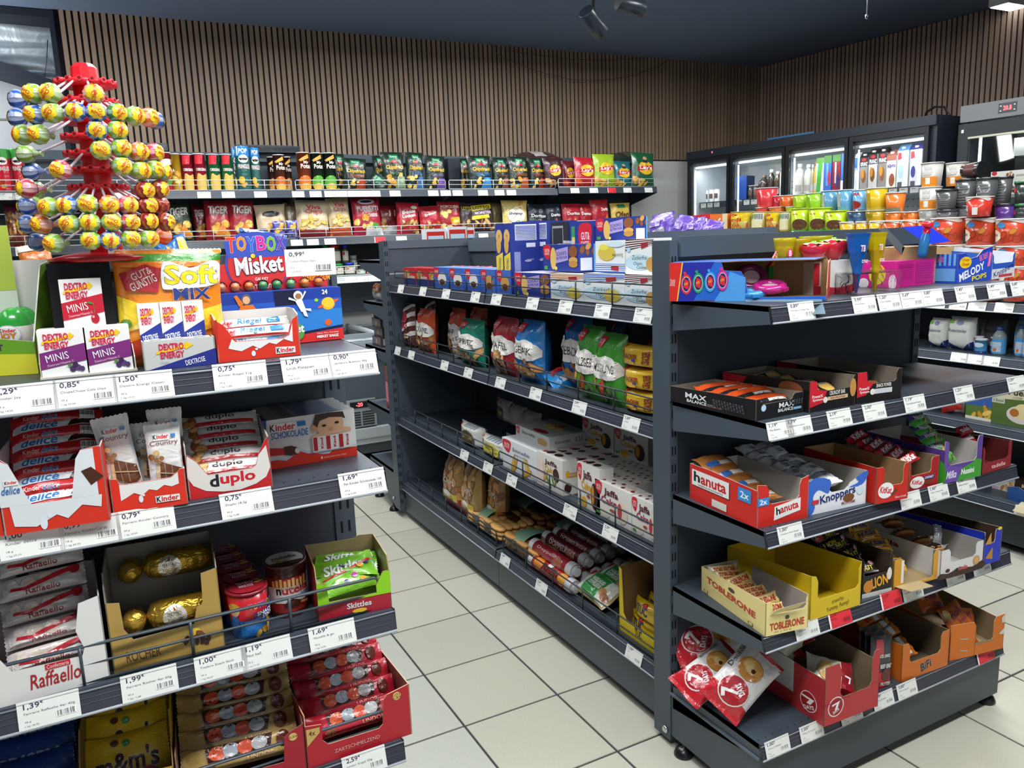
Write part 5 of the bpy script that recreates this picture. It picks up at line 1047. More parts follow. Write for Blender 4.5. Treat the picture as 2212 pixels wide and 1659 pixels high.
# ================================================================ goods on the near gondola end (endcap)
def tr(x0,y0,x1,y1,z,top,back,d,col,cin,lab,fart=(),lart=(),notch=None,side=None,name='display_carton',bdy=None,**kw):
 """open carton from its two bottom front pixels, pixel of a front top corner and of a back top corner"""
 f = PZ(x0,y0,x1,y1,z); h = f.hp(*top); hb = max(h * .8,f.hp(back[0],back[1],d if bdy is None else bdy)) if back else h; r = h / hb
 a,b,c_,e = notch or (.12,.88,.45,1)
 front = [(0,0),(1,0),(1,r),(b + .04,r * e),(b,r * (e - .12)),(b,r * (c_ + .08)),(b - .05,r * c_),(a + .05,r * c_),(a,r * (c_ + .08)),(a,r * (e - .12)),(a - .04,r * e),(0,r)]
 mb = tray(f.w,d,hb,col,cin,front=front,side=side or [(0,0),(1,0),(1,1),(0,r)],fart=[_sc(p,r) for p in fart],lart=lart,**kw)
 put(mb,name,f.m(),lab,'carton','open display cartons'); return f,h,hb
def _sc(p,r):
 p = list(p)
 if p[0] in 'r': p[2] *= r; p[4] *= r
 elif p[0] in 'ec': p[2] *= r; p[4 if p[0] == 'e' else 3] *= r
 elif p[0] == 'p' or p[0] == 's': p[1] = [(a,b * r) for a,b in p[1]]
 elif p[0] == 't': p[3] *= r; p[5] *= r
 elif p[0] in 'bf':
  i = 1 if p[0] == 'b' else 2; p[i + 1] *= r; p[i + 3] *= r
 return tuple(p)
def bars(f,n,w,hh,t,col,sp,name,lab,grp,x=.006,y=.02,z=.014,sx=0,sy=.024,sz=.004,rot=(-60,0,0),jit=4,seed=1,cols=1,cx=0,m='foil',cat='chocolate bar',seal='x',along='x',lift=0):
 R = random.Random(seed)
 for k in range(n):
  c_ = k % cols; r_ = k // cols
  mb = pillow(w,hh,t,col,sp,seal,m,nu=14,nv=8,seed=seed * 10 + k,box=1.0,sl=.06,wr=1.4)
  put(mb,name,f.m(x + c_ * cx + sx * r_,y + sy * r_,z + sz * r_ + lift,rot=(rot[0] + R.uniform(-jit,jit),rot[1] + R.uniform(-jit,jit),rot[2] + R.uniform(-jit,jit))),lab % ORD[k],cat,grp)
# top shelf
f = PZ(1444,651,1628,654,E1); f = PZ(1446,651,1786,650,E1); h = f.hp(1442,568); W5 = f.w
mb = MB(); th = .002; n1 = .50
pf = [(0,0),(1,0),(1,.12),(.62,.10),(.52,.12),(.50,.55),(.47,.75),(.36,.78),(.345,.98),(0,1)]
mb.prism([(a * W5,b * h) for a,b in pf],(0,0,0),(1,0,0),(0,0,1),(0,-1,0),th,'#2262c8','#a5825c','#c0a078')
mb.box(0,0,0,W5,.17,th,'#8a6a48'); mb.prism([(0,0),(W5,0),(W5 * .98,h * .95),(0,h)],(0,.17,0),(1,0,0),(0,0,1),(0,1,0),th,'#2a5cc0','#9c7a55')
mb.box(0,0,0,th,.17,h,'#c8281e'); mb.prism([(0,0),(.17,0),(.17,h * .95),(.05,h * .9),(.0,h * .3)],(W5,0,0),(0,1,0),(0,0,1),(1,0,0),th,'#c22a2e','#a5825c')
mb.prism([(0,.0),(W5 * .36,0),(W5 * .45,.035),(W5 * .92,.03),(W5 * .96,.17),(0,.17)],(0,0,h),(1,0,0),(0,1,0),(0,0,1),th,'#3a62a8','#8a6a48')
mb.prism([(W5 * .50,0),(W5 * .97,0),(W5 * 1.0,-.05),(W5 * .54,-.055)],(0,0,.004),(1,0,0),(0,1,.55),(0,0,1),th,'#5d7480','#8fa0a8')
sp = [('p',[(0,0),(.05,0),(.085,1),(0,1)],'#cf2a22'),('p',[(.05,0),(.058,0),(.093,1),(.085,1)],'#e8c23a'),('p',[(.058,0),(.16,0),(.30,1),(.093,1)],'#232a9a'),('p',[(.30,0),(.50,0),(.5,.6),(.40,.75),(.38,.5)],'#4f9ae0'),('t','SOUR BLAST',.00,.42,.045,.55,'#f0d8d0',dict(rot=85,b=0))]
for i,(x,c) in enumerate(((.115,'#d83030'),(.195,'#1f9a60'),(.275,'#3a9ae0'),(.355,'#d0308a'))):
 sp += [('e',x,.44 + .03 * i,.037,.26,c),('e',x,.44 + .03 * i,.028,.20,'#e8e4e8'),('e',x,.44 + .03 * i,.026,.185,'#22286a'),('p',[(x - .018,.36 + .03 * i),(x + .016,.30 + .03 * i),(x + .018,.52 + .03 * i),(x - .012,.58 + .03 * i)],'#d02a32'),('e',x - .01,.73 + .03 * i,.01,.04,c),('t','TOY',x - .014,.42 + .03 * i,x + .012,.48 + .03 * i,'#f0d048',dict(rot=30))]
art(mb,Ffront(),W5,h,sp,'card')
put(mb,'display_carton',f.m(),'long blue torn candy carton with red left end overhanging the top shelf','carton','open display cartons')
def ring_candy(x,y,z,R_,c,lab,rot=(0,0,0)):
 mb = MB(); mb.tube([(R_ * cos(a),R_ * sin(a),0) for a in [2 * pi * i / 24 for i in range(24)]],R_ * .36,c,'gloss',10,closed=True); mb.lathe([(R_ * .7,-.003),(R_ * .7,.003)],20,'#e8d0d8','gloss')
 mb.box(-.008,-R_ * 1.6,-.004,.008,-R_ * 1.1,.004,c,'gloss'); put(mb,'round_candy_dispenser',f.m(x,y,z,rot=rot),lab,'candy','round plastic candy dispensers')
ring_candy(W5 * .64,.05,.030,.030,'#b0247a','round magenta candy dispenser lying in the opening of the torn blue carton',(12,0,60))
ring_candy(W5 * .50,.11,.05,.030,'#7a2a5a','dark magenta round candy dispenser deep inside the torn blue carton',(50,10,0)); ring_candy(W5 * .53,.035,.016,.028,'#2a86c8','light blue round candy dispenser at the torn edge of the blue carton',(5,0,20))
f = PZ(1770,640,1854,632,E1); f.o.y += .02; f = Fr((f.o.x,f.o.y,E1),(f.o.x + f.w,f.o.y,E1),E1); h = f.hp(1850,560)
mb = carton(f.w,.17,h,'#cfccc6',front=[('p',[(0,0),(1,0),(1,.25),(.6,.18),(0,.3)],'#a8283a'),('r',0,.3,.14,.95,'#d02a34')]); put(mb,'candy_carton',f.m(),'plain white and red carton between the torn blue carton and the cone sweets','carton')
RZ_ = f.o.z + h
for i,(x0,x1,y0,y1,c,lab) in enumerate(((1695,1728,514,560,'#d8c81e','first'),(1722,1766,516,562,'#d0b818','second'),(1764,1812,510,545,'#c8c424','third'))):
 g = PY(x0,x1,540,1.47 + .04 * (i == 2),E1); z0 = .075; hh = g.hp(x0,y0) - z0
 mb = MB(); r = g.w / 2; mb.lathe([(r * .5,0),(r * .8,hh * .4),(r * 1.0,hh * .85),(r * 1.06,hh),(r * .7,hh * .97),(.002,hh)],12,c,'tint',r,r,z0); mb.lathe([(r * .45,0),(r * .7,hh * .4),(r * .8,hh * .7)],10,'#c89a1e','gloss',r,r,z0); mb.lathe([(r * .6,0),(r * .6,z0)],12,'#c8b8a0','card',r,r,0)
 art(mb,lambda a,b,o: (a + r * .5,r * .1 - o,z0 + hh * .2 + b),r,hh * .5,[('e',.3,.5,.3,.3,'#e03a80'),('t','B',.2,.3,.5,.7,'#ffffff')],'gloss')
 put(mb,'candy_cup',g.m(),'shiny yellow candy cup behind the torn carton, %s from the left' % lab,'cup','yellow candy cups')
for i,(x0,x1,y0,yb) in enumerate(((1760,1810,520,562),(1804,1850,512,560))):
 g = PY(x0,x1,545,1.42,E1); hh = g.hp(x0,y0) - h; r = g.w * .43
 mb = MB(); mb.lathe([(r * .35,0),(r * .7,hh * .2),(r,hh * .62),(r * .9,hh * .82),(r * .4,hh * .9)],16,'#c01e30','gloss',r,r,h)
 for k in range(6): a = k * pi / 3; mb.face([(r + .004 * cos(a + 1),r + .004 * sin(a + 1),h + hh * .92),(r + r * .9 * cos(a - .25),r + r * .9 * sin(a - .25),h + hh * .80),(r + r * 1.1 * cos(a),r + r * 1.1 * sin(a),h + hh * .86),(r + r * .9 * cos(a + .3),r + r * .9 * sin(a + .3),h + hh * .80)],'#6fd028','gloss')
 mb.lathe([(r * .25,0),(r * .15,hh * .12)],10,'#6fd028','gloss',r,r,h + hh * .86)
 put(mb,'strawberry_candy',g.m(),'strawberry-shaped red candy container with green leaves, %s one' % ('left','right')[i],'candy','strawberry candy containers')
g = PY(1662,1701,540,1.50,E1); mb = MB(); hh = g.hp(1690,519); z0 = g.hp(1680,575)
mb.prism([(0,z0),(g.w,z0),(g.w * .8,hh),(g.w * .62,hh - .01)],(0,0,0),(1,0,0),(0,0,1),(0,-1,0),.006,'#c8301e',m='gloss'); mb.box(0,0,0,g.w,.006,z0,'#2a8a3a'); art(mb,Ffront(),g.w,hh,[('t','AUA',.35,.62,.8,.82,'#f4f4f4',dict(out='#2a2a60',b=.04,rot=50)),('p',[(.1,.55),(.35,.55),(.6,.85)],'#e8b82a')],'gloss')
put(mb,'header_card',g.m(),'pointed red card with white lettering behind the torn blue carton','sign')
# holder and cones
g = PY(1852,1950,590,1.345,E1)
mb = MB(); mb.box(0,.0,.05,g.w,.09,.053,'#c8ccd0','clear'); mb.box(0,0,0,.003,.09,.053,'#c8ccd0','clear'); mb.box(g.w - .003,0,0,g.w,.09,.053,'#c8ccd0','clear'); put(mb,'cone_holder',g.m(),'clear plastic holder for the blue and yellow cone sweets','holder')
for i,(x0,x1,yt_,yb,c,dy,lab) in enumerate(((1856,1901,504,626,'#2a7ac8',.01,'translucent blue cone of sweets, front one'),(1848,1880,506,600,'#3f5a6a',.06,'dark translucent cone of sweets behind the blue one'),(1896,1932,502,622,'#d8c81e',.02,'translucent yellow cone of sweets right of the blue cone'))):
 g2 = PY(x0,x1,560,1.345 + dy,E1); hh = g2.hp(x0,yt_); r = g2.w * .37
 mb = MB(); mb.lathe([(.003,.001),(r * .45,hh * .42),(r * .8,hh * .70),(r,hh * .93),(r * 1.1,hh),(r * .8,hh * .96)],9,c,'tint',r,r,0,sm=False,cap=False); mb.lathe([(.002,.01),(r * .4,hh * .44),(r * .72,hh * .70),(r * .7,hh * .72)],10,('#3a8ad0','#3a5060','#e0862a')[i],'gloss',r,r)
 cyl_art(mb,r * .85,r,r,hh * .3,[('t','TB',.3,.5,.45,.85,'#f0d0d8',dict(out='#c02a50',b=.05)),('t','crazy',.35,-.2,.65,.05,'#f0e8e0')],'gloss',hh * .55,r * .95)
 put(mb,'candy_cone',g2.m(),lab,'candy','cone-shaped sweets')
# magenta box, melody box, wafer box
g = PZ(1872,626,1937,622,E1); h = g.hp(1869,562)
P0 = onz(1936,622,E1); P1 = onz(2016,612,E1)
b = PZ(1936,622,2016,612,E1); h = b.hp(1936,565)
mb = carton(b.w,.11,h,'#d01a8a',left=[('e',.5,.5,.22,.40,'#e8c82a'),('t','Lucky',.3,.45,.7,.65,'#d01a5a',dict(rot=60)),('e',.15,.15,.14,.2,'#e8e0e8'),('e',.9,.2,.1,.3,'#f0d8e4')],front=[('r',.05,.72,.42,.86,'#b0147a'),('r',.5,.1,.96,.9,'#b81680')] + [('t','Zutaten Ingredienti',.54,.8 - .09 * i,.93,.84 - .09 * i,'#8a1060',dict(b=0)) for i in range(7)] + [('t','Brause Konfekt',.07,.62 - .09 * i,.42,.66 - .09 * i,'#8a1060',dict(b=0)) for i in range(5)],topc='#c8308a')
put(mb,'candy_carton',b.m(),'closed magenta candy carton right of the cone sweets','carton')
b = PZ(2066,612,2140,604,E1); h = b.hp(2068,548); hb = b.hp(2140,532)
strp = [('r',.08 * i,.5,.08 * i + .04,1,'#7ab8e8') for i in range(13)]
mb = tray(b.w,.115,hb,'#2440b0','#b89a6a',front=[(0,0),(1,0),(1,1),(.72,.92),(.55,.72),(.35,.68),(.2,.85),(.05,.84),(0,.84)],side=[(0,0),(1,0),(1,.84),(0,.84)],
   fart=[('p',[(0,.35),(.3,.65),(.5,.65),(.9,.9),(1,.5),(1,.0),(0,0)],'#2a52c8'),('e',.22,.58,.17,.17,'#f0cf1c'),('t','Chupa',.12,.60,.33,.70,'#cf3a1c',dict(b=.02)),('t','Chups',.12,.47,.33,.57,'#cf3a1c',dict(b=.02)),('t','MELODY',.05,.18,.78,.42,'#ffffff',dict(rot=14,b=.05,out='#1a2a80',ow=.05)),('t','POPS',.42,.05,.85,.2,'#f4dc2a',dict(out='#1a2a80',rot=6,b=.04)),('p',[(.85,.4),(.93,.42),(.97,.8),(.9,.85)],'#f07ab8'),('t','REAL TALENT',.60,.62,.85,.80,'#f07ab8',dict(rot=12,b=.04))],
   lart=[('r',0,0,1,.84,'#2a52c8')] + [('r',.06 + .12 * i,.5,.12 + .12 * i,.84,'#6ab0e8') for i in range(8)] + [('r',.04,.05,.96,.42,'#6aa8e0'),('e',.12,.68,.09,.14,'#f0cf1c'),('t','REAL TALENT POPS',.34,.60,.66,.76,'#e06ab0',dict(b=.04)),('t','ODY',.18,.55,.3,.75,'#ffffff',dict(b=.05))])
put(mb,'display_carton',b.m(),'blue striped lollipop carton with yellow flower logo on the top shelf','carton','open display cartons')
# open carton behind with raised blue flap
g = PY(1948,2030,560,1.45,E1); zt = g.hp(1950,490); z1 = g.hp(1990,524)
mb = MB(); mb.box(0,0,0,g.w * .9,.10,z1 - .01,'#a5885c'); mb.prism([(-.10,zt - .004),(-.07,zt),(.01,z1 - .01),(0,z1 - .03)],(0,0,0),(1,0,0),(0,0,1),(0,-1,0),.002,'#5c6468','#8a7a5a')
mb.mesh([(-.005,0,zt),(g.w * .82,.02,zt + .001),(g.w * 1.0,-.03,z1),(.04,-.045,z1 - .004)],[(3,2,1,0),(0,1,2,3)],'#1f33c0','gloss')
put(mb,'display_carton',g.m(),'kraft carton with raised shiny blue flap behind the lollipop carton','carton','open display cartons')
mb = MB(); mb.lathe([(.010,0),(.012,.01),(.013,.05),(.009,.062),(.009,.075)],12,['#3a8ac8','#3a8ac8','#3a8ac8','#c82040'],'tint'); mb.lathe([(.003,.075),(.014,.082),(.013,.092),(.004,.096)],12,'#d8203a','gloss')
g3 = PY(1985,2010,560,1.37,E1); put(mb,'candy_bottle',g3.m(.01,.0,g3.hp(1985,540) - .02,rot=(0,12,0)),'small blue candy bottle with red stopper leaning under the blue flap','bottle')
f_,h_,hb_ = tr(2141,604,2190,597,E1,(2190,545),(2192,525),.16,'#2a5cc0','#cfd2d6','blue and white wafer carton at the right end of the top shelf',fart=[('r',0,0,1,.40,'#dfe3ea'),('t','Knoppers',.08,.16,.95,.44,'#1c2a7a',dict(rot=10)),('r',.3,.05,.9,.16,'#c8424a')],notch=(.06,.9,.62,1))
bars(f_,3,f_.w * .9,.04,.016,'#2a5cc0',[('r',0,0,1,.3,'#e4e6ea')],'wafer_bar','blue wrapped wafer bar in the blue and white carton, %s from the front','wafer bars on the top shelf',y=.03,z=.03,sy=.035)
# second shelf: three low black cartons
mx = dict(b=.02)
f,h,hb = tr(1632,910,1734,890,E2,(1734,846),(1483,830),.30,'#17181b','#8f8578','low black carton with white lettering, left end of the second shelf',notch=(.10,.78,.72,1),edge='#8a7a68',
 fart=[('c',.16,.55,.16,'#bcd8e8'),('t','MAX',.48,.42,.80,.66,'#e8e8e8',mx),('t','BALANCE',.46,.22,.78,.38,'#e8e8e8',mx),('r',.79,.22,.96,.34,'#7ab0d8')] + [('p',[(.7 + .05 * (i % 6),.45 + .09 * (i // 6)),(.72 + .05 * (i % 6),.5 + .09 * (i // 6)),(.7 + .05 * (i % 6),.55 + .09 * (i // 6)),(.68 + .05 * (i % 6),.5 + .09 * (i // 6))],'#4c5054') for i in range(18)],
 lart=[('t','MAX',.20,.48,.46,.82,'#e8e8e8',mx),('t','BALANCE',.22,.22,.46,.42,'#e8e8e8',mx),('t','SPORT',.47,.3,.54,.37,'#7ab0d8'),('t','PROTEIN BAR',.47,.2,.64,.28,'#b87a5a')] + [('p',[(.56 + .032 * (i % 11),.25 + .11 * (i // 11)),(.573 + .032 * (i % 11),.31 + .11 * (i // 11)),(.56 + .032 * (i % 11),.37 + .11 * (i // 11)),(.547 + .032 * (i % 11),.31 + .11 * (i // 11))],('#5c6064','#3c4044')[i % 2]) for i in range(55)])
bars(f,4,f.w * .93,.045,.02,'#d8501e',[('r',0,0,1,.35,'#26262a'),('r',.5,.1,.9,.3,'#e0dcd8')],'protein_bar','orange and black protein bar in the low black carton, %s from the front','protein bars',y=.03,z=.022,sy=.05,rot=(-70,0,0),seed=3)
f,h,hb = tr(1748,892,1847,874,E2,(1750,825),(1590,800),.30,'#1a1718','#8f8578','black and red carton of crunchy protein bars in the middle of the second shelf',notch=(.14,.93,.62,1),edge='#8a7a68',
 fart=[('p',[(0,.15),(.28,.25),(.36,.62),(.17,.7),(.14,.98),(0,1)],'#c8202e'),('t','PowerX',.05,.44,.28,.54,'#f0e8e8',mx),('t','System',.06,.32,.28,.42,'#f0e8e8',mx),('t','CRUNCHY BAR',.42,.46,.76,.60,'#e8e0d8',mx),('r',.38,.30,.82,.42,'#d8b890'),('t','32% PROTEIN',.44,.33,.76,.39,'#6a3a1a',mx),('c',.33,.34,.1,'#e8e0d8'),('e',.93,.6,.07,.3,'#c08a48')],
 lart=[('p',[(0,1),(.0,.5),(.22,.5),(.30,1)],'#b01c2a'),('e',.80,.84,.13,.3,'#8a5230'),('t','CRUNCHY BAR',.38,.3,.7,.5,'#5a5654',mx)])
bars(f,5,f.w * .92,.045,.02,'#2a2220',[('e',.75,.5,.18,.4,'#d8b05a'),('r',.05,.3,.5,.6,'#c8843a'),('r',.1,.7,.8,.85,'#8a8480')],'protein_bar','dark nut protein bar in the black and red carton, %s from the front','protein bars',y=.03,z=.022,sy=.045,sz=.001,rot=(-60,0,0),seed=4)
f,h,hb = tr(1850,873,1946,860,E2,(1946,795),(1770,770),.30,'#1a1718','#8f8578','black and red snack bar carton, right one of three on the second shelf',notch=(.24,.88,.6,1),edge='#8a7a68',
 fart=[('p',[(0,.2),(.2,.25),(.36,.62),(.22,.7),(.2,1),(0,1)],'#c8202e'),('t','PowerX',.05,.42,.27,.52,'#f0e8e8',mx),('t','System',.06,.30,.27,.40,'#f0e8e8',mx),('t','SNACK POWER',.42,.46,.76,.58,'#e8e0d8',mx),('r',.38,.26,.78,.42,'#c8ccd0'),('c',.34,.34,.1,'#e8e0d8')],lart=[('p',[(0,1),(.0,.5),(.2,.5),(.28,1)],'#b01c2a')])
bars(f,3,f.w * .9,.045,.02,'#33302e',[('e',.75,.5,.2,.4,'#7a4a2a'),('r',.1,.3,.5,.5,'#8a9ab0')],'protein_bar','dark protein bar in the right black carton, %s from the front','protein bars',y=.03,z=.02,sy=.05,rot=(-62,0,0),seed=5)
# third shelf
f,h,hb = tr(1635,1142,1745,1117,E3,(1750,1026),(1506,998),.26,'#cf2820','#c9c3ba','red carton with black and red name on white, left end of the third shelf',notch=(.22,.82,.50,.95),side=[(0,0),(1,0),(1,1),(.70,1.02),(0,.96)],
 fart=[('t','anuta',.43,.30,.82,.46,'#c8202c',mx),('p',[(.32,.1),(.84,.22),(.84,.52),(.33,.42)],'#ecebe6'),('t','anuta',.44,.26,.80,.42,'#c8202c',dict(b=.04,rot=6)),('t','h',.36,.22,.44,.40,'#18181c',dict(b=.05,rot=6)),('r',.0,.50,.22,.68,'#3a8ad0'),('t','2x',.04,.53,.18,.65,'#f0f4f8',mx)],
 lart=[('r',.05,.42,.62,.86,'#1c1c1e'),('r',.04,.44,.61,.88,'#ecebe6'),('t','anuta',.18,.54,.57,.80,'#c8202c',dict(b=.04)),('t','h',.07,.56,.17,.84,'#18181c',dict(b=.05)),('t','HASELNUSS-SCHNITTE',.14,.47,.52,.51,'#3a2a28'),('r',.74,.56,.92,.90,'#3a8ad0'),('t','2x',.77,.64,.89,.82,'#f0f4f8',mx),('r',.36,.07,.58,.27,'#d8d4cc')])
bars(f,8,.088,.075,.022,'#b07038',[('r',.1,.1,.4,.4,'#3a6ab0'),('r',.42,.12,.8,.36,'#e0d8d0'),('r',0,0,1,.05,'#8a5a2a')],'wafer_pack','bronze wafer pack in the red carton, %s counted from the front bottom','bronze wafer packs',x=.008,y=.022,z=.05,sy=.055,sz=.012,rot=(-80,0,0),cols=2,cx=.003,seed=6,cat='wafer',lift=.004)
f,h,hb = tr(1747,1114,1870,1087,E3,(1872,1016),(1680,985),.26,'#e4e6ea','#c9c3ba','white and blue wafer carton overflowing with white packs',notch=(.34,.66,.55,.72),
 fart=[('s',[(0,0),(.1,.2),(.06,.5),(.15,.7),(.3,.55),(.34,.62),(.34,.95),(0,1)],'#3a6ac8'),('s',[(.68,.6),(.85,.7),(.8,.85),(1,1),(1,.8),(.9,.6)],'#3a6ac8'),('t','Knoppers',.18,.26,.80,.58,'#1c2a70',dict(b=.04,rot=6,out='#ffffff',ow=.05)),('e',.68,.30,.10,.12,'#7a4a28'),('e',.88,.46,.06,.14,'#cfe0ea'),('t','MILCHCREME',.56,.12,.8,.2,'#8a2a20',mx),('r',.04,.3,.16,.42,'#c8303a')])
bars(f,12,.062,.058,.026,'#e6e7ea',[('r',.55,.82,1,1,'#2a4a9a'),('b',.4,.25,.62,.6)],'wafer_pack','white and blue wafer pack in the overflowing carton, %s counted from the front','white wafer packs',x=.003,y=.018,z=.060,sy=.042,sz=.006,rot=(-74,0,0),cols=2,cx=.060,seed=7,cat='wafer',jit=8)
f,h,hb = tr(1891,1090,1960,1076,E3,(1893,1012),(1766,961),.26,'#c8261e','#a5825c','empty-looking red wafer bar carton with torn kraft rim',notch=(.24,.84,.45,1),edge='#c8a878',
 fart=[('e',.30,.34,.24,.22,'#f2f0ee'),('t','KitKat',.12,.26,.48,.44,'#c8202a',dict(b=.04,rot=-10)),('p',[(.45,.22),(.62,.34),(.68,.3),(.5,.16)],'#6a3a20'),('t','Have a break',.6,.07,.95,.13,'#f0d8d4')])
bars(f,1,.06,.05,.012,'#c8261e',[('e',.5,.5,.4,.3,'#f2f0ee')],'wafer_bar','single red wafer bar left in the torn kraft-rimmed carton, %s one','red wafer bars',y=.05,z=.01,rot=(-80,0,0))
f,h,hb = tr(1962,1062,2026,1046,E3,(2027,984),(1900,950),.26,'#a81c26','#8f7a5c','dark red chunky wafer bar carton beside the kraft-rimmed one',notch=(.06,.74,.50,1),edge='#c8a878',
 fart=[('e',.28,.24,.24,.20,'#f2f0ee'),('t','KitKat',.1,.17,.46,.32,'#c8202a',dict(b=.04,rot=-10)),('r',.50,.28,.85,.40,'#3a3a80'),('t','CHUNKY',.53,.3,.82,.38,'#f4f4f4',mx),('p',[(.5,.12),(.62,.26),(.76,.24),(.7,.1)],'#6a3a20')])
bars(f,6,.075,.03,.022,'#c2202c',[('t','KitKat',.2,.15,.8,.85,'#f2f0ee',dict(b=.06))],'wafer_bar','red and white wafer bar in the dark red carton, %s from the front','red wafer bars',x=-.002,y=.02,z=.055,sy=.032,sz=.006,rot=(-50,-8,0),seed=9,jit=12)
f,h,hb = tr(2037,1046,2118,1027,E3,(2045,955),(1905,925),.26,'#5c3f8f','#c3bdb8','purple and green carton of nut wafer chocolate bars',notch=(.10,.86,.42,1),side=[(0,0),(1,0),(1,1),(0,1)],
 fart=[('p',[(0,0),(1,0),(1,.4),(.86,.45),(.7,.36),(.5,.3),(.3,0)],'#3f9a34'),('p',[(0,0),(.36,0),(.5,.32),(.1,.42),(.1,.98),(0,1)],'#6a4aa0'),('t','Milka',.08,.10,.34,.28,'#f0ecf4',dict(sh=.2)),('t','Nussini',.46,.13,.80,.27,'#f4f4f0',dict(b=.03))],lart=[('s',[(.6,0),(1,0),(1,.62),(.85,.62),(.68,.4)],'#3f9a34'),('t','Milka',.18,.70,.48,.88,'#b8a8cc',dict(sh=.2))])
bars(f,5,.085,.042,.020,'#4fae4a',[('r',0,.5,.5,1,'#5a3f92'),('t','Nussini',.2,.4,.75,.8,'#f4f4f0',dict(b=.03)),('f','nut',.3,.05,.8,.3,3)],'chocolate_bar','green and purple nut wafer bar in the purple carton, %s from the front','green wafer chocolate bars',x=.002,y=.025,z=.048,sy=.018,sz=.022,rot=(-55,0,0),seed=10,jit=7)
f2_ = f
bars(f,1,.09,.06,.020,'#4a3a86',[('r',0,0,1,.3,'#332a6a')],'chocolate_bar','dark purple bar lying across the top of the purple carton, %s one','green wafer chocolate bars',x=-.055,y=.13,z=.165,rot=(-68,-12,10),seed=12)
f,h,hb = tr(2120,1025,2183,1007,E3,(2185,952),(2120,930),.26,'#8c1824','#5a2020','narrow dark red carton of hazelnut bars at the right end of the third shelf',notch=(.08,.88,.38,1),fart=[('t','tadelle',.32,.12,.8,.28,'#e8b8b0',mx)])
bars(f,4,.058,.03,.02,'#b01c2c',[('t','tadelle',.1,.2,.7,.7,'#f4f0ee',dict(b=.03)),('e',.85,.5,.1,.3,'#c88a40')],'chocolate_bar','red hazelnut bar in the narrow dark red carton, %s from the bottom','red hazelnut bars',x=.003,y=.03,z=.03,sy=.012,sz=.022,rot=(-50,0,0),seed=11,jit=3)
# fourth shelf
tb = lambda x0,y0,x1,y1,r=0: [('t','TOBLERONE',x0,y0,x1,y1,'#c03a22',dict(b=.04,rot=r,out='#8a7a3a',ow=.045))]
f,h,hb = tr(1653,1376,1745,1355,E4,(1746,1284),(1534,1222),.28,'#ead890','#b5aca6','pale yellow carton with red lettering, left end of the fourth shelf',notch=(.16,.94,.62,1),edge='#c8b890',
 fart=tb(.10,.14,.90,.36) + [('t','24 x 35 g',.2,.06,.6,.10,'#7a6a3a'),('e',.5,.46,.05,.06,'#4a4030')],lart=tb(.10,.46,.86,.70,-2) + [('e',.5,.86,.05,.08,'#4a4030')] + [('t','feine Schweizer Milchschokolade mit Honig',.2,.40 - .05 * i,.75,.42 - .05 * i,'#5a5030',dict(b=0)) for i in range(3)] + [('r',.05,.05,.12,.16,'#3a3420'),('r',.06,.06,.11,.15,'#ead890'),('r',.76,.05,.83,.16,'#3a3420'),('r',.77,.06,.82,.15,'#ead890')])
bars(f,9,.082,.030,.022,'#d9bc78',[('t','TOBLERONE',.12,.2,.9,.75,'#a82a1c',dict(b=.04)),('r',0,0,.08,1,'#c8c0b0')],'nougat_bar','yellow triangular nougat bar in the pale yellow carton, %s from the front','yellow nougat bars',x=.004,y=.035,z=.035,sy=.026,sz=.002,rot=(-45,0,0),seed=13,jit=8)
mb = MB(); mb.prism([(.0,0),(.075,.01),(.094,.032),(.012,.022)],(0,0,0),(1,0,0),(0,-.5,.8),(0,-1,0),.0015,'#e0cc88','#b5aca6'); _fl = mb.build('torn_flap'); _fl.matrix_basis = f.m(.012,-.001,h * .62)
tag(_fl,'torn cardboard flap bent out over the front of the pale yellow carton','cardboard')
f,h,hb = tr(1749,1342,1858,1306,E4,(1858,1214),(1619,1182),.30,'#d8b81a','#cfae18','bright yellow nearly empty carton in the middle of the fourth shelf',notch=(.14,.95,.42,.96),edge='#d8c040',fart=[('t','crunchy,',.42,.22,.66,.34,'#4a3c10',dict(b=0,rot=4)),('t','Yummy, Funny!',.32,.07,.76,.20,'#4a3c10',dict(b=0,rot=4))])
mb = MB(); mb.box(.004,.004,.0022,.08,.28,.004,'#d8d4c8'); put(mb,'white_liner',f.m(.012,0,.001),'white paper liner on the floor of the bright yellow carton','liner')
bars(f,2,.06,.03,.018,'#1f3a9a',[('r',.2,.2,.8,.6,'#e8b82a')],'chocolate_bar','blue bar deep inside the bright yellow carton, %s one','blue bars',x=.03,y=.10,z=.012,sy=.05,rot=(-70,20,0),seed=14)
f,h,hb = tr(1861,1294,1925,1278,E4,(1925,1196),(1800,1170),.28,'#1c1a1a','#4a3a30','black carton of yellow-lettered caramel bars on the fourth shelf',notch=(.06,.9,.55,1),fart=[('t','LION',.3,.22,.85,.50,'#e8a82a',dict(b=.06,rot=8,out='#5a1a10',ow=.05)),('e',.2,.28,.16,.16,'#c8802a'),('r',.0,.0,1,.12,'#c8c4c0'),('e',.9,.5,.08,.16,'#e8e0d8')])
bars(f,12,.085,.036,.026,'#26201e',[('t','LION',.08,.45,.5,.9,'#d8c020',dict(b=.04)),('t','NUT',.4,.1,.85,.5,'#d8c020',dict(b=.04)),('e',.15,.3,.12,.25,'#c03a1e'),('r',.0,0,1,.1,'#b8b4b0'),('e',.85,.7,.1,.2,'#e0a0a8')],'chocolate_bar','black caramel bar with yellow letters in the heaped black carton, %s','black caramel bars',x=-.004,y=.045,z=.04,sy=.04,sz=.016,rot=(-45,-6,0),cols=2,cx=.004,seed=15,jit=12)
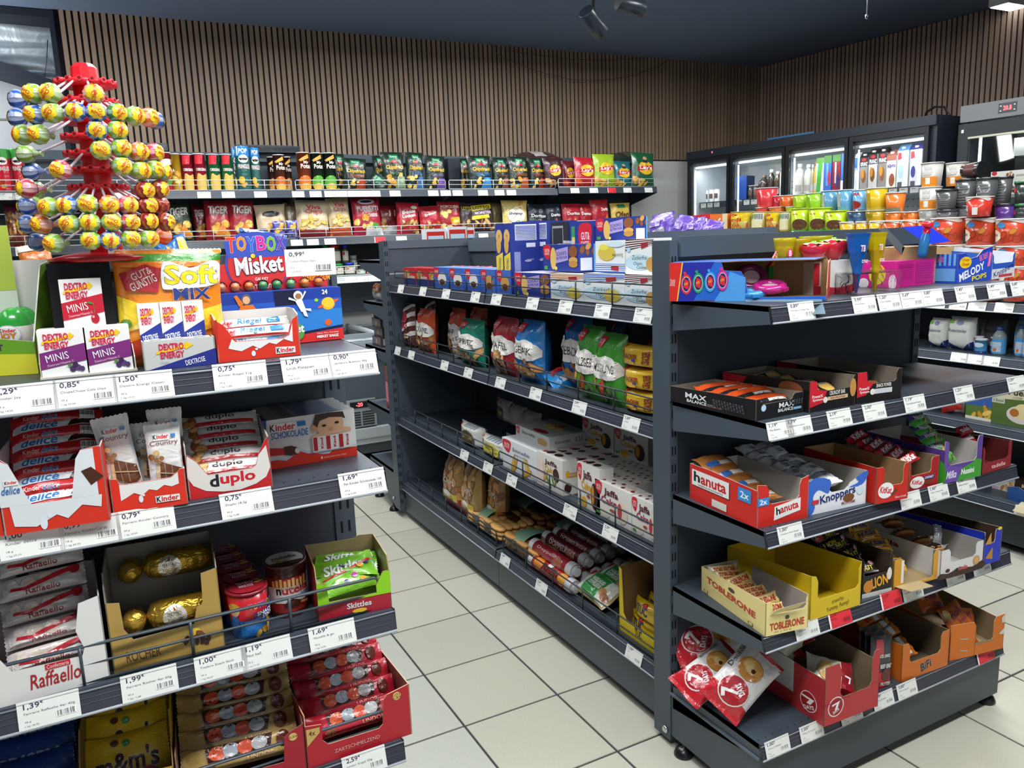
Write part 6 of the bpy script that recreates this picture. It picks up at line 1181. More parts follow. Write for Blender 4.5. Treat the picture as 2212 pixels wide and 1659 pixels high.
f,h,hb = tr(1929,1273,2024,1250,E4,(1930,1212),(2022,1170),.24,'#d89a28','#a08a62','kraft carton of yellow nut bars with its front folded down',notch=(.22,.9,.08,1),edge='#b8a078',fart=[('r',.16,.15,.22,.95,'#e8e4da')])
mb = MB(); mb.prism([(0,0),(.088,0),(.084,.05),(.006,.05)],(0,0,0),(1,0,0),(0,-.95,.1),(0,-.1,-1),.0015,'#a08a62','#c3ab80'); put(mb,'folded_flap',f.m(.004,-.001,.006),'kraft flap folded forward from the yellow nut bar carton','cardboard')
bars(f,5,.075,.042,.024,'#dca822',[('t','NUSSINI',.1,.4,.8,.75,'#1f3a8a',dict(b=.05)),('r',0,.15,.9,.28,'#c8602a'),('r',.1,.2,.6,.26,'#f0e8d0')],'nut_bar','yellow nut bar with blue letters in the kraft carton, %s','yellow nut bars',x=.008,y=.04,z=.03,sy=.03,sz=.016,rot=(-50,8,0),seed=16,jit=9)
f,h,hb = tr(2030,1253,2121,1227,E4,(2031,1192),(1935,1128),.30,'#dcd8d6','#a8a39c','white and brown hazelnut biscuit carton on the fourth shelf',notch=(.22,.82,.52,1),
 fart=[('s',[(0,0),(1,0),(1,.3),(.75,.16),(.45,.28),(.2,.14),(0,.2)],'#3a2418'),('t','utella',.42,.16,.64,.30,'#c8303a',dict(b=.05,out='#f0ecea')),('t','n',.37,.16,.41,.27,'#1c1c20',dict(b=.05)),('e',.84,.36,.08,.16,'#c89458'),('e',.84,.36,.055,.11,'#d8a868'),('e',.16,.26,.09,.10,'#dcd8d6'),('e',.16,.26,.055,.07,'#4a2418')],lart=[('t','nutella',.1,.68,.55,.9,'#a8202a',dict(b=.04))])
R = random.Random(5)
for k in range(5):
 mb = MB(); mb.lathe([(.001,-.005),(.026,-.005),(.030,0),(.026,.005),(.001,.006)],16,['#7a4a28','#a06a3a','#c08a50','#b88048'],'rough'); mb.grid(lambda u,v: (.034 * (2 * u - 1),.034 * (2 * v - 1),.008 + .006 * noise.noise(Vector((u * 6,v * 6,k)))),8,8,'#e8e8e8','clear')
 put(mb,'biscuit',f.m(.035 + .012 * (k % 2),.05 + .05 * k,.05 + .012 * k,rot=(-50 + 6 * k,R.uniform(-20,20),0)),'round brown biscuit in clear wrap in the white carton, %s from the front' % ORD[k],'biscuit','wrapped round biscuits')
mb = pillow(.03,.05,.016,'#c8c8c8',(),'z','metal_foil',nu=8,nv=8,wr=3); put(mb,'foil_scrap',f.m(.055,.07,.075,rot=(-20,20,0)),'crumpled silver wrapper end sticking up in the white biscuit carton','wrapper')
f,h,hb = tr(2123,1222,2160,1210,E4,(2163,1140),(2060,1090),.30,'#2436b8','#4a3a30','blue biscuit carton at the right end of the fourth shelf',notch=(.02,.62,.62,1),edge='#c8b070',fart=[('p',[(.1,.2),(.5,.5),(.52,.12)],'#b8843e'),('p',[(.05,.62),(.35,.95),(.4,.6)],'#c8944e'),('e',.85,1.0,.12,.05,'#e8d02a')])
# bottom shelf
def croi(x0,y0,x1,y1,top,lab,rot,dx=0,dy=0,dz=0,w=None,hh=None,seed=1,flip=False):
 f = PZ(x0,y0,x1,y1,E5)
 sp = [('p',[(0,0),(.22,0),(.26,1),(0,1)],'#c4202c'),('p',[(.96,0),(1,0),(1,1),(.96,1)],'#a81824'),('e',.30,.5,.20,.36,'#e8e4e0'),('e',.30,.5,.185,.335,'#b01c2a'),('t','7',.20,.36,.32,.74,'#f0eeec',dict(b=.03,rot=42)),('t','DAYS',.28,.34,.44,.48,'#f0eeec',dict(b=.03,rot=62)),
   ('e',.66,.52,.16,.30,'#c8863c'),('e',.70,.50,.10,.24,'#e0aa58'),('e',.66,.52,.05,.12,'#e8c88a'),('e',.66,.44,.03,.05,'#4a2214'),('t','Double',.52,.88 if not flip else .08,.86,.98 if not flip else .18,'#26262a',dict(b=0,sh=.1))]
 mb = pillow(w,hh,.05,'#e2dfdb',sp,'x',nu=20,nv=14,seed=seed,sl=.08,wr=1.5,sealc='#c4202c',edge=.45)
 put(mb,'croissant_bag',f.m(dx,dy,dz,rot=rot),lab,'bag','red and white croissant bags')
croi(1478,1505,1540,1505,0,'red and white croissant bag lying at the back, left end of the bottom shelf',(-48,-13,0),0,.06,.05,.225,.12,3)
croi(1510,1560,1570,1560,0,'red and white croissant bag under the others, middle of the loose heap',(-58,-36,0),0,.035,.012,.20,.11,5)
croi(1592,1585,1650,1585,0,'red and white croissant bag leaning in front of the loose heap',(-38,-44,0),0,.012,.012,.195,.12,7)
f,h,hb = tr(1780,1571,1896,1525,E5,(1893,1405),(1594,1391),.33,'#b83238','#8c7c62','big red croissant carton with round emblem on the bottom shelf',notch=(.28,.86,.40,1),side=[(0,0),(1,0),(1,1),(0,.98)],
 fart=[('c',.20,.28,.17,'#ecdcdc'),('c',.20,.28,.15,'#a01c28'),('p',[(.13,.33),(.27,.36),(.22,.22),(.18,.22),(.21,.32),(.13,.30)],'#f0eeec'),('t','DAYS',.15,.18,.26,.23,'#f0eeec',dict(rot=20,b=.03)),('p',[(0,.36),(.98,.46),(.98,.455),(0,.35)],'#8a2028')],
 lart=[('r',.10,.32,.68,.99,'#ccc8c6'),('b',.12,.42,.34,.66),('c',.84,.33,.22,'#ecdcdc'),('c',.84,.33,.20,'#a01c28'),('p',[(.77,.42),(.90,.42),(.86,.28),(.82,.28),(.85,.38),(.77,.38)],'#f0eeec'),('t','DAYS',.79,.17,.90,.25,'#f0eeec',dict(rot=20,b=.03))] + [('t','Croissant mit Kakaofullung und Vanille',.38,.92 - .06 * i,.66,.94 - .06 * i,'#8a8684',dict(b=0)) for i in range(8)])
for k,(dx,dy,dz,rot) in enumerate(((.015,.04,.02,(-55,-8,0)),(.01,.06,.075,(-48,30,0)),(.01,.15,.11,(-50,-10,0)),(.015,.2,.05,(-50,0,0)))):
 sp = [('p',[(.6,0),(1,0),(1,1),(.7,1)],'#9c1826'),('e',.8,.5,.16,.34,'#8a1420'),('p',[(.72,.5),(.9,.5),(.84,.3),(.8,.3),(.84,.45),(.72,.45)],'#f0eeec'),('e',.35,.5,.2,.3,'#d8a860'),('e',.35,.5,.1,.18,'#e8c890')]
 mb = pillow(.13,.10,.04,'#e6dfc4',sp if k else sp[:1],'x',nu=14,nv=10,seed=100 + k,wr=1.5); put(mb,'croissant_bag',f.m(dx,dy,dz,rot=rot),'cream and red croissant bag inside the big red carton, %s from the front' % ORD[k],'bag','croissant bags in the red carton')
for k in range(3):
 g = PZ(1880 - 12 * k,1500 - 12 * k,1938 - 12 * k,1478 - 12 * k,E5); g.w = .085
 sp = [('r',0,0,1,.35,'#b81c28'),('p',[(.1,.75),(.5,.62),(.5,.95),(.2,.95)],'#a84048'),('t','JACK LINKS',.25,.60,.8,.68,'#d8d4d0',dict(b=.03)),('t','BEEF JERKY',.35,.40,.95,.50,'#d8d4d0',dict(b=.03)),('e',.65,.3,.2,.12,'#5a241c'),('t','PROTEIN',.45,.08,.95,.16,'#f0e8e8',dict(b=.03))]
 mb = pillow(.085,.15,.02,'#3a3a3c',sp,'z','matte_foil',nu=10,nv=14,seed=110 + k,box=.6,sl=.04); put(mb,'jerky_pouch',g.m(0,.01,.002,rot=(-6,8,0)),'dark and red dried meat pouch, %s from the front right of the red carton' % ORD[k],'pouch','dried meat pouches')
f,h,hb = tr(1946,1474,2047,1437,E5,(1946,1396),(1880,1340),.22,'#cc6a1c','#6a5a48','low orange carton of snack sausages on the bottom shelf',notch=(.16,.82,.45,1),edge='#a88a60',fart=[('t','BiFi',.40,.12,.62,.36,'#1c1c1e',dict(b=.06,rot=12,out='#f0e8e0',ow=.055))])
bars(f,6,.10,.035,.02,'#d0701e',[('r',.55,.1,.75,.9,'#d8d4d0'),('f','red',.1,.2,.4,.8,3),('e',.45,.6,.04,.2,'#5a9a2a')],'sausage_pack','orange sausage snack in the low orange carton, %s from the front','orange sausage snacks',x=.004,y=.024,z=.045,sy=.028,sz=.012,rot=(-58,-6,0),seed=17,cat='snack')
f,h,hb = tr(2050,1429,2166,1400,E5,(2172,1325),(2060,1270),.24,'#cf6c18','#8f7a5c','tall orange carton of snack rolls with torn white strips, right end of bottom shelf',notch=(.46,.80,.30,.96),side=[(0,0),(1,0),(1,1),(0,1)],edge='#c8a878',
 fart=[('r',.44,.30,.8,.36,'#8f7a5c'),('p',[(.16,.58),(.32,.54),(.33,.50),(.2,.54)],'#b8ada0'),('p',[(.16,.26),(.32,.2),(.33,.16),(.2,.22)],'#b8ada0'),('p',[(.93,.9),(.99,1),(1,.75),(.94,.76)],'#cfc8bc'),('p',[(.92,.5),(.99,.6),(1,.42),(.9,.44)],'#cfc8bc'),('p',[(.455,0),(.46,0),(.46,.9),(.455,.9)],'#9a4c10')])
rl = [('t','Roll',.25,.45,.75,.8,'#8a1c30',dict(b=.05,rot=10,out='#f0d8c0')),('t','Hot',.45,.15,.8,.4,'#8a1c30',dict(b=.05,rot=10,out='#f0d8c0')),('e',.15,.7,.1,.2,'#e8c860')]
for k,(dx,dy,dz,rot) in enumerate(((.045,.035,.06,(-38,-14,0)),(.07,.06,.05,(-30,14,0)),(.05,.02,.02,(-50,0,0)),(.02,.12,.09,(-50,6,0)))):
 mb = pillow(.085,.075,.026,'#c8621e',rl,'x',nu=12,nv=10,seed=120 + k,wr=1.6); put(mb,'snack_roll',f.m(dx,dy,dz,rot=rot),'orange snack roll pack in the tall orange carton, %s' % ('centre top','right','lowest','at the back')[k],'snack','orange snack rolls')
# ================================================================ goods on the long aisle gondola
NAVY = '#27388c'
def px_box(x0,y0,x1,y1,z,top,d,col,front,lab,name='biscuit_box',cat='box',grp=None,left=(),right=(),top_art=(),yaw=0,topc=None,dz=0,sidec=None):
 f = PX(x0,x1,(y0 + y1) / 2 - 8,1.374,z); h = f.hp(*top) - dz
 mb = carton(f.w,d,h,col,front=front,left=left,right=right,top=top_art,topc=topc,sidec=sidec); put(mb,name,f.m(0,0,dz,yaw=yaw),lab,cat,grp); return f,h
gg = lambda x0,y0,x1,y1: [('s',[(x0,y1),(x1,y1),(x1 - (x1 - x0) * .1,y0 + (y1 - y0) * .3),((x0 + x1) / 2 + (x1 - x0) * .1,y0),(x0,y0 + (y1 - y0) * .4)],'#cf2232'),('t','GUT&',x0 + (x1 - x0) * .15,y0 + (y1 - y0) * .58,x1 - (x1 - x0) * .15,y0 + (y1 - y0) * .8,'#f0e4e4'),('t','GUNSTIG',x0 + (x1 - x0) * .12,y0 + (y1 - y0) * .36,x1 - (x1 - x0) * .2,y0 + (y1 - y0) * .54,'#f0e4e4')]
scho = gg(.02,.42,.22,.95) + [('e',.30,.48,.085,.42,'#e0b865'),('p',[(.38,.30),(.72,.42),(.72,.92),(.38,.80)],'#a99ad8'),('t','SCHOKO-',.40,.60,.70,.74,'#3a3470',dict(rot=5)),('t','BUTTER-TALER',.40,.46,.70,.56,'#3a3470',dict(rot=5)),('e',.86,.74,.12,.22,'#8a5230'),('e',.86,.42,.12,.12,'#d0a055'),('e',.86,.28,.12,.12,'#b8843e'),('r',.04,.06,.14,.2,'#4a9a4a'),('e',.38,.12,.04,.07,'#e8d070')]
# red and blue cookie packs
R = random.Random(8)
for k in range(6):
 f = PX(868 + 26 * k,894 + 26 * k,600,1.372,I1)
 if k > 2: break
 mb = carton(f.w * .95,.10,.085,'#c8252e',front=[('r',0,0,1,.35,'#26346e'),('e',.3,.6,.25,.25,'#c08a40'),('t','Cookies',.3,.4,.95,.6,'#f4f0ee')],m='foil'); put(mb,'cookie_pack',f.m(0,.012,0),'red and blue cookie pack, %s from the far end of the top aisle shelf' % ORD[k],'cookies','red and blue cookie packs')
for k in range(5):
 f,h = px_box(938 + 34 * k,620 + 4.4 * k,968 + 34 * k,624 + 4.4 * k,I1,(940 + 34 * k,577 + 1.5 * k),.12,'#3f6ac0',gg(.04,.5,.4,.95) + [('e',.6,.45,.3,.3,'#e8e4e0' if k < 3 else '#c89a50'),('e',.6,.3,.2,.14,'#5a3420')],'blue biscuit box in the low row left of the tall ones, %s from the left' % ORD[k],grp='low blue biscuit boxes',left=[('r',0,0,1,1,'#5a80d0')],right=[('r',.1,.1,.3,.9,'#c8d4ec'),('r',.5,.1,.65,.9,'#c8d4ec')],topc='#6a8ad0')
for k,(x,dy) in enumerate(((0,0),(.36,.01),(.62,.02))):
 f = PX(945,1066,560,1.40,I1); mb = pillow(.115,.072,.035,'#c8242c',[('r',0,0,1,.28,'#24306a'),('s',[(0,.28),(.3,.5),(.6,.3),(1,.55),(1,.2),(0,.2)],'#24306a'),('f','cookie',.03,.25,.38,.9,5,3),('t','Cookies',.35,.45,.85,.75,'#f4f0ee',dict(b=.05,sh=.2)),('e',.08,.85,.08,.1,'#e02a34')],'x',nu=14,nv=8,seed=200 + k)
 put(mb,'cookie_pack',f.m(.0 + x * .42,.07 + dy,f.hp(945,574) - .072,rot=(-4,0,0)),'red and blue cookie pack lying on the low boxes, %s from the left' % ORD[k],'cookies','red and blue cookie packs')
# tall upright ring biscuit boxes
ringa = [('e',.5,.82,.42,.10,'#e0b672'),('e',.5,.82,.12,.03,'#b8843e'),('e',.42,.70,.32,.12,'#d8a860'),('p',[(.05,.28),(.95,.36),(.95,.60),(.05,.54)],'#ead24a'),('t','GOLD-RINGLI',.12,.40,.88,.47,'#3a3a6a',dict(rot=80)),('e',.5,.20,.34,.08,'#dcb068'),('e',.5,.20,.08,.02,'#a87438')] + gg(.1,.02,.9,.12)
bk = [('r',.15,.76,.85,.98,'#e6e8f2')] + [('r',.17,.77 + .02 * i,.83,.78 + .02 * i,'#4a52a0') for i in range(10)] + [('r',.1,.28,.3,.6,'#8a90c8'),('r',.5,.66,.8,.72,'#d8dcec'),('r',.1,.05,.8,.25,'#a8aed8'),('t','400 g',.55,.4,.62,.55,'#e8e8f0',dict(rot=90))]
for k,(x0,x1,xr,lab) in enumerate(((1073,1089,1147,'tall blue ring biscuit box on end, left one with yellow band'),(1090,1105,1160,'tall blue ring biscuit box on end, second one beside the first'))):
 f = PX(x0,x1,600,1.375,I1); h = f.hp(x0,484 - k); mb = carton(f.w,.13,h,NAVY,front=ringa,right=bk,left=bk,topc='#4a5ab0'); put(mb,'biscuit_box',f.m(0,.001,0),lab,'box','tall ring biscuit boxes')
for k,(x0,x1,yt_,art_,c,lab) in enumerate(((1110,1148,480,bk,NAVY,'tall blue box showing its back label and nutrition stripes'),(1149,1190,480,bk,NAVY,'tall blue box with striped back label, right of the first striped one'),
  (1192,1231,481,[('r',0,0,1,1,'#26262a'),('r',.1,.62,.7,.95,'#9aa0a4'),('r',.13,.65,.67,.92,'#26262a'),('t','Downer',.8,.5,.9,.95,'#e8e8e8',dict(rot=90)),('r',.1,.4,.3,.55,'#b8bcc0')],NAVY,'tall blue box with a black information panel'),
  (1233,1284,480,[('r',.08,.62,.22,.94,'#e0c83a'),('r',.08,.8,.22,.94,'#3a9a4a'),('e',.55,.15,.42,.3,'#e0c088'),('e',.55,.2,.1,.06,'#a87a40')] + gg(.42,.5,.92,.95),NAVY,'blue biscuit box with rings, red and white logo upper right'))):
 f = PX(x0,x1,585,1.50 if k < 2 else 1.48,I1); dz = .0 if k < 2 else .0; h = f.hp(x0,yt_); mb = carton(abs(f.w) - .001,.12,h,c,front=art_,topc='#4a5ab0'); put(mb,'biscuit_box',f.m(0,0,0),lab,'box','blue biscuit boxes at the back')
f,h = px_box(1112,647,1190,661,I1,(1112,588),.12,NAVY,scho,'low blue chocolate biscuit box in front row beside tall boxes',right=[('r',.1,.1,.9,.9,'#d8b070')],topc='#d8d4dc')
fb = f
white = lambda c,ck: [('p',[(0,1),(1,1),(1,.86),(0,.66)],c)] + [('p',[(0,.95 - .07 * i),(1,.99 - .045 * i),(1,.975 - .045 * i),(0,.92 - .07 * i)],'#eef0f0') for i in range(4)] + [('p',[(.58,.72),(.82,.80),(.80,.92),(.56,.88)],'#9c2a34'),('e',.5,.35,.5,.22,'#bcdcea'),('e',.12,.7,.07,.07,'#a8d4ec'),('t','Zuckerfrei',.25,.42,.78,.54,'#6a5430',dict(sh=.2,b=0)),('t',ck,.30,.27,.62,.36,'#6a5430',dict(sh=.2,b=0)),('t','Cookies',.42,.16,.78,.26,'#6a5430',dict(sh=.2,b=0)),('e',.95 if ck == 'Choco' else .72,.30,.2,.2,'#d8c050' if ck != 'Choco' else '#c89a50')]
ep = [('r',.1,.05,.8,.5,'#d0d4ea'),('f','cookie',.1,.55,.9,.95,4),('r',.9,0,1,1,'#5aa8e0')]
wb_ = ((1191,1262,668,683,590,'#c07a3a','Butter','white sugar-free cookie box with orange stripes, front row'),(1262,1350,683,699,590,'#2a5ab0','Vanille','white sugar-free cookie box with blue stripes, front row'),(1351,1412,699,712,592,'#5a2a2a','Choco','white sugar-free cookie box with brown stripes, lower one by the post'))
for x0,x1,y0,y1,yt_,c,ck,lab in wb_:
 px_box(x0,y0,x1,y1,I1,(x0,yt_),.13,'#e6eaea',white(c,ck),lab,grp='white sugar-free cookie boxes',right=[('r',.1,.1,.9,.9,'#bcdcea')],topc='#eceeec')
zt = fb.o.z
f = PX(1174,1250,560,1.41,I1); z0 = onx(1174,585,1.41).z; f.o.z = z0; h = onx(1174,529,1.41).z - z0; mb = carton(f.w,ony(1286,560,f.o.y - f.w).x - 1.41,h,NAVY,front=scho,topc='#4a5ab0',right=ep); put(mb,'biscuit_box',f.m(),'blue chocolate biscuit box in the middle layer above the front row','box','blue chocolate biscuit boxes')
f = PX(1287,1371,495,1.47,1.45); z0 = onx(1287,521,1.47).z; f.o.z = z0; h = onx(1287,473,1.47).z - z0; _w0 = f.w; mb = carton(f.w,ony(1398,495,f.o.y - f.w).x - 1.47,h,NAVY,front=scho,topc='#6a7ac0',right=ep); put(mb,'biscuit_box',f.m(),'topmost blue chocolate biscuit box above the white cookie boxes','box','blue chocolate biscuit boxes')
mb = carton(.2,.13,z0 - I1 - .001,'#dfe3e4',topc='#dfe3e4'); put(mb,'biscuit_box',Fr((1.485,onx(1287,495,1.47).y,I1),(1.485,onx(1398,495,1.47).y,I1)).m(),'white cookie box at the back hidden under the topmost blue box','box')
for x0,x1,y0,y1,c,ck,lab,flip in ((1287,1350,588,521,'#2a5ab0','Vanille','white cookie box upside down with yellow cookies, upper row',1),(1352,1412,592,517,'#5a2a2a','Choco','white sugar-free cookie box with brown stripes, upper one by the post',0)):
 f = PX(x0,x1,585,1.395,1.3); z0 = onx(x0,y0,1.395).z; f.o.z = z0; h = onx(x0,y1,1.395).z - z0
 a_ = white(c,ck) if not flip else [('r',0,0,1,.28,'#2a5ab0')] + [('r',0,.05 + .06 * i,1,.08 + .06 * i,'#eef0f0') for i in range(4)] + [('e',.4,.62,.3,.24,'#d8c050'),('e',.3,.8,.16,.1,'#e8dc5a'),('p',[(.55,.08),(.8,.06),(.8,.22),(.55,.2)],'#9c2a34'),('t','Zuckerfrei',.6,.5,.95,.6,'#6a5430',dict(rot=180,b=0)),('e',.7,.9,.3,.1,'#cfe4ec')]
 mb = carton(f.w,.11,h,'#e6eaea',front=a_,topc='#eceeec'); put(mb,'biscuit_box',f.m(),lab,'box','white sugar-free cookie boxes')
# purple bags on the rear side and clear packs on the far end
for k,(x0,x1,y0) in enumerate(((1392,1440,466),(1436,1478,462),(1472,1506,473),(1500,1536,472))):
 f = PX(x0,x1,500,1.93,1.396); mb = pillow(abs(f.w),f.hp(x0,y0),.05,'#6a48b8',[('p',[(.1,0),(.95,0),(.8,.55),(.3,.5)],'#a8a8b4'),('r',.1,.6,.6,.8,'#9a80d0')],'z','foil',nu=12,nv=12,seed=210 + k,wr=2.2,sl=.08)
 put(mb,'snack_bag',f.m(0,.03,0,rot=(-8,(-6,8,-4,10)[k],0)),'purple and silver bag behind the blue biscuit boxes, %s from the left' % ORD[k],'bag','purple bags')
for k,(x0,x1,y0) in enumerate(((918,964,495),(967,1009,490),(1008,1025,491))):
 f = PY(x0,x1,505,4.10,1.376); hh = f.hp(x0,y0); mb = MB(); mb.box(0,0,0,f.w,.05,hh,'#dcdfe4','plastic'); art(mb,Ffront(),f.w,hh,[('r',.08,.05,.92,.9,'#c8302a'),('r',.14,.05,.86,.75,'#b8d4e4')],'gloss')
 put(mb,'clear_pack',f.m(),'small clear pack with red frame on the far gondola end, %s from the left' % ORD[k],'pack','clear red-framed packs')
# ---- second shelf: biscuit bags
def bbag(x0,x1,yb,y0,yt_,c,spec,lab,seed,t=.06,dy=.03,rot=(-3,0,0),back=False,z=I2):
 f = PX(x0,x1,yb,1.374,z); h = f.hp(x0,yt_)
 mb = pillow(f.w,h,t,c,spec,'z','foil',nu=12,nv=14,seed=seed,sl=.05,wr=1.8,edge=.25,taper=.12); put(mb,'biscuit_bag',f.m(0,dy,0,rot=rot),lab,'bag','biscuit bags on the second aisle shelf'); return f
def lbl(c,word,food='cookie',g=True):
 return (gg(.05,.80,.4,.94) if g else []) + [('s',[(.08,.40),(.9,.38),(.95,.62),(.6,.70),(.3,.66),(.1,.72)],'#e6e2dc'),('t',word,.12,.46,.88,.58,'#3a3230',dict(b=.01)),('f',food,.06,.06,.94,.36,9,seedc(c))]
seedc = lambda c: sum(map(ord,c)) % 50
st_ = [('p',[(.0,.1 + .22 * i),(1,.3 + .22 * i),(1,.4 + .22 * i),(.0,.2 + .22 * i)],'#e4ddd6') for i in range(4)] + [('e',.35,.68,.3,.14,'#b8203a'),('t','BISS',.08,.42,.75,.54,'#c8203a',dict(b=.04)),('f','nut',.05,.04,.7,.25,5,3)]
bbag(866,888,744,0,656,'#5a3024',st_,'brown and white striped bag at the far end of the second shelf',1)
bbag(884,902,736,0,652,'#5a3024',st_,'brown and white striped bag behind the first striped one',2,dy=.10)
bbag(894,930,756,0,667,'#d8562a',lbl('o','KRANZ','nut'),'orange biscuit bag standing upright, second kind from the far end',3)
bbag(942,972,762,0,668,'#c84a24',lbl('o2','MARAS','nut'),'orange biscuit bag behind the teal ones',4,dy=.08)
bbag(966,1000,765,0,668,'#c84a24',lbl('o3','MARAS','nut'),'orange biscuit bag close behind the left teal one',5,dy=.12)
bbag(962,990,782,0,705,'#e4e0da',lbl('o4','RITZ','nut',False),'white and teal biscuit bag leaning left of the teal one',16,dy=.05,rot=(-10,-10,0))
bbag(986,1036,785,0,688,'#1f8a72',lbl('t','SPRITZ','nut'),'teal green biscuit bag with heart-shaped label',6,t=.08)
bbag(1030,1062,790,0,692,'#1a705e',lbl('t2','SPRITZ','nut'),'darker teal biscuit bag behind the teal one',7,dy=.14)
bbag(1058,1108,806,0,684,'#a02430',lbl('r','WAFFEL','nut'),'dark red biscuit bag with cream label, middle of second shelf',8,t=.08)
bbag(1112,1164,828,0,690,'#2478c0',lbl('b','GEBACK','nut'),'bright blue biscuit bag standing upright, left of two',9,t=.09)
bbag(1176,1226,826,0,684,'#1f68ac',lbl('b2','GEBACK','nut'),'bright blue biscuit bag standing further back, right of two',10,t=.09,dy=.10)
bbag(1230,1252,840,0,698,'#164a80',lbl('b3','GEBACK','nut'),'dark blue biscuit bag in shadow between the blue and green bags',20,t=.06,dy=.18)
bbag(1240,1290,862,0,703,'#3f9430',lbl('g','SALZGEB','mix'),'green salt biscuit bag, left of two',11,t=.08)
bbag(1280,1338,884,0,718,'#3f9430',lbl('g2','MISCHUNG','mix'),'green salt biscuit bag, right one in front',12,t=.08)
f = PX(1168,1238,840,1.378,I2); mb = pillow(.10,.16,.07,'#1f8ad0',[('r',.1,.1,.4,.4,'#c82a3a'),('r',.6,.2,.9,.9,'#d8dce0')],'z',nu=14,nv=14,seed=220,wr=2); put(mb,'biscuit_bag',f.m(-.02,.02,.035,rot=(-86,0,28)),'bright blue biscuit bag fallen over at the front edge','bag','biscuit bags on the second aisle shelf')
cr = gg(.03,.55,.22,.95) + [('t','CRACKER',.15,.40,.68,.62,'#8a2a2a',dict(b=.04,rot=2)),('e',.45,.2,.14,.15,'#d0a040'),('r',.5,.28,.62,.4,'#2a4a9a'),('t','CRACKER',.72,.35,.98,.65,'#8a2a2a',dict(b=.04,rot=86))]
f = PX(1334,1398,890,1.374,I2); hc = f.hp(1336,742) / 3
for k in range(3):
 for j in range(2):
  mb = pillow(f.w * 1.05,hc * 1.0,.075,'#d8b02a',cr,'x',nu=12,nv=8,seed=230 + k + 5 * j,edge=.12,box=3,sl=.04,wr=.6)
  put(mb,'cracker_pack',f.m(-.004 * k,.042 + .085 * j,hc * k),'yellow cracker pack, %s in the %s column by the post' % (('bottom','middle','top')[k],('front','rear')[j]),'crackers','yellow cracker packs')
# ---- third shelf
wf = [('r',.06,.1,.4,.85,'#4a3420'),('t','BOURBON',.08,.4,.38,.6,'#e0c040')] + gg(.0,.5,.08,.9)
for k,(x0,yb,x1,yt_,c,lab) in enumerate(((983,962,1030,909,'#dcdad2','white wafer pack with dark label at the left of the third shelf'),(1028,990,1086,936,'#e2e0d6','white wafer pack with yellow label on the third shelf'))):
 f = PX(x0,x1,yb,1.374,I3); h = f.hp(x0,yt_)
 mb = pillow(f.w,h,.07,c,gg(.02,.45,.18,.9) + [('e',.5,.4,.28,.36,('#4a3420','#d0c43a')[k]),('t','LOUCKER' if k == 0 else 'WAFFEL',.3,.35,.7,.55,('#e0c040','#8a7a1a')[k])] + [('r',.3 + .1 * i,.9,.36 + .1 * i,1,'#8aa0b0') for i in range(5)],'x',nu=12,nv=8,seed=240 + k,edge=.12,box=3,sl=.05); put(mb,'wafer_pack',f.m(0,.045,0),lab,'wafers','white wafer packs')
for k in range(6):
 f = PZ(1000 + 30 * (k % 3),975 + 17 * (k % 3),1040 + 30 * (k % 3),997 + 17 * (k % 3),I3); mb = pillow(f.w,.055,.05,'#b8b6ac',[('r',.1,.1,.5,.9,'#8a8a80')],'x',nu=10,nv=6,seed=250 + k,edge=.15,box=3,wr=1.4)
 put(mb,'wafer_pack',f.m(.02,.13 + .075 * (k // 3),.005),'grey-white wafer pack lying behind the front ones, %s' % ORD[k],'wafers','wafer packs in the back rows')
for k in range(3):
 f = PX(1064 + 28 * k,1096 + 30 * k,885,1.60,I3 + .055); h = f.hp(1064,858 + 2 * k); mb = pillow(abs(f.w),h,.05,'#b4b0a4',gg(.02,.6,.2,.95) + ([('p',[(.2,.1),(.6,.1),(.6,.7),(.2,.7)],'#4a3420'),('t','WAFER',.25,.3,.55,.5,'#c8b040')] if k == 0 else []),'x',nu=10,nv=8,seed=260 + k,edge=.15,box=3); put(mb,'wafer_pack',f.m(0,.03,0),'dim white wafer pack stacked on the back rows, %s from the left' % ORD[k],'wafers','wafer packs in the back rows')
bw_ = gg(.03,.55,.26,.95) + [('t','Butterwaffeln',.32,.68,.8,.80,'#2a4a80',dict(b=0)),('t','belgischer Art',.36,.54,.74,.62,'#3a3a4a',dict(b=0)),('f','chips',.25,.08,.85,.42,6,5),('r',.86,.05,.99,.2,'#c8ccc8')]
px_box(1088,1018,1161,1057,I3,(1088,945),.09,'#e2e6e8',bw_,'white butter waffle box standing in the front row',right=[('r',.3,.3,.7,.6,'#3a3a3a')],topc='#dcdfe0')
f = PZ(1118,985,1200,1020,I3); z1 = .10
f = PX(1115,1186,940,1.44,I3 + .115); h = .05; f.o.z = onx(1115,942,1.44).z; h = onx(1115,917,1.44).z - f.o.z
mb = carton(f.w,.17,h,'#d8d8d4',front=gg(.02,.3,.12,.9) + [('t','Butterwaffeln',.2,.5,.6,.75,'#3a3a3a',dict(b=0)),('e',.8,.4,.14,.3,'#c8a060')],top=[('f','chips',.3,.3,.7,.8,4),('e',.6,.15,.2,.1,'#9a2a38')],right=[('t','Butterwaffeln',.15,.4,.55,.6,'#3a3a3a',dict(b=0)),('b',.65,.2,.9,.8)],topc='#b8bab8'); put(mb,'waffle_box',f.m(),'white butter waffle box lying flat on top of others','box')
mb = carton(f.w,.17,f.o.z - I3 - .001,'#c8cac8',topc='#b8bab8'); put(mb,'waffle_box',Fr(Vector((f.o.x + .03,f.o.y,I3)),Vector((f.o.x + .03,f.o.y - f.w,I3)),I3).m(),'white waffle box under the flat-lying one, mostly hidden','box')
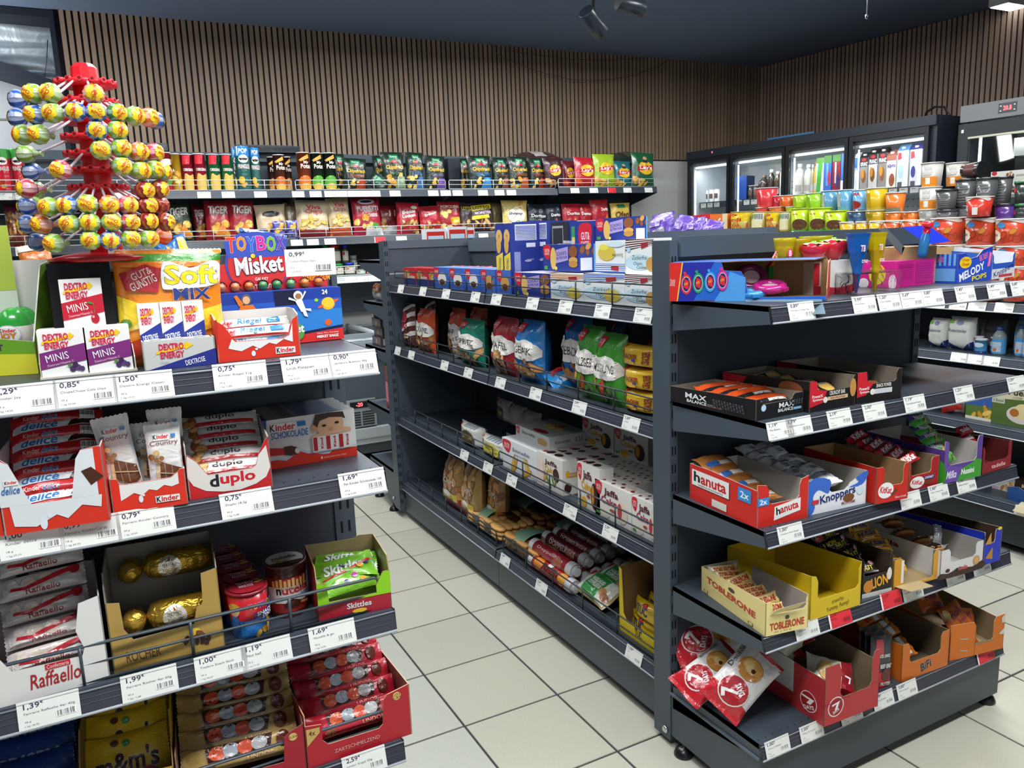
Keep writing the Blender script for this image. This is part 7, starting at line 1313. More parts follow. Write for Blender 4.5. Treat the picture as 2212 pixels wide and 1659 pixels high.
def jaffa(c,big=True): return gg(.02,.60,.20,.96) + [('t','Jaffa',.26,.62,.66,.86,'#5a1a28',dict(b=.04)),('t','Cake',.18,.42,.62,.62,c,dict(b=.04)),('e',.76,.36,.15,.30,'#2c1812' if c != '#a81c48' else '#e8d8c8'),('e',.70,.38,.06,.22,'#d88a2a' if c != '#a81c48' else '#c83a48'),('e',.3,.14,.12,.12,'#e8b02a' if c != '#a81c48' else '#e8e0d0'),('e',.5,.3,.08,.04,'#a84a3a'),('r',.04,.06,.16,.14,'#5a9a4a')]
OG = '#d8a028'; PK = '#a81c48'; jt = [('e',.3,.5,.1,.3,'#3a2018'),('e',.6,.5,.12,.25,'#3a2018'),('r',.1,.2,.2,.5,'#b8343a')]; jt2 = [('e',.15 + .13 * i,.3 + .4 * (i % 2),.04,.12,'#7a1a30') for i in range(7)] + [('e',.8,.5,.1,.3,'#d8c8b0')]
f,h = px_box(1163,1056,1216,1085,I3,(1163,974),.06,'#e2dfd8',[('t','Jaffa',.3,.68,.8,.86,'#5a1a28',dict(b=.04)),('t','Cake',.3,.50,.7,.68,OG,dict(b=.04)),('e',.75,.5,.12,.2,'#3a2018'),('f','mix',.3,.2,.9,.4,5),('r',.0,.1,.25,.8,'#ecd8cc'),('b',.2,.02,.5,.1)],'small jaffa cake box turned so its orange end panel faces the aisle end',right=[('t','Jaffa Cake',.6,.3,.9,.8,OG,dict(rot=90,b=.04)),('e',.35,.2,.25,.15,'#3a2018'),('e',.35,.6,.15,.1,'#e8b02a')],top_art=jt,topc='#d8d5ce')
f,h = px_box(1249,1078,1296,1108,I3,(1249,997),.055,'#e2dfd8',jaffa(OG),'white and orange jaffa cake box behind the berry ones',top_art=jt,topc='#cfccc4')
f,h = px_box(1287,1128,1364,1171,I3,(1287,1034),.055,'#e6e3dc',jaffa(PK),'white jaffa cake box with berry red lettering, whole in front',top_art=jt2,topc='#d8d5ce')
f,h = px_box(1366,1172,1425,1206,I3,(1368,1071),.055,'#e6e3dc',jaffa(PK),'berry jaffa cake box cut off by the post',top_art=jt2,topc='#d8d5ce')
JY = onx(1163,1060,1.374).y
for r_ in range(1,5):
 for c_ in range(4):
  f = PZ(1222 + 62 * c_ - 0,1085 + 36 * c_,1284 + 62 * c_,1121 + 36 * c_,I3); sp = c_ >= 2
  mb = carton(.128,.055,.118,'#d8d5cc',front=jaffa(PK if sp else OG)[:6] if r_ == 1 else [],top=jt2 if sp else jt,topc='#c6c3ba')
  if JY - .1295 * (c_ + 1) < 1.725: continue
  put(mb,'jaffa_cake_box',Matrix.Translation((1.378 + .057 * r_,JY - .1295 * c_,I3)) @ Matrix.Rotation(-pi / 2,4,'Z'),'jaffa cake box in the block behind, %s row from the front, %s from the left' % (ORD[r_],ORD[c_]),'box','block of jaffa cake boxes')
for k,(x0,x1,yt_) in enumerate(((1259,1326,901),(1328,1400,923))):
 f = PX(x0,x1,960,1.60,I3 + .119); h = f.hp(x0,yt_); mb = carton(f.w,.05,h,'#d2cfc6',front=jaffa(OG),topc='#c6c3ba'); put(mb,'jaffa_cake_box',f.m(),'upright orange jaffa cake box on top of the block, %s one' % ('left','right')[k],'box','upright jaffa cake boxes')
# ---- bottom shelf
for k,(x0,x1,yb,yt_) in enumerate(((951,992,1082,984),(990,1028,1098,1000),(1020,1050,1100,1010))):
 f = PX(x0,x1,yb,1.378,I4); h = f.hp(x0,yt_); mb = pillow(f.w,h,.07,'#a8844e',[('f','cookie',.05,.3,.95,.95,16,k),('r',0,0,1,.26,'#9c1c28'),('r',.1,.2,.9,.34,'#d8b82a'),('e',.4,.3,.2,.06,'#e8e4e0'),('t','CHIPS',.2,.5,.8,.6,'#e0d0b8')],'z',nu=12,nv=14,seed=270 + k,edge=.3,taper=.2)
 put(mb,'cookie_bag',f.m(0,.03 + .06 * (k == 2),0,rot=(-4,0,0)),'clear bag of shell-shaped cookies with red foot, %s from the far end' % ORD[k],'bag','clear cookie bags')
def cookies(x0,yb,x1,yb2,yt_,lab,seed,dz=.0,dy=0,c='#b8884a',n=3):
 f = PX(x0,x1,yb,1.376,I4); hh = .075; R = random.Random(seed)
 t = empty('cookie_tray',f.m(0,dy,dz)); w,d = f.w,.17
 mb = MB()
 for i in range(n):
  for j in range(5):
   for q in range(3):
    cx,cy,cz = w * (i + .5) / n,.02 + .033 * j,.012 + .019 * q; r = w / n * .46
    mb.lathe([(.001,0),(r,.002),(r * 1.02,.009),(r * .9,.015),(.001,.016)],10,[c,c,tuple(v * 1.2 for v in C(c)),c],'rough',cx + R.uniform(-.004,.004),cy,cz,1,.5)
 o = mb.build('cookies',t); o['kind'] = 'stuff'
 mb = MB(); mb.grid(lambda u,v: (w * u,d * v,.01 + hh * (max(0,sin(pi * u)) ** .3) * (max(0,sin(pi * v)) ** .3) + .004 * noise.noise(Vector((u * 7,v * 7,seed)))),14,14,'#fff','clear'); mb.grid(lambda u,v: (w * u,-.004,(hh) * v * (max(0,sin(pi * u)) ** .3)),12,4,'#fff','clear'); mb.build('clear_wrap',t)
 mb = MB(); mb.grid(lambda u,v: (w * (.08 + .45 * u),d * (.05 + .75 * v),.014 + hh * (max(0,sin(pi * (.08 + .45 * u))) ** .3) * (max(0,sin(pi * (.05 + .75 * v))) ** .3)),8,8,'#7aa088','card'); mb.build('green_label',t)
 tag(t,lab,'cookies','clear trays of cookies')
cookies(1006,1110,1080,1170,0,'clear tray of light cookies with green label, bottom shelf left',1,c='#c89a5a')
cookies(1086,1182,1160,1240,0,'clear tray of light cookies with green label, nearer the front',2,c='#c08c4a')
cookies(1010,1112,1080,1170,0,'dark clear tray of cookies stacked behind the left one',3,.01,.19,'#8a5a30'); cookies(1090,1182,1160,1240,0,'dark clear tray of cookies stacked behind the nearer one',4,.01,.19,'#7a4a28')
def roll(P,yaw,L,r,c,lab,spec=(),cap='#c8cacc',tilt=0):
 mb = MB(); mb.lathe([(r * .55,-.008),(r * .5,0),(r,.006),(r,L - .006),(r * .5,L),(r * .6,L + .008)],16,[cap,cap,c,cap,cap],'foil')
 mb.v = [(z,x,y + r) for x,y,z in mb.v]
 def F(a,b,o): t = (b / (r * 2) - .5) * 2.6 + .75; return (a,-(r + o) * cos(t),r + (r + o) * sin(t))
 art(mb,F,L,r * 2,[('r',0,0,.1,1,cap),('r',.88,0,1,1,cap)] + list(spec),'foil',lim=.008)
 put(mb,'biscuit_roll',Matrix.Translation(P) @ Matrix.Rotation(yaw,4,'Z') @ Matrix.Rotation(tilt,4,'Y'),lab,'biscuits','biscuit rolls')
P0 = onx(1147,1228,1.376); P1 = onx(1242,1300,1.376); P0.z = P1.z = I4
ya = math.atan2((P1 - P0).y,(P1 - P0).x); L = (P1 - P0).length * .96
rs = [('e',.25,.5,.1,.4,'#e0862a'),('t','PRINZEN',.35,.3,.7,.7,'#3a1a1a',dict(b=.04)),('e',.8,.5,.08,.4,'#e0a040'),('e',.48,.75,.05,.15,'#f0e0e0')]; rs2 = [('t','Doppelkeks',.2,.4,.8,.6,'#e8c8c0',dict(b=0)),('e',.7,.3,.1,.3,'#a85a3a')]
roll(P0 + Vector((.012,0,0)),ya,L,.027,'#c2342a','orange and red biscuit roll lying at the front edge of the bottom shelf',rs)
roll(P0 + Vector((.035,.03,.045)),ya,L,.027,'#9c2234','dark red biscuit roll lying on top just behind the orange one',rs2)
for k in range(8):
 roll(P0 + Vector((.085 + .058 * (k % 4 + (k // 4) * .5),.02 + .012 * k,.0 + .050 * (k // 4))),ya + .0,L,.026,'#6a1a26','dark red biscuit roll in the row behind, %s from the front%s' % (ORD[k % 4],' upper layer' if k > 3 else ' lower layer'),rs2 + [('t','DOPPELKEKS',.2,.2,.8,.5,'#e0d0c8')])
for k in range(3):
 P = Vector((1.376,onx(1232,1290,1.376).y,I4)) + Vector((.012 + .075 * k,-.0 + .0 * k,.03 if k else .02)); c = '#cfd4c4'
 mb = pillow(.20,.11,.06,'#b89a6a',[('r',.05,.05,.95,.95,'#d8dccc'),('p',[(.28,.05),(.72,.02),(.78,.98),(.3,.98)],'#2a8a3a'),('t','HASELNUSS',.34,.56,.7,.72,'#f0f0e8',dict(b=.03)),('t','DOPPELKEKSE',.34,.38,.7,.54,'#f0f0e8',dict(b=.03)),('p',[(.05,.95),(.3,.98),(.24,.7),(.06,.6)],'#b8243a'),('e',.80,.4,.07,.14,'#c89058'),('e',.88,.3,.07,.14,'#a86a38')],'x',nu=16,nv=10,seed=280 + k,sl=.06)
 put(mb,'cookie_pack',Matrix.Translation(P) @ Matrix.Rotation(ya - .05,4,'Z') @ Matrix.Rotation(math.radians(-62),4,'X'),'green and white hazelnut double cookie pack, %s from the front' % ORD[k],'cookies','green hazelnut cookie packs')
f = PX(1338,1404,1370,1.376,I4); h = f.hp(1338,1224)
mb = tray(.20,.16,h,'#d8c01e','#8a6a44',front=[(0,0),(1,0),(1,.22),(.2,.22),(.12,.3),(.08,.98),(0,1)],side=[(0,0),(1,0),(1,1),(0,1)],fart=[('t','TUC',.42,.06,.6,.2,'#1a1a40',dict(b=.05))],edge='#c8a850')
put(mb,'display_carton',f.m(),'bright yellow cracker carton on the bottom shelf beside the post','carton','open display cartons')
for k in range(4):
 mb = pillow(.17,.06,.045,'#d8b41e',[('t','TUC',.15,.3,.5,.8,'#1f2a6a',dict(b=.06)),('e',.4,.85,.08,.1,'#c82a3a'),('r',.5,.6,.9,.7,'#b89a2a')],'x',nu=12,nv=8,seed=290 + k,edge=.15,box=3); put(mb,'cracker_pack',f.m(.02 + .02 * (k // 2),.035 + .05 * (k % 2),.01 + .055 * (k // 2),rot=(-10,0,0)),'yellow cracker pack in the yellow carton, %s layer %s' % (('lower','upper')[k // 2],('front','back')[k % 2]),'crackers','yellow cracker packs in the carton')
# goods on the far gondola end, seen from the side
f = PX(792,826,640,1.33,1.152); mb = pillow(.14,f.hp(800,612),.06,'#9a9a98',[('p',[(0,.6),(.5,1),(1,.7),(1,1),(0,1)],'#c83a2a'),('f','cookie',.3,.5,.9,.9,5)],'z','foil',nu=10,nv=10,seed=300,wr=2); put(mb,'snack_bag',Matrix.Translation((1.335,4.22,1.152)) @ Matrix.Rotation(-pi / 2,4,'Z') @ Matrix.Translation((0,.03,0)),'silver and red bag on the far gondola end, seen from the side','bag')
for k in range(4):
 mb = carton(.15,.12,.050,'#4a3c3a',front=[('r',.05,.2,.95,.95,'#6c6a6c'),('e',.5,.5,.08,.3,'#b8924a')],right=[('r',.1,.15,.8,.85,'#b8b8b8'),('b',.2,.25,.7,.75)],topc='#3a2a28'); put(mb,'dark_box',Matrix.Translation((1.335 + .012 * (k % 2),4.235 + .014 * (k < 2),.907 + .051 * k)) @ Matrix.Rotation(-pi / 2,4,'Z'),'small dark box in the stack on the far gondola end, %s from the bottom' % ORD[k],'box','stack of small dark boxes')
mb = can(.036,.29,'#c4303e',spec=[('r',0,.80,1,1,'#2a7a3a'),('r',.2,.55,.8,.8,'#a81c28'),('f','chips',.3,.6,.7,.75,3),('r',0,.12,1,.5,'#d8808a'),('b',.2,.05,.5,.2)]); put(mb,'crisp_tube',Matrix.Translation((1.335,4.03,.577)),'red and pink tube with green top standing beside the far post','tube')
# ================================================================ crisps on the wall shelving
B1,B2,B3 = 1.834,1.514,1.246
def wcan(x0,x1,yt_,body,spec,lab,Y=5.60,grp='crisp tubes on the top wall shelf'):
 f = PY(x0,x1,400,Y,B1); h = f.hp(x0,yt_); r = f.w / 2; mb = can(r,h,body,spec=spec,n=14); put(mb,'crisp_tube',f.m(),lab,'tube',grp)
pr = lambda c,c2: [('r',0,0,1,.78,c),('r',0,.78,1,1,c2),('e',.5,.72,.24,.09,'#eeeae6'),('p',[(.28,.72),(.5,.75),(.72,.72),(.6,.68),(.4,.68)],'#1a1416'),('t','PRINGLES',.22,.50,.78,.60,'#e8dcdc',dict(b=.04,out='#b81c28')),('f','mix',.3,.1,.7,.32,4,4)]
wcan(-4,27,321,'#c0202e',pr('#c0202e','#3a9a3a'),'red crisp tube with green top at the left picture edge'); wcan(29,58,321,'#c0202e',pr('#c0202e','#3a9a3a'),'red crisp tube with green top, second from the left picture edge')
og = lambda c: [('p',[(.25,.72),(.62,.72),(.70,.96),(.28,.96)],'#d82a38'),('t','ORIGINAL',.3,.54,.9,.62,'#f0e4e0',dict(b=.03)),('s',[(.3,.05),(.8,.05),(.85,.45),(.6,.42),(.35,.47)],'#d8b45a')]
for x0,x1,yt_,c,sp,lab in ((349,377,328,'#b82634',[('e',.6,.75,.4,.08,'#e0d0cc'),('f','mix',.2,.1,.9,.4,5)],'red crisp tube just right of the lollipops'),(374,396,331,'#d8a42a',[('t','A',.2,.5,.4,.6,'#fff'),('f','chips',.2,.1,.8,.5,4)],'golden yellow crisp tube beside the red one'),
  (395,422,332,'#a81e38',og(1),'dark red tube with white lettering, left of two'),(422,450,331,'#a81e38',og(1),'dark red tube with white lettering, right of two'),(452,480,332,'#1f7a44',og(1),'green crisp tube with golden crisp, left of two'),(481,508,332,'#1f7a44',og(1),'green crisp tube with golden crisp, right of two')): wcan(x0,x1,yt_,c,sp,lab)
po = lambda: pr('#2a5a54','#2a80c8') + [('t','POP',.3,.84,.7,.95,'#e8eef4',dict(b=.06)),('e',.35,.25,.14,.08,'#e0b83a')]
wcan(508,526,319,'#2a6a80',po(),'teal and blue tube behind the front pair, left',5.72); wcan(516,546,315,'#2a5a54',po(),'tall teal crisp tube with blue top, left of the front pair'); wcan(546,567,319,'#2a5a54',po(),'tall teal crisp tube with blue top, right of the front pair',5.64)
mp = lambda c: [('p',[(.2,.8),(.7,.95),(.75,.85),(.3,.76)],'#e0a850'),('t','Mr',.45,.70,.7,.78,'#f0e8e0'),('t','Potato',.3,.58,.95,.70,'#f0e8e0',dict(b=.05)),('e',.5,.2,.4,.2,c),('e',.5,.1,.3,.1,'#e0b050')]
for x0,x1,yt_,c,c2,Y,lab in ((583,603,338,'#4a2a20','#c87a2a',5.74,'brown crisp tube half behind, left of the centre gap'),(596,621,333,'#5a2e20','#c86a2a',5.6,'brown crisp tube standing alone in the gap'),(618,634,338,'#4a2a20','#c87a2a',5.74,'brown crisp tube half behind, right of the centre gap'),
  (648,676,328,'#8a3a1c','#d8702a',5.6,'brown-orange crisp tube first in the row of three'),(677,703,329,'#1c2a1c','#5aa83a',5.6,'black and green crisp tube, middle of the row of three'),(704,731,329,'#1c2a1c','#5aa83a',5.6,'black and green crisp tube, right of the row of three')): wcan(x0,x1,yt_,c,mp(c2),lab,Y)
def wbag(x0,x1,yt_,Z,c,spec,lab,seed,Y=5.60,rot=(-6,0,0),grp='crisp bags on the top wall shelf',t=.07,m='foil',yb=400):
 f = PY(x0,x1,yb,Y,Z); h = f.hp(x0,yt_); mb = pillow(f.w,h,t,c,spec,'z',m,nu=10,nv=12,seed=seed,sl=.045,wr=1.8,edge=.3); put(mb,'crisp_bag',f.m(0,t * .4,0,rot=rot),lab,'bag',grp)
def chf(a,word,c2): return [('p',[(.30,.70),(.72,.70),(.70,.92),(.30,.92)],'#1f7a50'),('p',[(.30,.70),(.72,.70),(.5,.80)],'#c8242c'),('t','funny',.36,.83,.66,.89,'#e8f0e8'),('t','Chipsfrisch',.12,.50,.92,.64,'#e0b02a',dict(b=.03)),('t',word,.25,.39,.85,.47,c2),('f',a,.05,.04,.75,.36,8,len(word)),('p',[(.5,.04),(.95,.04),(.95,.34),(.6,.34)],c2)]
DG = '#16281e'
for k,(x0,x1,yt_,w_,c2,Y,rot) in enumerate(((726,752,330,'PEPERONI','#b8542a',5.72,0),(742,796,338,'PEPERONI','#b0441e',5.58,3),(812,838,334,'JALAPENO','#3a7a3a',5.72,0),(830,881,326,'Sour Cream','#8aa07a',5.58,0),(881,920,326,'ZAZIKI','#3a6aa8',5.6,2),(921,966,333,'Oriental','#6a4a98',5.6,3),
  (996,1018,340,'OFEN','#3a3430',5.74,0),(1016,1067,334,'GESALZEN','#3a8ac8',5.58,0),(1067,1103,338,'Oriental','#8a4a38',5.6,1),(1104,1147,336,'UNGARISCH','#b85a2a',5.58,0),(1146,1182,339,'PEPERONI','#a8301e',5.62,0))):
 wbag(x0,x1,yt_,B1,DG,chf('chips',w_,c2),'dark green crisp bag with yellow lettering, %s from left on the top wall shelf' % ORD[k],310 + k,Y,(-6,rot,0),'dark green crisp bags')
f = PY(792,836,400,5.52,B1); mb = pillow(.15,.12,.06,DG,[('p',[(.2,.3),(.6,.35),(.6,.8),(.2,.75)],'#1f7a50')],'z',seed=330); put(mb,'crisp_bag',f.m(0,.04,.05,rot=(-14,40,0)),'dark green crisp bag fallen over between the others','bag','dark green crisp bags')
f = PY(970,1000,400,5.75,B1); mb = carton(.1,.1,f.hp(970,342),'#1c222a'); put(mb,'dark_carton',f.m(),'dark carton standing in a gap between the green crisp bags','carton')
ly = lambda c: [('e',.52,.55,.34,.19,'#e8b82a'),('p',[(.15,.46),(.88,.52),(.88,.64),(.15,.58)],'#c8202c'),('t',"Lay's",.25,.48,.82,.62,'#f4f0ee',dict(b=.04,sh=.1)),('f',c,.1,.05,.9,.3,5,4)]
for k,(x0,x1,yt_,c,fd,Y,rot,lab) in enumerate(((1182,1222,340,'#3a1c22','nut',5.56,-3,'maroon crisp bag with round yellow emblem'),(1220,1247,346,'#6a1a24','red',5.68,0,'dark red crisp bag half behind'),(1245,1291,337,'#b01e2c','red',5.56,2,'bright red crisp bag with yellow emblem'),(1288,1335,331,'#9ab82a','chips',5.54,0,'lime green crisp bag with yellow emblem'),(1328,1367,345,'#1f6a70','chips',5.58,3,'teal crisp bag with yellow emblem'),(1369,1418,326,'#1f5a3a','chips',5.54,3,'dark green crisp bag at the right end'))):
 wbag(x0,x1,yt_,B1 + .01,c,ly(fd) + ([('e',.5,.82,.09,.06,'#c89a78'),('p',[(.38,.7),(.62,.7),(.6,.78),(.4,.78)],'#2a3a3a')] if k > 3 else []),lab + ' of the top wall shelf',340 + k,Y,(-6,rot,0),'round-emblem crisp bags')
for k,(x0,x1,yt_,yb,c) in enumerate(((1132,1222,325,341,'#3a2226'),(1330,1416,318,342,'#26382e'))):
 f = PY(x0,x1,335,5.7,2.0); f.o.z = ony(x0,yb,5.7).z; mb = pillow(f.w,.17,.06,c,[('r',.3,.1,.6,.9,'#a8a4a4' if k == 0 else '#3a4a3a')],'x',seed=350 + k,wr=2,nu=12,nv=10); put(mb,'crisp_bag',f.m(0,.0,-.02,rot=(-68,-4,0)),('maroon and white crisp bag lying across the tops of green ones','dark green crisp bag lying across the tops at the right end')[k],'bag')
# second wall shelf
tg = [('t','TIGER',.12,.66,.95,.86,'#d8d4cc',dict(b=.06,sh=.12,out='#5a5450')),('f','chips',.3,.1,.95,.5,5,5),('p',[(.3,.1),(.9,.1),(.7,.45),(.5,.3)],'#d8802a')]
vv = lambda w_,c: [('r',0,0,1,.22,c),('t','Viva',.3,.76,.75,.88,'#c8303a' if w_ else '#e8e0d4',dict(b=.05,out='#f0e8d8')),('t','Chips',.25,.62,.8,.76,'#c8303a',dict(b=.05,out='#f4ece0')),('f','chips',.1,.22,.9,.52,9,len(c))]
S2w = 'bags on the second wall shelf'
spec2 = [(363,419,438,'#22321e',tg,'dark olive crisp bag with big white letters'),(420,449,442,'#8a1a24',tg,'red crisp bag with big letters, partly hidden on the left'),(444,500,432,'#9c1c28',tg,'red crisp bag with big letters, middle of three'),(494,550,430,'#9c1c28',tg,'red crisp bag with big letters, right of three'),
 (556,624,443,'#cdb896',[('r',0,0,1,.3,'#3a3a78'),('e',.5,.72,.3,.08,'#2a2426'),('f','chips',.15,.25,.95,.5,9,2),('e',.8,.3,.14,.12,'#e8b83a')],'beige and blue cheese snack bag'),(618,652,437,'#b8a484',[('r',0,0,1,.3,'#4a4a98'),('f','chips',.2,.25,.9,.5,6,3)],'beige and blue snack bag half behind'),
 (640,714,431,'#d2c0a0',vv('a','#7a1c20'),'beige chips bag with dark red foot'),(714,764,428,'#cdb890',vv('b','#b8502a'),'beige chips bag with orange foot'),(765,829,426,'#a81c34',[('t','PUFULETI',.15,.64,.9,.76,'#f0e8e8',dict(b=.03)),('e',.5,.88,.3,.07,'#e8dce0'),('e',.5,.88,.2,.035,'#3a2a5a'),('t','CHEESE',.5,.48,.85,.56,'#f0e8e8'),('f','chips',.02,.1,.6,.5,8,3),('r',.4,0,1,.2,'#d8d8dc'),('e',.75,.25,.12,.08,'#4a9a3a')],'crimson corn puff bag with white lettering'),
 (818,866,440,'#8a1a2a',[('r',0,0,1,.3,'#d8d8dc'),('f','chips',.02,.2,.6,.5,6,4),('t','11',.5,.6,.8,.8,'#e8c8a8')],'crimson corn puff bag leaning behind'),(858,908,436,'#b01e30',[('t','Erdnuss',.2,.66,.8,.76,'#f0ece4',dict(b=.05,rot=10)),('t','Locken',.2,.54,.8,.64,'#f0ece4',dict(b=.05,rot=10)),('f','nut',.05,.05,.95,.42,16,3),('e',.75,.85,.15,.05,'#d8d8b8')],'red peanut curl bag, left of two'),
 (910,957,446,'#b01e30',[('t','Erdnuss',.2,.66,.8,.76,'#f0ece4',dict(b=.05,rot=14)),('f','nut',.05,.05,.95,.42,16,4)],'red peanut curl bag, right of two'),(950,1000,435,'#a01c2c',[('t','POPCORN',.1,.78,.9,.88,'#e8d8b0',dict(b=.05)),('f','chips',.1,.1,.7,.7,8,6),('r',.6,.3,.95,.5,'#d8b83a')],'red popcorn bag with yellow figures'),
 (995,1024,438,'#3a2a30',[('t','LOTTO',.1,.75,.9,.88,'#d8c828',dict(b=.06)),('f','nut',.1,.1,.9,.4,6,3)],'black and yellow snack bag, left of the group'),(1018,1072,440,'#33242c',[('p',[(.05,.72),(.95,.78),(.92,.95),(.08,.92)],'#d8c828'),('t','LOTTO',.15,.78,.85,.90,'#2a1a2a',dict(b=.06)),('t','MONSTER',.2,.60,.9,.70,'#e0c8d8',dict(b=.04)),('p',[(.0,.42),(.8,.46),(.78,.58),(.05,.56)],'#d8c828'),('f','nut',.05,.05,.95,.35,10,3)],'black and yellow snack bag, middle of the group'),
 (1064,1094,438,'#8a7a48',[('t','S',.4,.5,.8,.65,'#3a3a5a')],'dull gold snack bag behind the shrimp chips'),(1088,1145,432,'#d8c070',[('e',.5,.5,.36,.24,'#e4dcd0'),('t','Shrimp',.18,.5,.75,.62,'#3a3a68',dict(b=.04)),('t','Chips',.45,.2,.9,.34,'#2f9a4a',dict(b=.04)),('f','chips',.5,.8,.9,.95,2)],'pale gold shrimp chips bag'),
 (1143,1184,440,'#1c2430',[('t','Doritos',.1,.5,.92,.62,'#e8e4e0',dict(b=.05)),('p',[(.4,.1),(.6,.45),(.8,.1),(.6,.2)],'#c8642a')],'black tortilla chips bag, left of two'),(1182,1218,441,'#1e2632',[('t','Doritos',.3,.5,.98,.62,'#e8e4e0',dict(b=.05)),('p',[(.4,.1),(.6,.45),(.8,.1)],'#c8442a')],'black tortilla chips bag, right of two'),
 (1218,1259,440,'#a01e28',[('t','Doritos',.2,.55,.95,.67,'#f0e8e4',dict(b=.05)),('p',[(.4,.1),(.6,.45),(.8,.1),(.6,.2)],'#e07a2a')],'red tortilla chips bag, left of three'),(1254,1281,440,'#981c26',[('t','Doritos',.1,.55,.95,.67,'#f0e8e4',dict(b=.05))],'red tortilla chips bag, middle of three'),(1282,1322,432,'#a41e28',[('t','Doritos',.5,.58,.98,.70,'#f0e8e4',dict(b=.05)),('p',[(.6,.2),(.8,.5),(.9,.2)],'#e07a2a')],'red tortilla chips bag, right of three'),
 (1324,1367,439,'#c8a84a',[('p',[(.3,.8),(.7,.8),(.68,.95),(.3,.95)],'#1f7a50'),('t','Ofen',.15,.4,.85,.65,'#5a3a1c',dict(b=.03,sh=.1))],'golden oven chips bag at the right end')]
for k,(x0,x1,yt_,c,sp,lab) in enumerate(spec2):
 beh = 'behind' in lab or 'hidden' in lab or 'half' in lab
 wbag(x0,x1,yt_,B2,c,sp,lab + ' of the second wall shelf',360 + k,5.68 if beh else 5.58,(-5,(k * 37 % 7) - 3,0),S2w,t=.06,yb=490)
for k,(x0,x1) in enumerate(((20,36),(36,50))):
 wbag(x0 - 8,x1 + 6,440,B2,'#7a3a22',[('f','nut',.1,.2,.9,.8,6,k),('r',0,.8,1,1,'#5a1a28')],'brown snack bag at the left picture edge, %s' % ORD[k],395 + k,5.6,(0,0,0),S2w,yb=490)
for k,(x0,x1,yt_) in enumerate(((590,618,500),(620,645,498))):
 wbag(x0,x1,yt_ - 22,B2,'#4a4aa0',[('f','chips',.2,.4,.8,.9,3,k),('t','STYLE',.1,.1,.9,.3,'#c8c0d8')],'small violet-blue snack bag in front of the cheese bags, %s' % ('left','right')[k],398 + k,5.53,(0,0,0),S2w,t=.03,yb=505)
# spice jars
def jar(x0,x1,yt_,yb,lid,body,lab,Y=5.58,lidh=.018,dz=0,lb='#d8d4c4'):
 f = PY(x0,x1,600,Y,B3 + dz); h = f.hp(x0,yt_); r = f.w / 2
 mb = MB(); mb.lathe([(r * .96,0),(r,.003),(r,h * .72),(r * .8,h * .8)],14,[body] * 3,'gloss',r,r); cyl_art(mb,r,r,r,h * .7,[('r',.15,.2,.85,.9,lb),('p',[(.2,.6),(.4,.6),(.4,.85),(.2,.85)],'#c8242c')],'card')
 l = MB(); l.lathe([(r * .9,h * .8),(r * .93,h),(r * .85,h)],14,lid,'plastic',r,r); put(mb,'spice_jar',f.m(),lab,'jar','spice jars',parts=[(l,'jar_lid')])
jar(703,724,576,0,'#d8dce0','#a8a48c','spice jar with white lid in the lower row, leftmost',lb='#b8bcd0'); jar(722,747,570,0,'#1f9a3a','#4a5a38','spice jar with green lid in the lower row'); jar(747,771,568,0,'#1f3ac0','#4a5a38','spice jar with blue lid in the lower row'); jar(772,793,581,0,'#2a2c2e','#5a5a4a','low spice jar with dark lid',lb='#c8dcd0'); jar(794,820,581,0,'#8a1c24','#8a3028','red low spice jar beside the post',lb='#e0b8a0')
u = PY(722,747,600,5.58,B3); dz = u.hp(722,570)
jar(719,742,527,0,'#c01e2a','#5a6040','spice jar with red lid in the upper row',dz=dz,Y=5.6); jar(744,758,527,0,'#1f3ac0','#5a6040','spice jar with blue lid in the upper row',dz=dz,Y=5.62); jar(703,720,529,0,'#1f9a3a','#5a6040','spice jar with green lid in the upper row',dz=dz,Y=5.66); jar(760,776,552,0,'#9aa0a4','#8a9088','narrow glass spice jar between the rows',Y=5.66)
# ================================================================ drinks in the cooler
def kx(px,py,dy=.2):
 n = Vector((-fK.u.y,fK.u.x,0)); o = fK.o + n * dy; r = ray(px,py); E_ = Vector((0,0,EYE)); P = E_ + r * ((o - E_).dot(n) / r.dot(n)); return (P - fK.o).dot(fK.u),P.z
def kput(mb,name,x,dy,z,lab,cat,grp): put(mb,name,KM @ Matrix.Translation((x,dy,z)),lab,cat,grp)
def carton_milk(x0,x1,yt_,c,sp,lab,capc='#e8e8e8',gable=True,dy=.2):
 a,zt = kx(x0,yt_,dy); b,_ = kx(x1,yt_,dy); w = b - a; h = zt - KZ[0]; mb = MB(); hb = h * .86 if gable else h; mb.box(0,0,0,w,.07,hb,c,'card')
 if gable:
  tc = tuple(v * .8 for v in C(c)) if sp and sp[0][0] != 'r' else (sp[0][5] if sp else c)
  mb.mesh([(0,0,hb),(w,0,hb),(w,.07,hb),(0,.07,hb),(0,.035,h),(w,.035,h)],[(0,1,5,4),(2,3,4,5),(1,2,5),(3,0,4)],tc,'card'); mb.lathe([(.014,0),(.014,.014),(.012,.015)],10,capc,'plastic',w * .45,.016,hb + .012)
 art(mb,Ffront(),w,hb,sp,'card'); kput(mb,'drink_carton',a,dy,KZ[0] + .001,lab,'carton','drink cartons in the cooler')
bf = lambda w_: [('r',0,.72,1,1,'#1c1c20'),('e',.5,.93,.3,.05,'#b82a30'),('t',w_,.08,.74,.95,.86,'#f0f0f0',dict(b=.04)),('e',.5,.42,.28,.2,'#8a5a38'),('e',.35,.5,.2,.14,'#d8902a')]
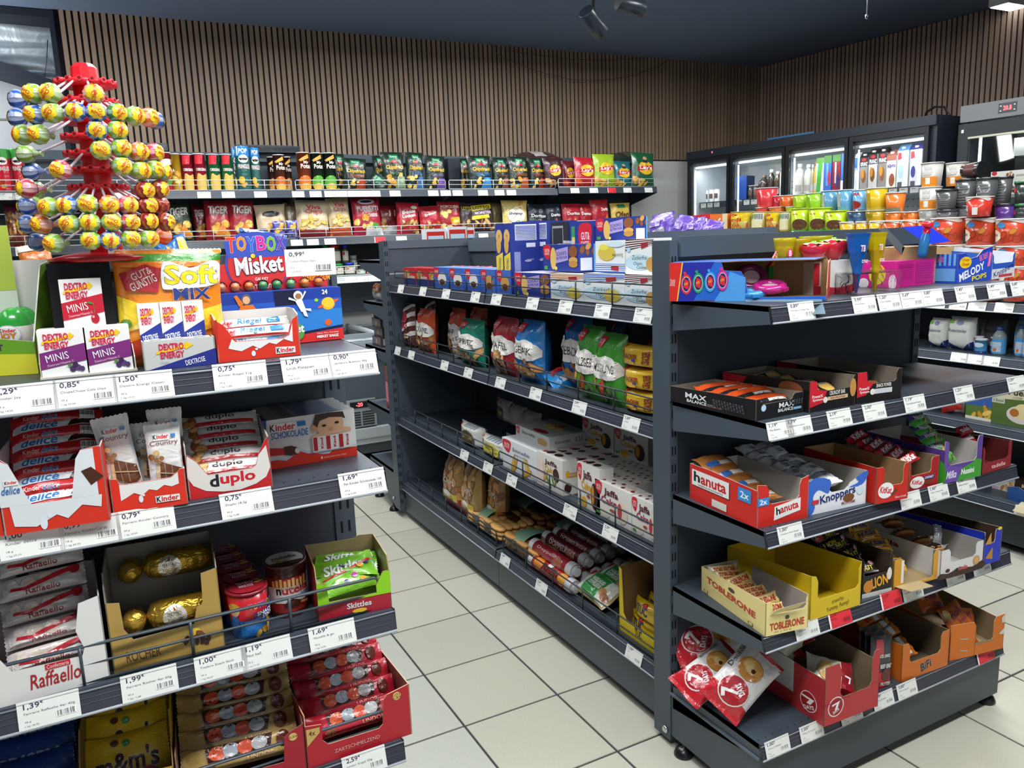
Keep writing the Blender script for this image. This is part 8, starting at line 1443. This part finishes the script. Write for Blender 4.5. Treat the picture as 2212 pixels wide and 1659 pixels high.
for x0,x1,yt_,c,sp,lab,g_ in ((1764,1780,342,'#d8e0d8',[('p',[(0,0),(.6,0),(.9,1),(.3,1)],'#3f9a3a'),('r',0,.85,1,1,'#4a8a2a')],'green and white juice carton, third cooler door',0),(1781,1797,337,'#2a60b0',[('r',0,.8,1,1,'#3a7a2a'),('r',.3,.2,.6,.8,'#5a90d8'),('e',.7,.4,.2,.2,'#a82a4a')],'blue juice carton with green top, third cooler door',0),(1799,1817,335,'#7a1a30',[('r',0,.82,1,1,'#3a7a2a'),('r',.3,.25,.5,.8,'#b8b0b0'),('e',.7,.3,.2,.2,'#2a2a5a')],'dark red juice carton with green top, third cooler door',0),(1818,1826,332,'#3a70b8',[('r',0,0,1,.3,'#e0e0e0')],'narrow blue carton at the right of the third cooler door',0),
  (1846,1857,330,'#2a70c8',[('r',0,0,1,.7,'#c8d4e4'),('t','N',.2,.6,.8,.8,'#2a5ab0')],'blue and white carton, leftmost behind the fourth door',1),(1859,1876,330,'#9a9894',bf('KFRANZ'),'grey barista drink carton, first of three',1),(1878,1896,322,'#e0deda',bf('FRANZ'),'white barista drink carton, second of three',1),(1899,1917,319,'#8a8680',bf('FRANZ'),'grey barista drink carton, third of three',1),
  (1917,1937,326,'#d8d0c8',[('r',0,.85,1,1,'#9a5a48'),('t','alpro',.08,.6,.95,.76,'#3a3a8a',dict(b=.04)),('e',.6,.25,.3,.2,'#8a4a2a')],'white almond drink carton with brown top',1),(1940,1964,314,'#cfd6dc',[('r',0,0,0,0,'#5a90c0'),('p',[(.05,.75),(.4,.78),(.35,.95),(.05,.95)],'#b8303a'),('r',.65,0,1,1,'#e8eaee'),('e',.35,.45,.25,.2,'#a8c4dc'),('r',.1,.02,.5,.15,'#4a4a50')],'light blue milk carton behind the fourth door',1),(1968,1993,311,'#cfd0dc',[('r',0,0,0,0,'#3a3a88'),('p',[(.05,.75),(.4,.78),(.35,.95),(.05,.95)],'#b8303a'),('r',.65,0,1,1,'#e8eaee'),('e',.3,.4,.2,.16,'#3a3a88'),('r',.1,.02,.5,.15,'#4a4a50')],'milk carton with dark blue top behind the fourth door',1)):
 carton_milk(x0,x1,yt_,c,sp,lab,gable=bool(g_))
def bottle(x0,x1,yt_,c,cap,lab,sp=(),dy=.2,z=None):
 a,zt = kx(x0,yt_,dy); b,_ = kx(x1,yt_,dy); r = (b - a) / 2; h = zt - KZ[0]; mb = MB(); mb.lathe([(r * .95,0),(r,h * .1),(r * .92,h * .35),(r,h * .6),(r * .8,h * .78),(r * .42,h * .86),(r * .42,h * .9)],12,c,'gloss',r,r); cyl_art(mb,r,r,r,h * .5,sp or [('r',.1,.1,.9,.5,'#c8c8d8')],'gloss',h * .08)
 l = MB(); l.lathe([(r * .5,h * .88),(r * .5,h),(r * .4,h)],12,cap,'plastic',r,r); o = mb.build('bottle',mtx=KM @ Matrix.Translation((a,dy,KZ[0] + .001))); tag(o,lab,'bottle','bottles in the cooler'); l.build('bottle_cap',o)
for k,(x0,x1,yt_,c,cap,lab) in enumerate(((1713,1731,355,'#e4e4dc','#f0f0f0','white yoghurt drink bottle, front left of the third door'),(1733,1749,356,'#e0dfd2','#f0f0f0','white yoghurt drink bottle, second behind the third door'),(1750,1757,356,'#a8a48a','#e8e8e8','narrow pale bottle behind the third door'),(1757,1765,350,'#d8a42a','#e07a2a','yellow juice bottle behind the third door'),(1655,1668,367,'#2c1c1c','#e8e8e8','dark brown drink bottle, left one behind the second door'),(1669,1682,371,'#3a2620','#d8d0c8','dark brown drink bottle, right one behind the second door'),(1683,1690,362,'#d8d8d0','#c8c8d8','white bottle at the right edge of the second door'),(1633,1652,380,'#3a2a26','#6a5a50','short dark drink cup behind the second door'))):
 bottle(x0,x1,yt_,c,cap,lab,[('r',.2,.1,.8,.5,'#b8b4b0')],z=0)
a,zt = kx(1591,382); b,_ = kx(1613,382); mb = carton(b - a,.1,zt - KZ[0],'#2a55a8',right=[('r',0,0,1,1,'#1c2c50')]); kput(mb,'drink_multipack',a,.2,KZ[0] + .001,'blue multipack at the left of the second cooler door','pack',None)
for k in range(7):
 x0 = 1496 + 11 * k if k < 5 else 1614 + 11 * (k - 5); c = ('#a8805a','#b8905a','#d8dce0','#e0e2e4','#e2e0dc','#3a3634','#4a4238')[k]; a,zt = kx(x0,394 if k != 1 else 390); b,_ = kx(x0 + 9.5,394); r = (b - a) / 2; h = .115
 mb = cup(r * .9,r,h,c,'#e4e6e8',[('r',.2,.3,.8,.7,'#6a5a50')],n=12); kput(mb,'yoghurt_cup',a,.2,KZ[0] + .001,'%s cup behind the %s cooler door, %s from the left' % (('brown','brown','white','white','white','dark','dark')[k],'first' if k < 5 else 'second',ORD[k if k < 5 else k - 5]),'cup','cups in the cooler')
# ================================================================ instant food on the right-hand gondola
R1,R2,R3 = 1.106,.868,.56
def rc(x0,x1,yt_,yb,c,lid,lab,sp=(),X=3.55,taper=.86,name='instant_cup',grp='instant meal cups',n=18,lh=.006,cat='cup',oval=0):
 a,b = onx(x0,yb,X),onx(x1,yb,X); r = abs(a.y - b.y) / 2; z0 = b.z if 0 else onx((x0 + x1) / 2,yb,X).z; h = onx((x0 + x1) / 2,yt_,X).z - z0; cy = (a.y + b.y) / 2
 # width across the sight line
 r *= .93; mb = cup(r * taper,r,h,c,lid,sp,n=n,lh=lh); put(mb,name,Matrix.Translation((X,cy,z0)) @ Matrix.Rotation(-pi / 2 - .35,4,'Z') @ Matrix.Translation((-r,-r,0)),lab,cat,grp); return z0
def rbox(x0,x1,yt_,yb,c,sp,lab,X=3.5,d=.07,name='food_box',grp='food boxes',side=()):
 f = PX(x0,x1,yb,X,onx(x1,yb,X).z); z0 = f.o.z; h = onx(x1,yt_,X).z - z0; mb = carton(f.w,d,h,c,front=sp,right=side); put(mb,name,f.m(),lab,'box',grp)
rv = [('p',[(0,.55),(1,.55),(1,.95),(0,.95)],'#e8c81e'),('e',.4,.86,.3,.08,'#c82a24'),('t','Ravioli',.1,.56,.8,.72,'#b82a1e',dict(b=.04)),('f','pasta',.05,.05,.95,.42,7,3)]; rw = [('r',.1,.1,.9,.6,'#ddd8a8'),('r',.2,.7,.9,.9,'#5a9a3a'),('b',.6,.6,.95,.95)]
for x0,x1,yt_,yb,c,sp,lab in ((1496,1515,464,503,'#c8202a',[('e',.5,.6,.4,.2,'#f0e8e4')],'red box with white blobs, leftmost behind the purple bags'),(1514,1532,462,503,'#c8202a',[('e',.5,.6,.4,.2,'#f0e8e4')],'red box with white blobs, second behind the purple bags'),(1533,1571,461,503,'#d8702a',[('r',.72,0,1,1,'#d8c8a0'),('e',.35,.4,.3,.3,'#c84a1e'),('p',[(.3,.5),(.6,.8),(.65,.75),(.35,.45)],'#e8e4dc')],'orange soup box right of the red boxes')): rbox(x0,x1,yt_,yb,c,sp,lab)
for k,(x0,x1) in enumerate(((1586,1627),(1628,1658),(1659,1686),(1687,1712))): rc(x0,x1,457,503 - k,'#c8b45a','#c8b87a','yellow and green ravioli tin with golden lid, %s from the left' % ORD[k],rv if k % 2 == 0 else rw,taper=1,name='food_tin',cat='tin',grp='ravioli tins',lh=.003)
lm = [('t','noodle',.5,.75,.7,.85,'#c83a2a'),('e',.75,.3,.25,.26,'#5a3a24'),('r',.1,.1,.4,.4,'#e0e08a'),('r',0,0,1,.08,'#4a9a2a')]
for k,(x0,x1,y0) in enumerate(((1713,1751,450),(1751,1792,449),(1786,1830,455))): rc(x0,x1,y0,499 - k,'#b4cc2a','#a8c02a','lime green noodle tub with bowl picture, %s from the left' % ORD[k],lm,taper=.97,grp='lime green tubs')
up = [(1638,1674,406,448,'#d03a40','tall red instant cup standing on lids',3.6,.8),(1671,1690,423,447,'#b82838','small dark red cup right of the tall red one',3.62,.9),(1687,1715,422,446,'#d8622a','orange instant cup, second layer',3.6,.9),(1716,1746,420,449,'#a0c02a','lime instant cup, left of two in the second layer',3.6,.9),(1744,1780,417,450,'#8ec02a','lime instant cup, right of two in the second layer',3.58,.9),
  (1776,1811,412,455,'#5a90b0','blue instant cup with grey label, left of three',3.6,.85),(1810,1843,410,455,'#5a98b8','blue instant cup with grey label, middle of three',3.58,.85),(1843,1873,410,453,'#6aa0c8','blue instant cup with red noodle picture, right of three',3.58,.85),(1872,1913,406,453,'#c8a81e','tall yellow instant cup',3.55,.85),(1914,1953,416,457,'#d8722a','orange instant cup with grey foot',3.55,.85)]
for k,(x0,x1,y0,yb,c,lab,X,tp) in enumerate(up):
 sp = [('r',.3,.2,.62,.85,'#a8aca8')] if 'label' in lab else ([('t','YAMA',.2,.75,.8,.9,'#c8303a',dict(b=.05)),('e',.5,.25,.35,.22,'#8a2a20')] if 'noodle' in lab else [('r',.3,.15,.62,.8,tuple(v * .8 for v in C(c)))])
 if 'grey foot' in lab: sp = [('r',0,0,1,.2,'#6a7068'),('r',0,.7,.2,.9,'#b8c82a')]
 rc(x0,x1,y0,yb,c,'#c8d0d4',lab,sp,X,tp,lh=.004)
lo = [(1637,1666,448,458,'#c82a34','red lid cup under the tall red one',3.6),(1665,1700,447,458,'#d8722a','flat orange cup under the orange one',3.6),(1700,1727,446,458,'#a0b82a','flat lime cup under the lime ones',3.6),(1832,1873,456,480,'#3f5a78','navy cup beneath the blue ones',3.56),(1872,1914,454,480,'#b89a1e','dull yellow cup beneath the yellow one',3.55),(1913,1950,458,480,'#d06a24','orange cup beneath the orange one, left',3.55),(1950,1987,457,479,'#d06a24','orange cup beneath the orange one, right',3.55),
  (1986,2030,404,452,'#c8c8c4','white and orange cup in the middle of its stack',3.55),(1990,2034,352,403,'#b8b8b2','grey and orange cup on top of its stack',3.55),(2043,2087,352,402,'#b8b4ac','grey and orange cup standing behind the black cups',3.66),(1986,2028,452,478,'#b0b0ac','grey cup at the bottom of its stack',3.55)]
for x0,x1,y0,yb,c,lab,X in lo:
 sp = [('r',0,0,1,.42,'#d8852a'),('r',.6,.1,.75,.38,'#e8e4d8'),('r',.55,.5,.8,.9,'#d0cfc8')] if 'and orange' in lab else [('r',.2,.4,.7,.8,tuple(v * .8 for v in C(c)))]
 rc(x0,x1,y0,yb,c,'#d0ccc4',lab,sp,X,.84,lh=.004)
blk = [(2022,2066,409,452,'black cup with printed lines, left of the tall black ones',3.5),(2024,2068,453,476,'low black cup under the left printed one',3.5),(2064,2108,387,443,'tall black cup with lid, left of three',3.55),(2108,2152,384,441,'tall black cup with lid, middle of three',3.53),(2148,2184,382,439,'tall black cup with lid, right of three',3.6),(2066,2110,444,478,'black cup in the row beneath the tall ones',3.56)]
for x0,x1,y0,yb,lab,X in blk: rc(x0,x1,y0,yb,'#4e5051','#2a2c2e',lab,[('r',.2,.12 + .11 * i,.85,.15 + .11 * i,'#7a7c7c') for i in range(7)] + [('r',.0,.2,.1,.6,'#c8c83a')],X,.84,lh=.008)
f = PX(2076,2120,385,3.55,onx(2100,385,3.55).z); mb = cup(.03,.036,.085,'#2a2627','#1c1d1f',[('r',.2,.2,.8,.8,'#5a3a38')]); mb.v = [(z,y,x) for x,y,z in mb.v]; put(mb,'instant_cup',f.m(0,-.02,.0),'dark cup lying on its side on top of the black cups','cup','instant meal cups')
rc(2148,2194,440,478,'#4a2a72','#1c1d1f','purple cup with black lid at the right',[('r',.1,.2,.2,.7,'#d8c83a')],3.52,.88,lh=.008); rc(2190,2238,391,442,'#26302a','#1f6a3a','black cup with green lid at the right picture edge, upper',[('e',.3,.7,.2,.15,'#b8303a')],3.55,.88,lh=.010); rc(2188,2238,440,478,'#26302a','#1f6a3a','black cup with green lid at the right picture edge, lower',[('e',.3,.6,.2,.2,'#b8303a')],3.55,.88,lh=.010)
mg = [('s',[(0,1),(.35,.8),(.6,1.0),(1,.85),(1,1),(0,1)],'#e8e2da'),('e',.22,.78,.18,.14,'#e8c81e'),('e',.55,.8,.1,.12,'#4a8ac0'),('e',.3,.38,.26,.26,'#ecdcc4'),('t','NUDELN',.14,.36,.46,.46,'#6a3a2a'),('f','pasta',.55,.1,.95,.6,6,3)]
rc(2087,2142,425,468,'#c8382a','#e8e2da','tall red and white pasta cup standing in front',[('s',[(0,1),(.4,.82),(.7,1),(1,.8),(1,1)],'#e8e2da'),('r',.2,.3,.45,.6,'#c8d0d8'),('r',.6,.1,.75,.5,'#e0dcd4')],3.44,.84,lh=.004)
rows = [((2012,2080),(2086,2152),(2150,2220)),((1958,2018),(2022,2090),(2086,2156),(2152,2224)),((2030,2092),(2094,2160),(2158,2228)),((2036,2098),(2100,2166),(2164,2232))]
ys = [(470,512),(527,568),(572,606),(608,642)]
for r_,row in enumerate(rows):
 for k,(x0,x1) in enumerate(row): rc(x0,x1,ys[r_][0] + 1 * k,ys[r_][1] + (15 if r_ == 0 else 5) + 1 * k,'#c2442c','#e4dcd4','red instant pasta tub with white lid, %s layer from the top, %s from the left' % (ORD[r_],ORD[k]),mg,3.50,.9,n=20,lh=.006,grp='red pasta tubs',name='pasta_tub',cat='tub')
for k,(x0,x1) in enumerate(((1816,1852),(1850,1880),(1878,1908),(1906,1950),(1946,1984),(1982,2012))):
 rc(x0,x1,479 - k,510,'#c8582a' if k > 2 else '#d8a82a','#e8e2da','pasta tub with wavy white lid in the low back row, %s from the left' % ORD[k],mg[:2],3.54,.9,n=16,grp='low back row of pasta tubs',name='pasta_tub',cat='tub')
# yoghurt-like packs inside the cooler low shelf are behind these; flour, salt, oil below
def rbag(x0,x1,yt_,yb,c,sp,lab,X=3.52,z=None,seed=1): 
 a,b = onx(x0,yb,X),onx(x1,yb,X); z = R2; w = abs(a.y - b.y); f = Fr((X,a.y,z),(X,b.y,z),z); h = f.hp(x1,yt_); mb = pillow(w,h,.08,c,sp,'z','matte_foil',nu=12,nv=12,seed=seed,edge=.12,box=3,sl=.03,wr=.8); put(mb,'flour_bag',f.m(0,.045,0),lab,'bag','white sugar bags')
fs = [('p',[(0,0),(.55,0),(1,.3),(1,.2),(.7,0),(1,0),(1,.0),(0,0)],'#2a3a7a'),('p',[(0,.02),(.6,.02),(0,.28)],'#2a3a7a'),('p',[(.62,.02),(1,.02),(1,.24)],'#2a3a7a'),('t','Ruebenzucker',.1,.56,.85,.66,'#2a3a6a',dict(b=0)),('e',.5,.85,.14,.07,'#8a94b8'),('r',.08,.82,.26,.92,'#7ab84a')]
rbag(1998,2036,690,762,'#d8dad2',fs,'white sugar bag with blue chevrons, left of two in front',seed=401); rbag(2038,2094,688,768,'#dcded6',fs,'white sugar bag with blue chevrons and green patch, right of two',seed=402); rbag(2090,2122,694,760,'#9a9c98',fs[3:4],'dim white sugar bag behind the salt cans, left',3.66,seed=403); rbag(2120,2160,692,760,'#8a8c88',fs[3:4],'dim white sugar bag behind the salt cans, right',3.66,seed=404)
for k,(x0,x1,y0) in enumerate(((2092,2112,729),(2104,2130,733),(2128,2144,730))):
 a,b = onx(x0,770,3.52),onx(x1,770,3.52); r = abs(a.y - b.y) / 2 * .93; f = Fr((3.52,a.y,R2),(3.52,b.y,R2),R2); mb = can(r,f.hp(x1,y0),'#5aa8d8','#e0e4e8',[('r',0,0,1,.18,'#2a3a80'),('e',.5,.6,.3,.16,'#c8dcec'),('p',[(.1,.75),(.3,.75),(.3,.92),(.1,.92)],'#c8242c')]); put(mb,'salt_can',f.m(0,-.02 + .04 * (k != 1),0),'light blue salt can on the right gondola, %s from the left' % ORD[k],'can','salt cans')
for k,(x0,x1,y0,dy) in enumerate(((2134,2164,708,0),(2160,2184,684,.08),(2180,2204,704,.02),(2202,2230,706,.0),(2156,2176,716,.1))):
 a,b = onx(x0,775,3.52),onx(x1,775,3.52); r = abs(a.y - b.y) / 2 * .93; f = Fr((3.52,a.y,R2),(3.52,b.y,R2),R2); h = f.hp(x1,y0)
 mb = MB(); mb.lathe([(r * .95,0),(r,.005),(r,h * .62),(r * .9,h * .72),(r * .45,h * .86),(r * .4,h * .9)],14,'#b8c4c8','tint',r,r); cyl_art(mb,r,r,r,h * .56,[('r',0,.05,1,1,'#4a9ad0'),('r',.25,.15,.75,.8,'#b8c8d8'),('r',.4,.2,.55,.4,'#c8702a')],'gloss',h * .02)
 l = MB(); l.lathe([(r * .48,h * .88),(r * .48,h),(r * .4,h)],12,'#2a4a8a','plastic',r,r); put(mb,'vinegar_bottle',f.m(0,dy,0),'clear bottle with blue label on the right gondola, %s' % ('front left','tall one behind','middle','at the picture edge','small one behind')[k],'bottle','clear bottles with blue labels',parts=[(l,'bottle_cap')])
# potato boxes, cake mix, papers
def low(x0,x1,yt_,yb,z,c,sp,lab,X=3.52,d=.05,side=()):
 a,b = onx(x0,yb,X),onx(x1,yb,X); f = Fr((X,a.y,z),(X,b.y,z),z); mb = carton(f.w,d,max(.05,f.hp(x1,yt_)),c,front=sp,left=side); put(mb,'food_box',f.m(),lab,'box','food boxes on the lower right shelves')
low(2084,2140,860,918,R3,'#5a7a3a',[('r',0,.6,1,1,'#3a60a8'),('f','chips',.1,.15,.9,.6,6,2),('r',0,0,1,.12,'#e0dcd0')],'green and blue dumpling box beside the endcap'); low(2138,2240,840,938,R3,'#5a7038',[('p',[(0,.62),(1,.7),(1,1),(0,1)],'#ddd6b8'),('t','Pueree',.35,.76,.95,.92,'#3a3420',dict(b=.03,sh=.1)),('t','LOCKER',.45,.68,.65,.73,'#6a6a4a'),('e',.65,.3,.32,.22,'#e0d8cc'),('e',.68,.38,.2,.2,'#ead9a0'),('e',.5,.34,.1,.1,'#b8702a'),('r',.0,.52,.28,.66,'#c8d0b8'),('t','6 Beutel',.03,.55,.25,.63,'#4a5a3a')],'green mashed potato box with serving picture')
low(2060,2082,868,905,R3,'#b8b0a4',[('b',.1,.1,.9,.9)],'carton side with barcode left of the dumpling box',3.6)
f = PX(2025,2070,905,3.5,R3); mb = pillow(abs(f.w),.14,.05,'#c8241e',[('f','mix',.2,.4,.9,.9,6)],'z',nu=10,nv=10,seed=410,wr=2); put(mb,'snack_bag',f.m(0,.03,0,rot=(-10,-20,0)),'red bag leaning behind the purple carton on the right gondola','bag')
Z4 = .2285
low(2140,2188,1050,1088,Z4,'#d0cabc',[('f','cookie',.3,.3,.95,.9,5,2),('r',0,0,.3,.3,'#c8a8b8')],'white baking mix box on the lowest right shelf',3.6); low(2188,2240,1046,1100,Z4,'#2c1a14',[('t','Kakao',.3,.55,.95,.8,'#d8c890',dict(b=.03,sh=.1))],'dark brown cocoa box on the lowest right shelf',3.58)
P = onx(2190,1085,3.46); mb = MB(); mb.prism([(0,0),(.07,0),(.09,.05),(.05,.07),(0,.06)],(0,0,0),(0,-1,0),(0,.1,1),(-1,0,0),.002,'#1f4a8a','#d8ccb0'); put(mb,'torn_wrapper',Matrix.Translation((3.50,P.y + .05,Z4)),'torn blue wrapper standing on the lowest right shelf','wrapper')
mb = MB(); mb.mesh([(0,0,.004),(-.10,-.02,-.012),(-.11,-.22,-.01),(.02,-.24,.006)],[(0,1,2,3),(3,2,1,0)],'#c8bc98','card'); put(mb,'kraft_sheet',Matrix.Translation((3.5,P.y - .01,Z4 + .004)),'sheet of kraft paper hanging over the lowest right shelf edge','paper')
bpy.data.objects.remove(_to); bpy.data.curves.remove(_tc)
_seen = {}
for o in ALL:
 k = o['label']; _seen.setdefault(k,[]).append(o.name)
 n = len(k.split())
 if n > 16 or n < 4: print('LABELLEN',n,k)
for k,v in _seen.items():
 if len(v) > 1: print('DUPLABEL',k,len(v))
print('THINGS',len(ALL))
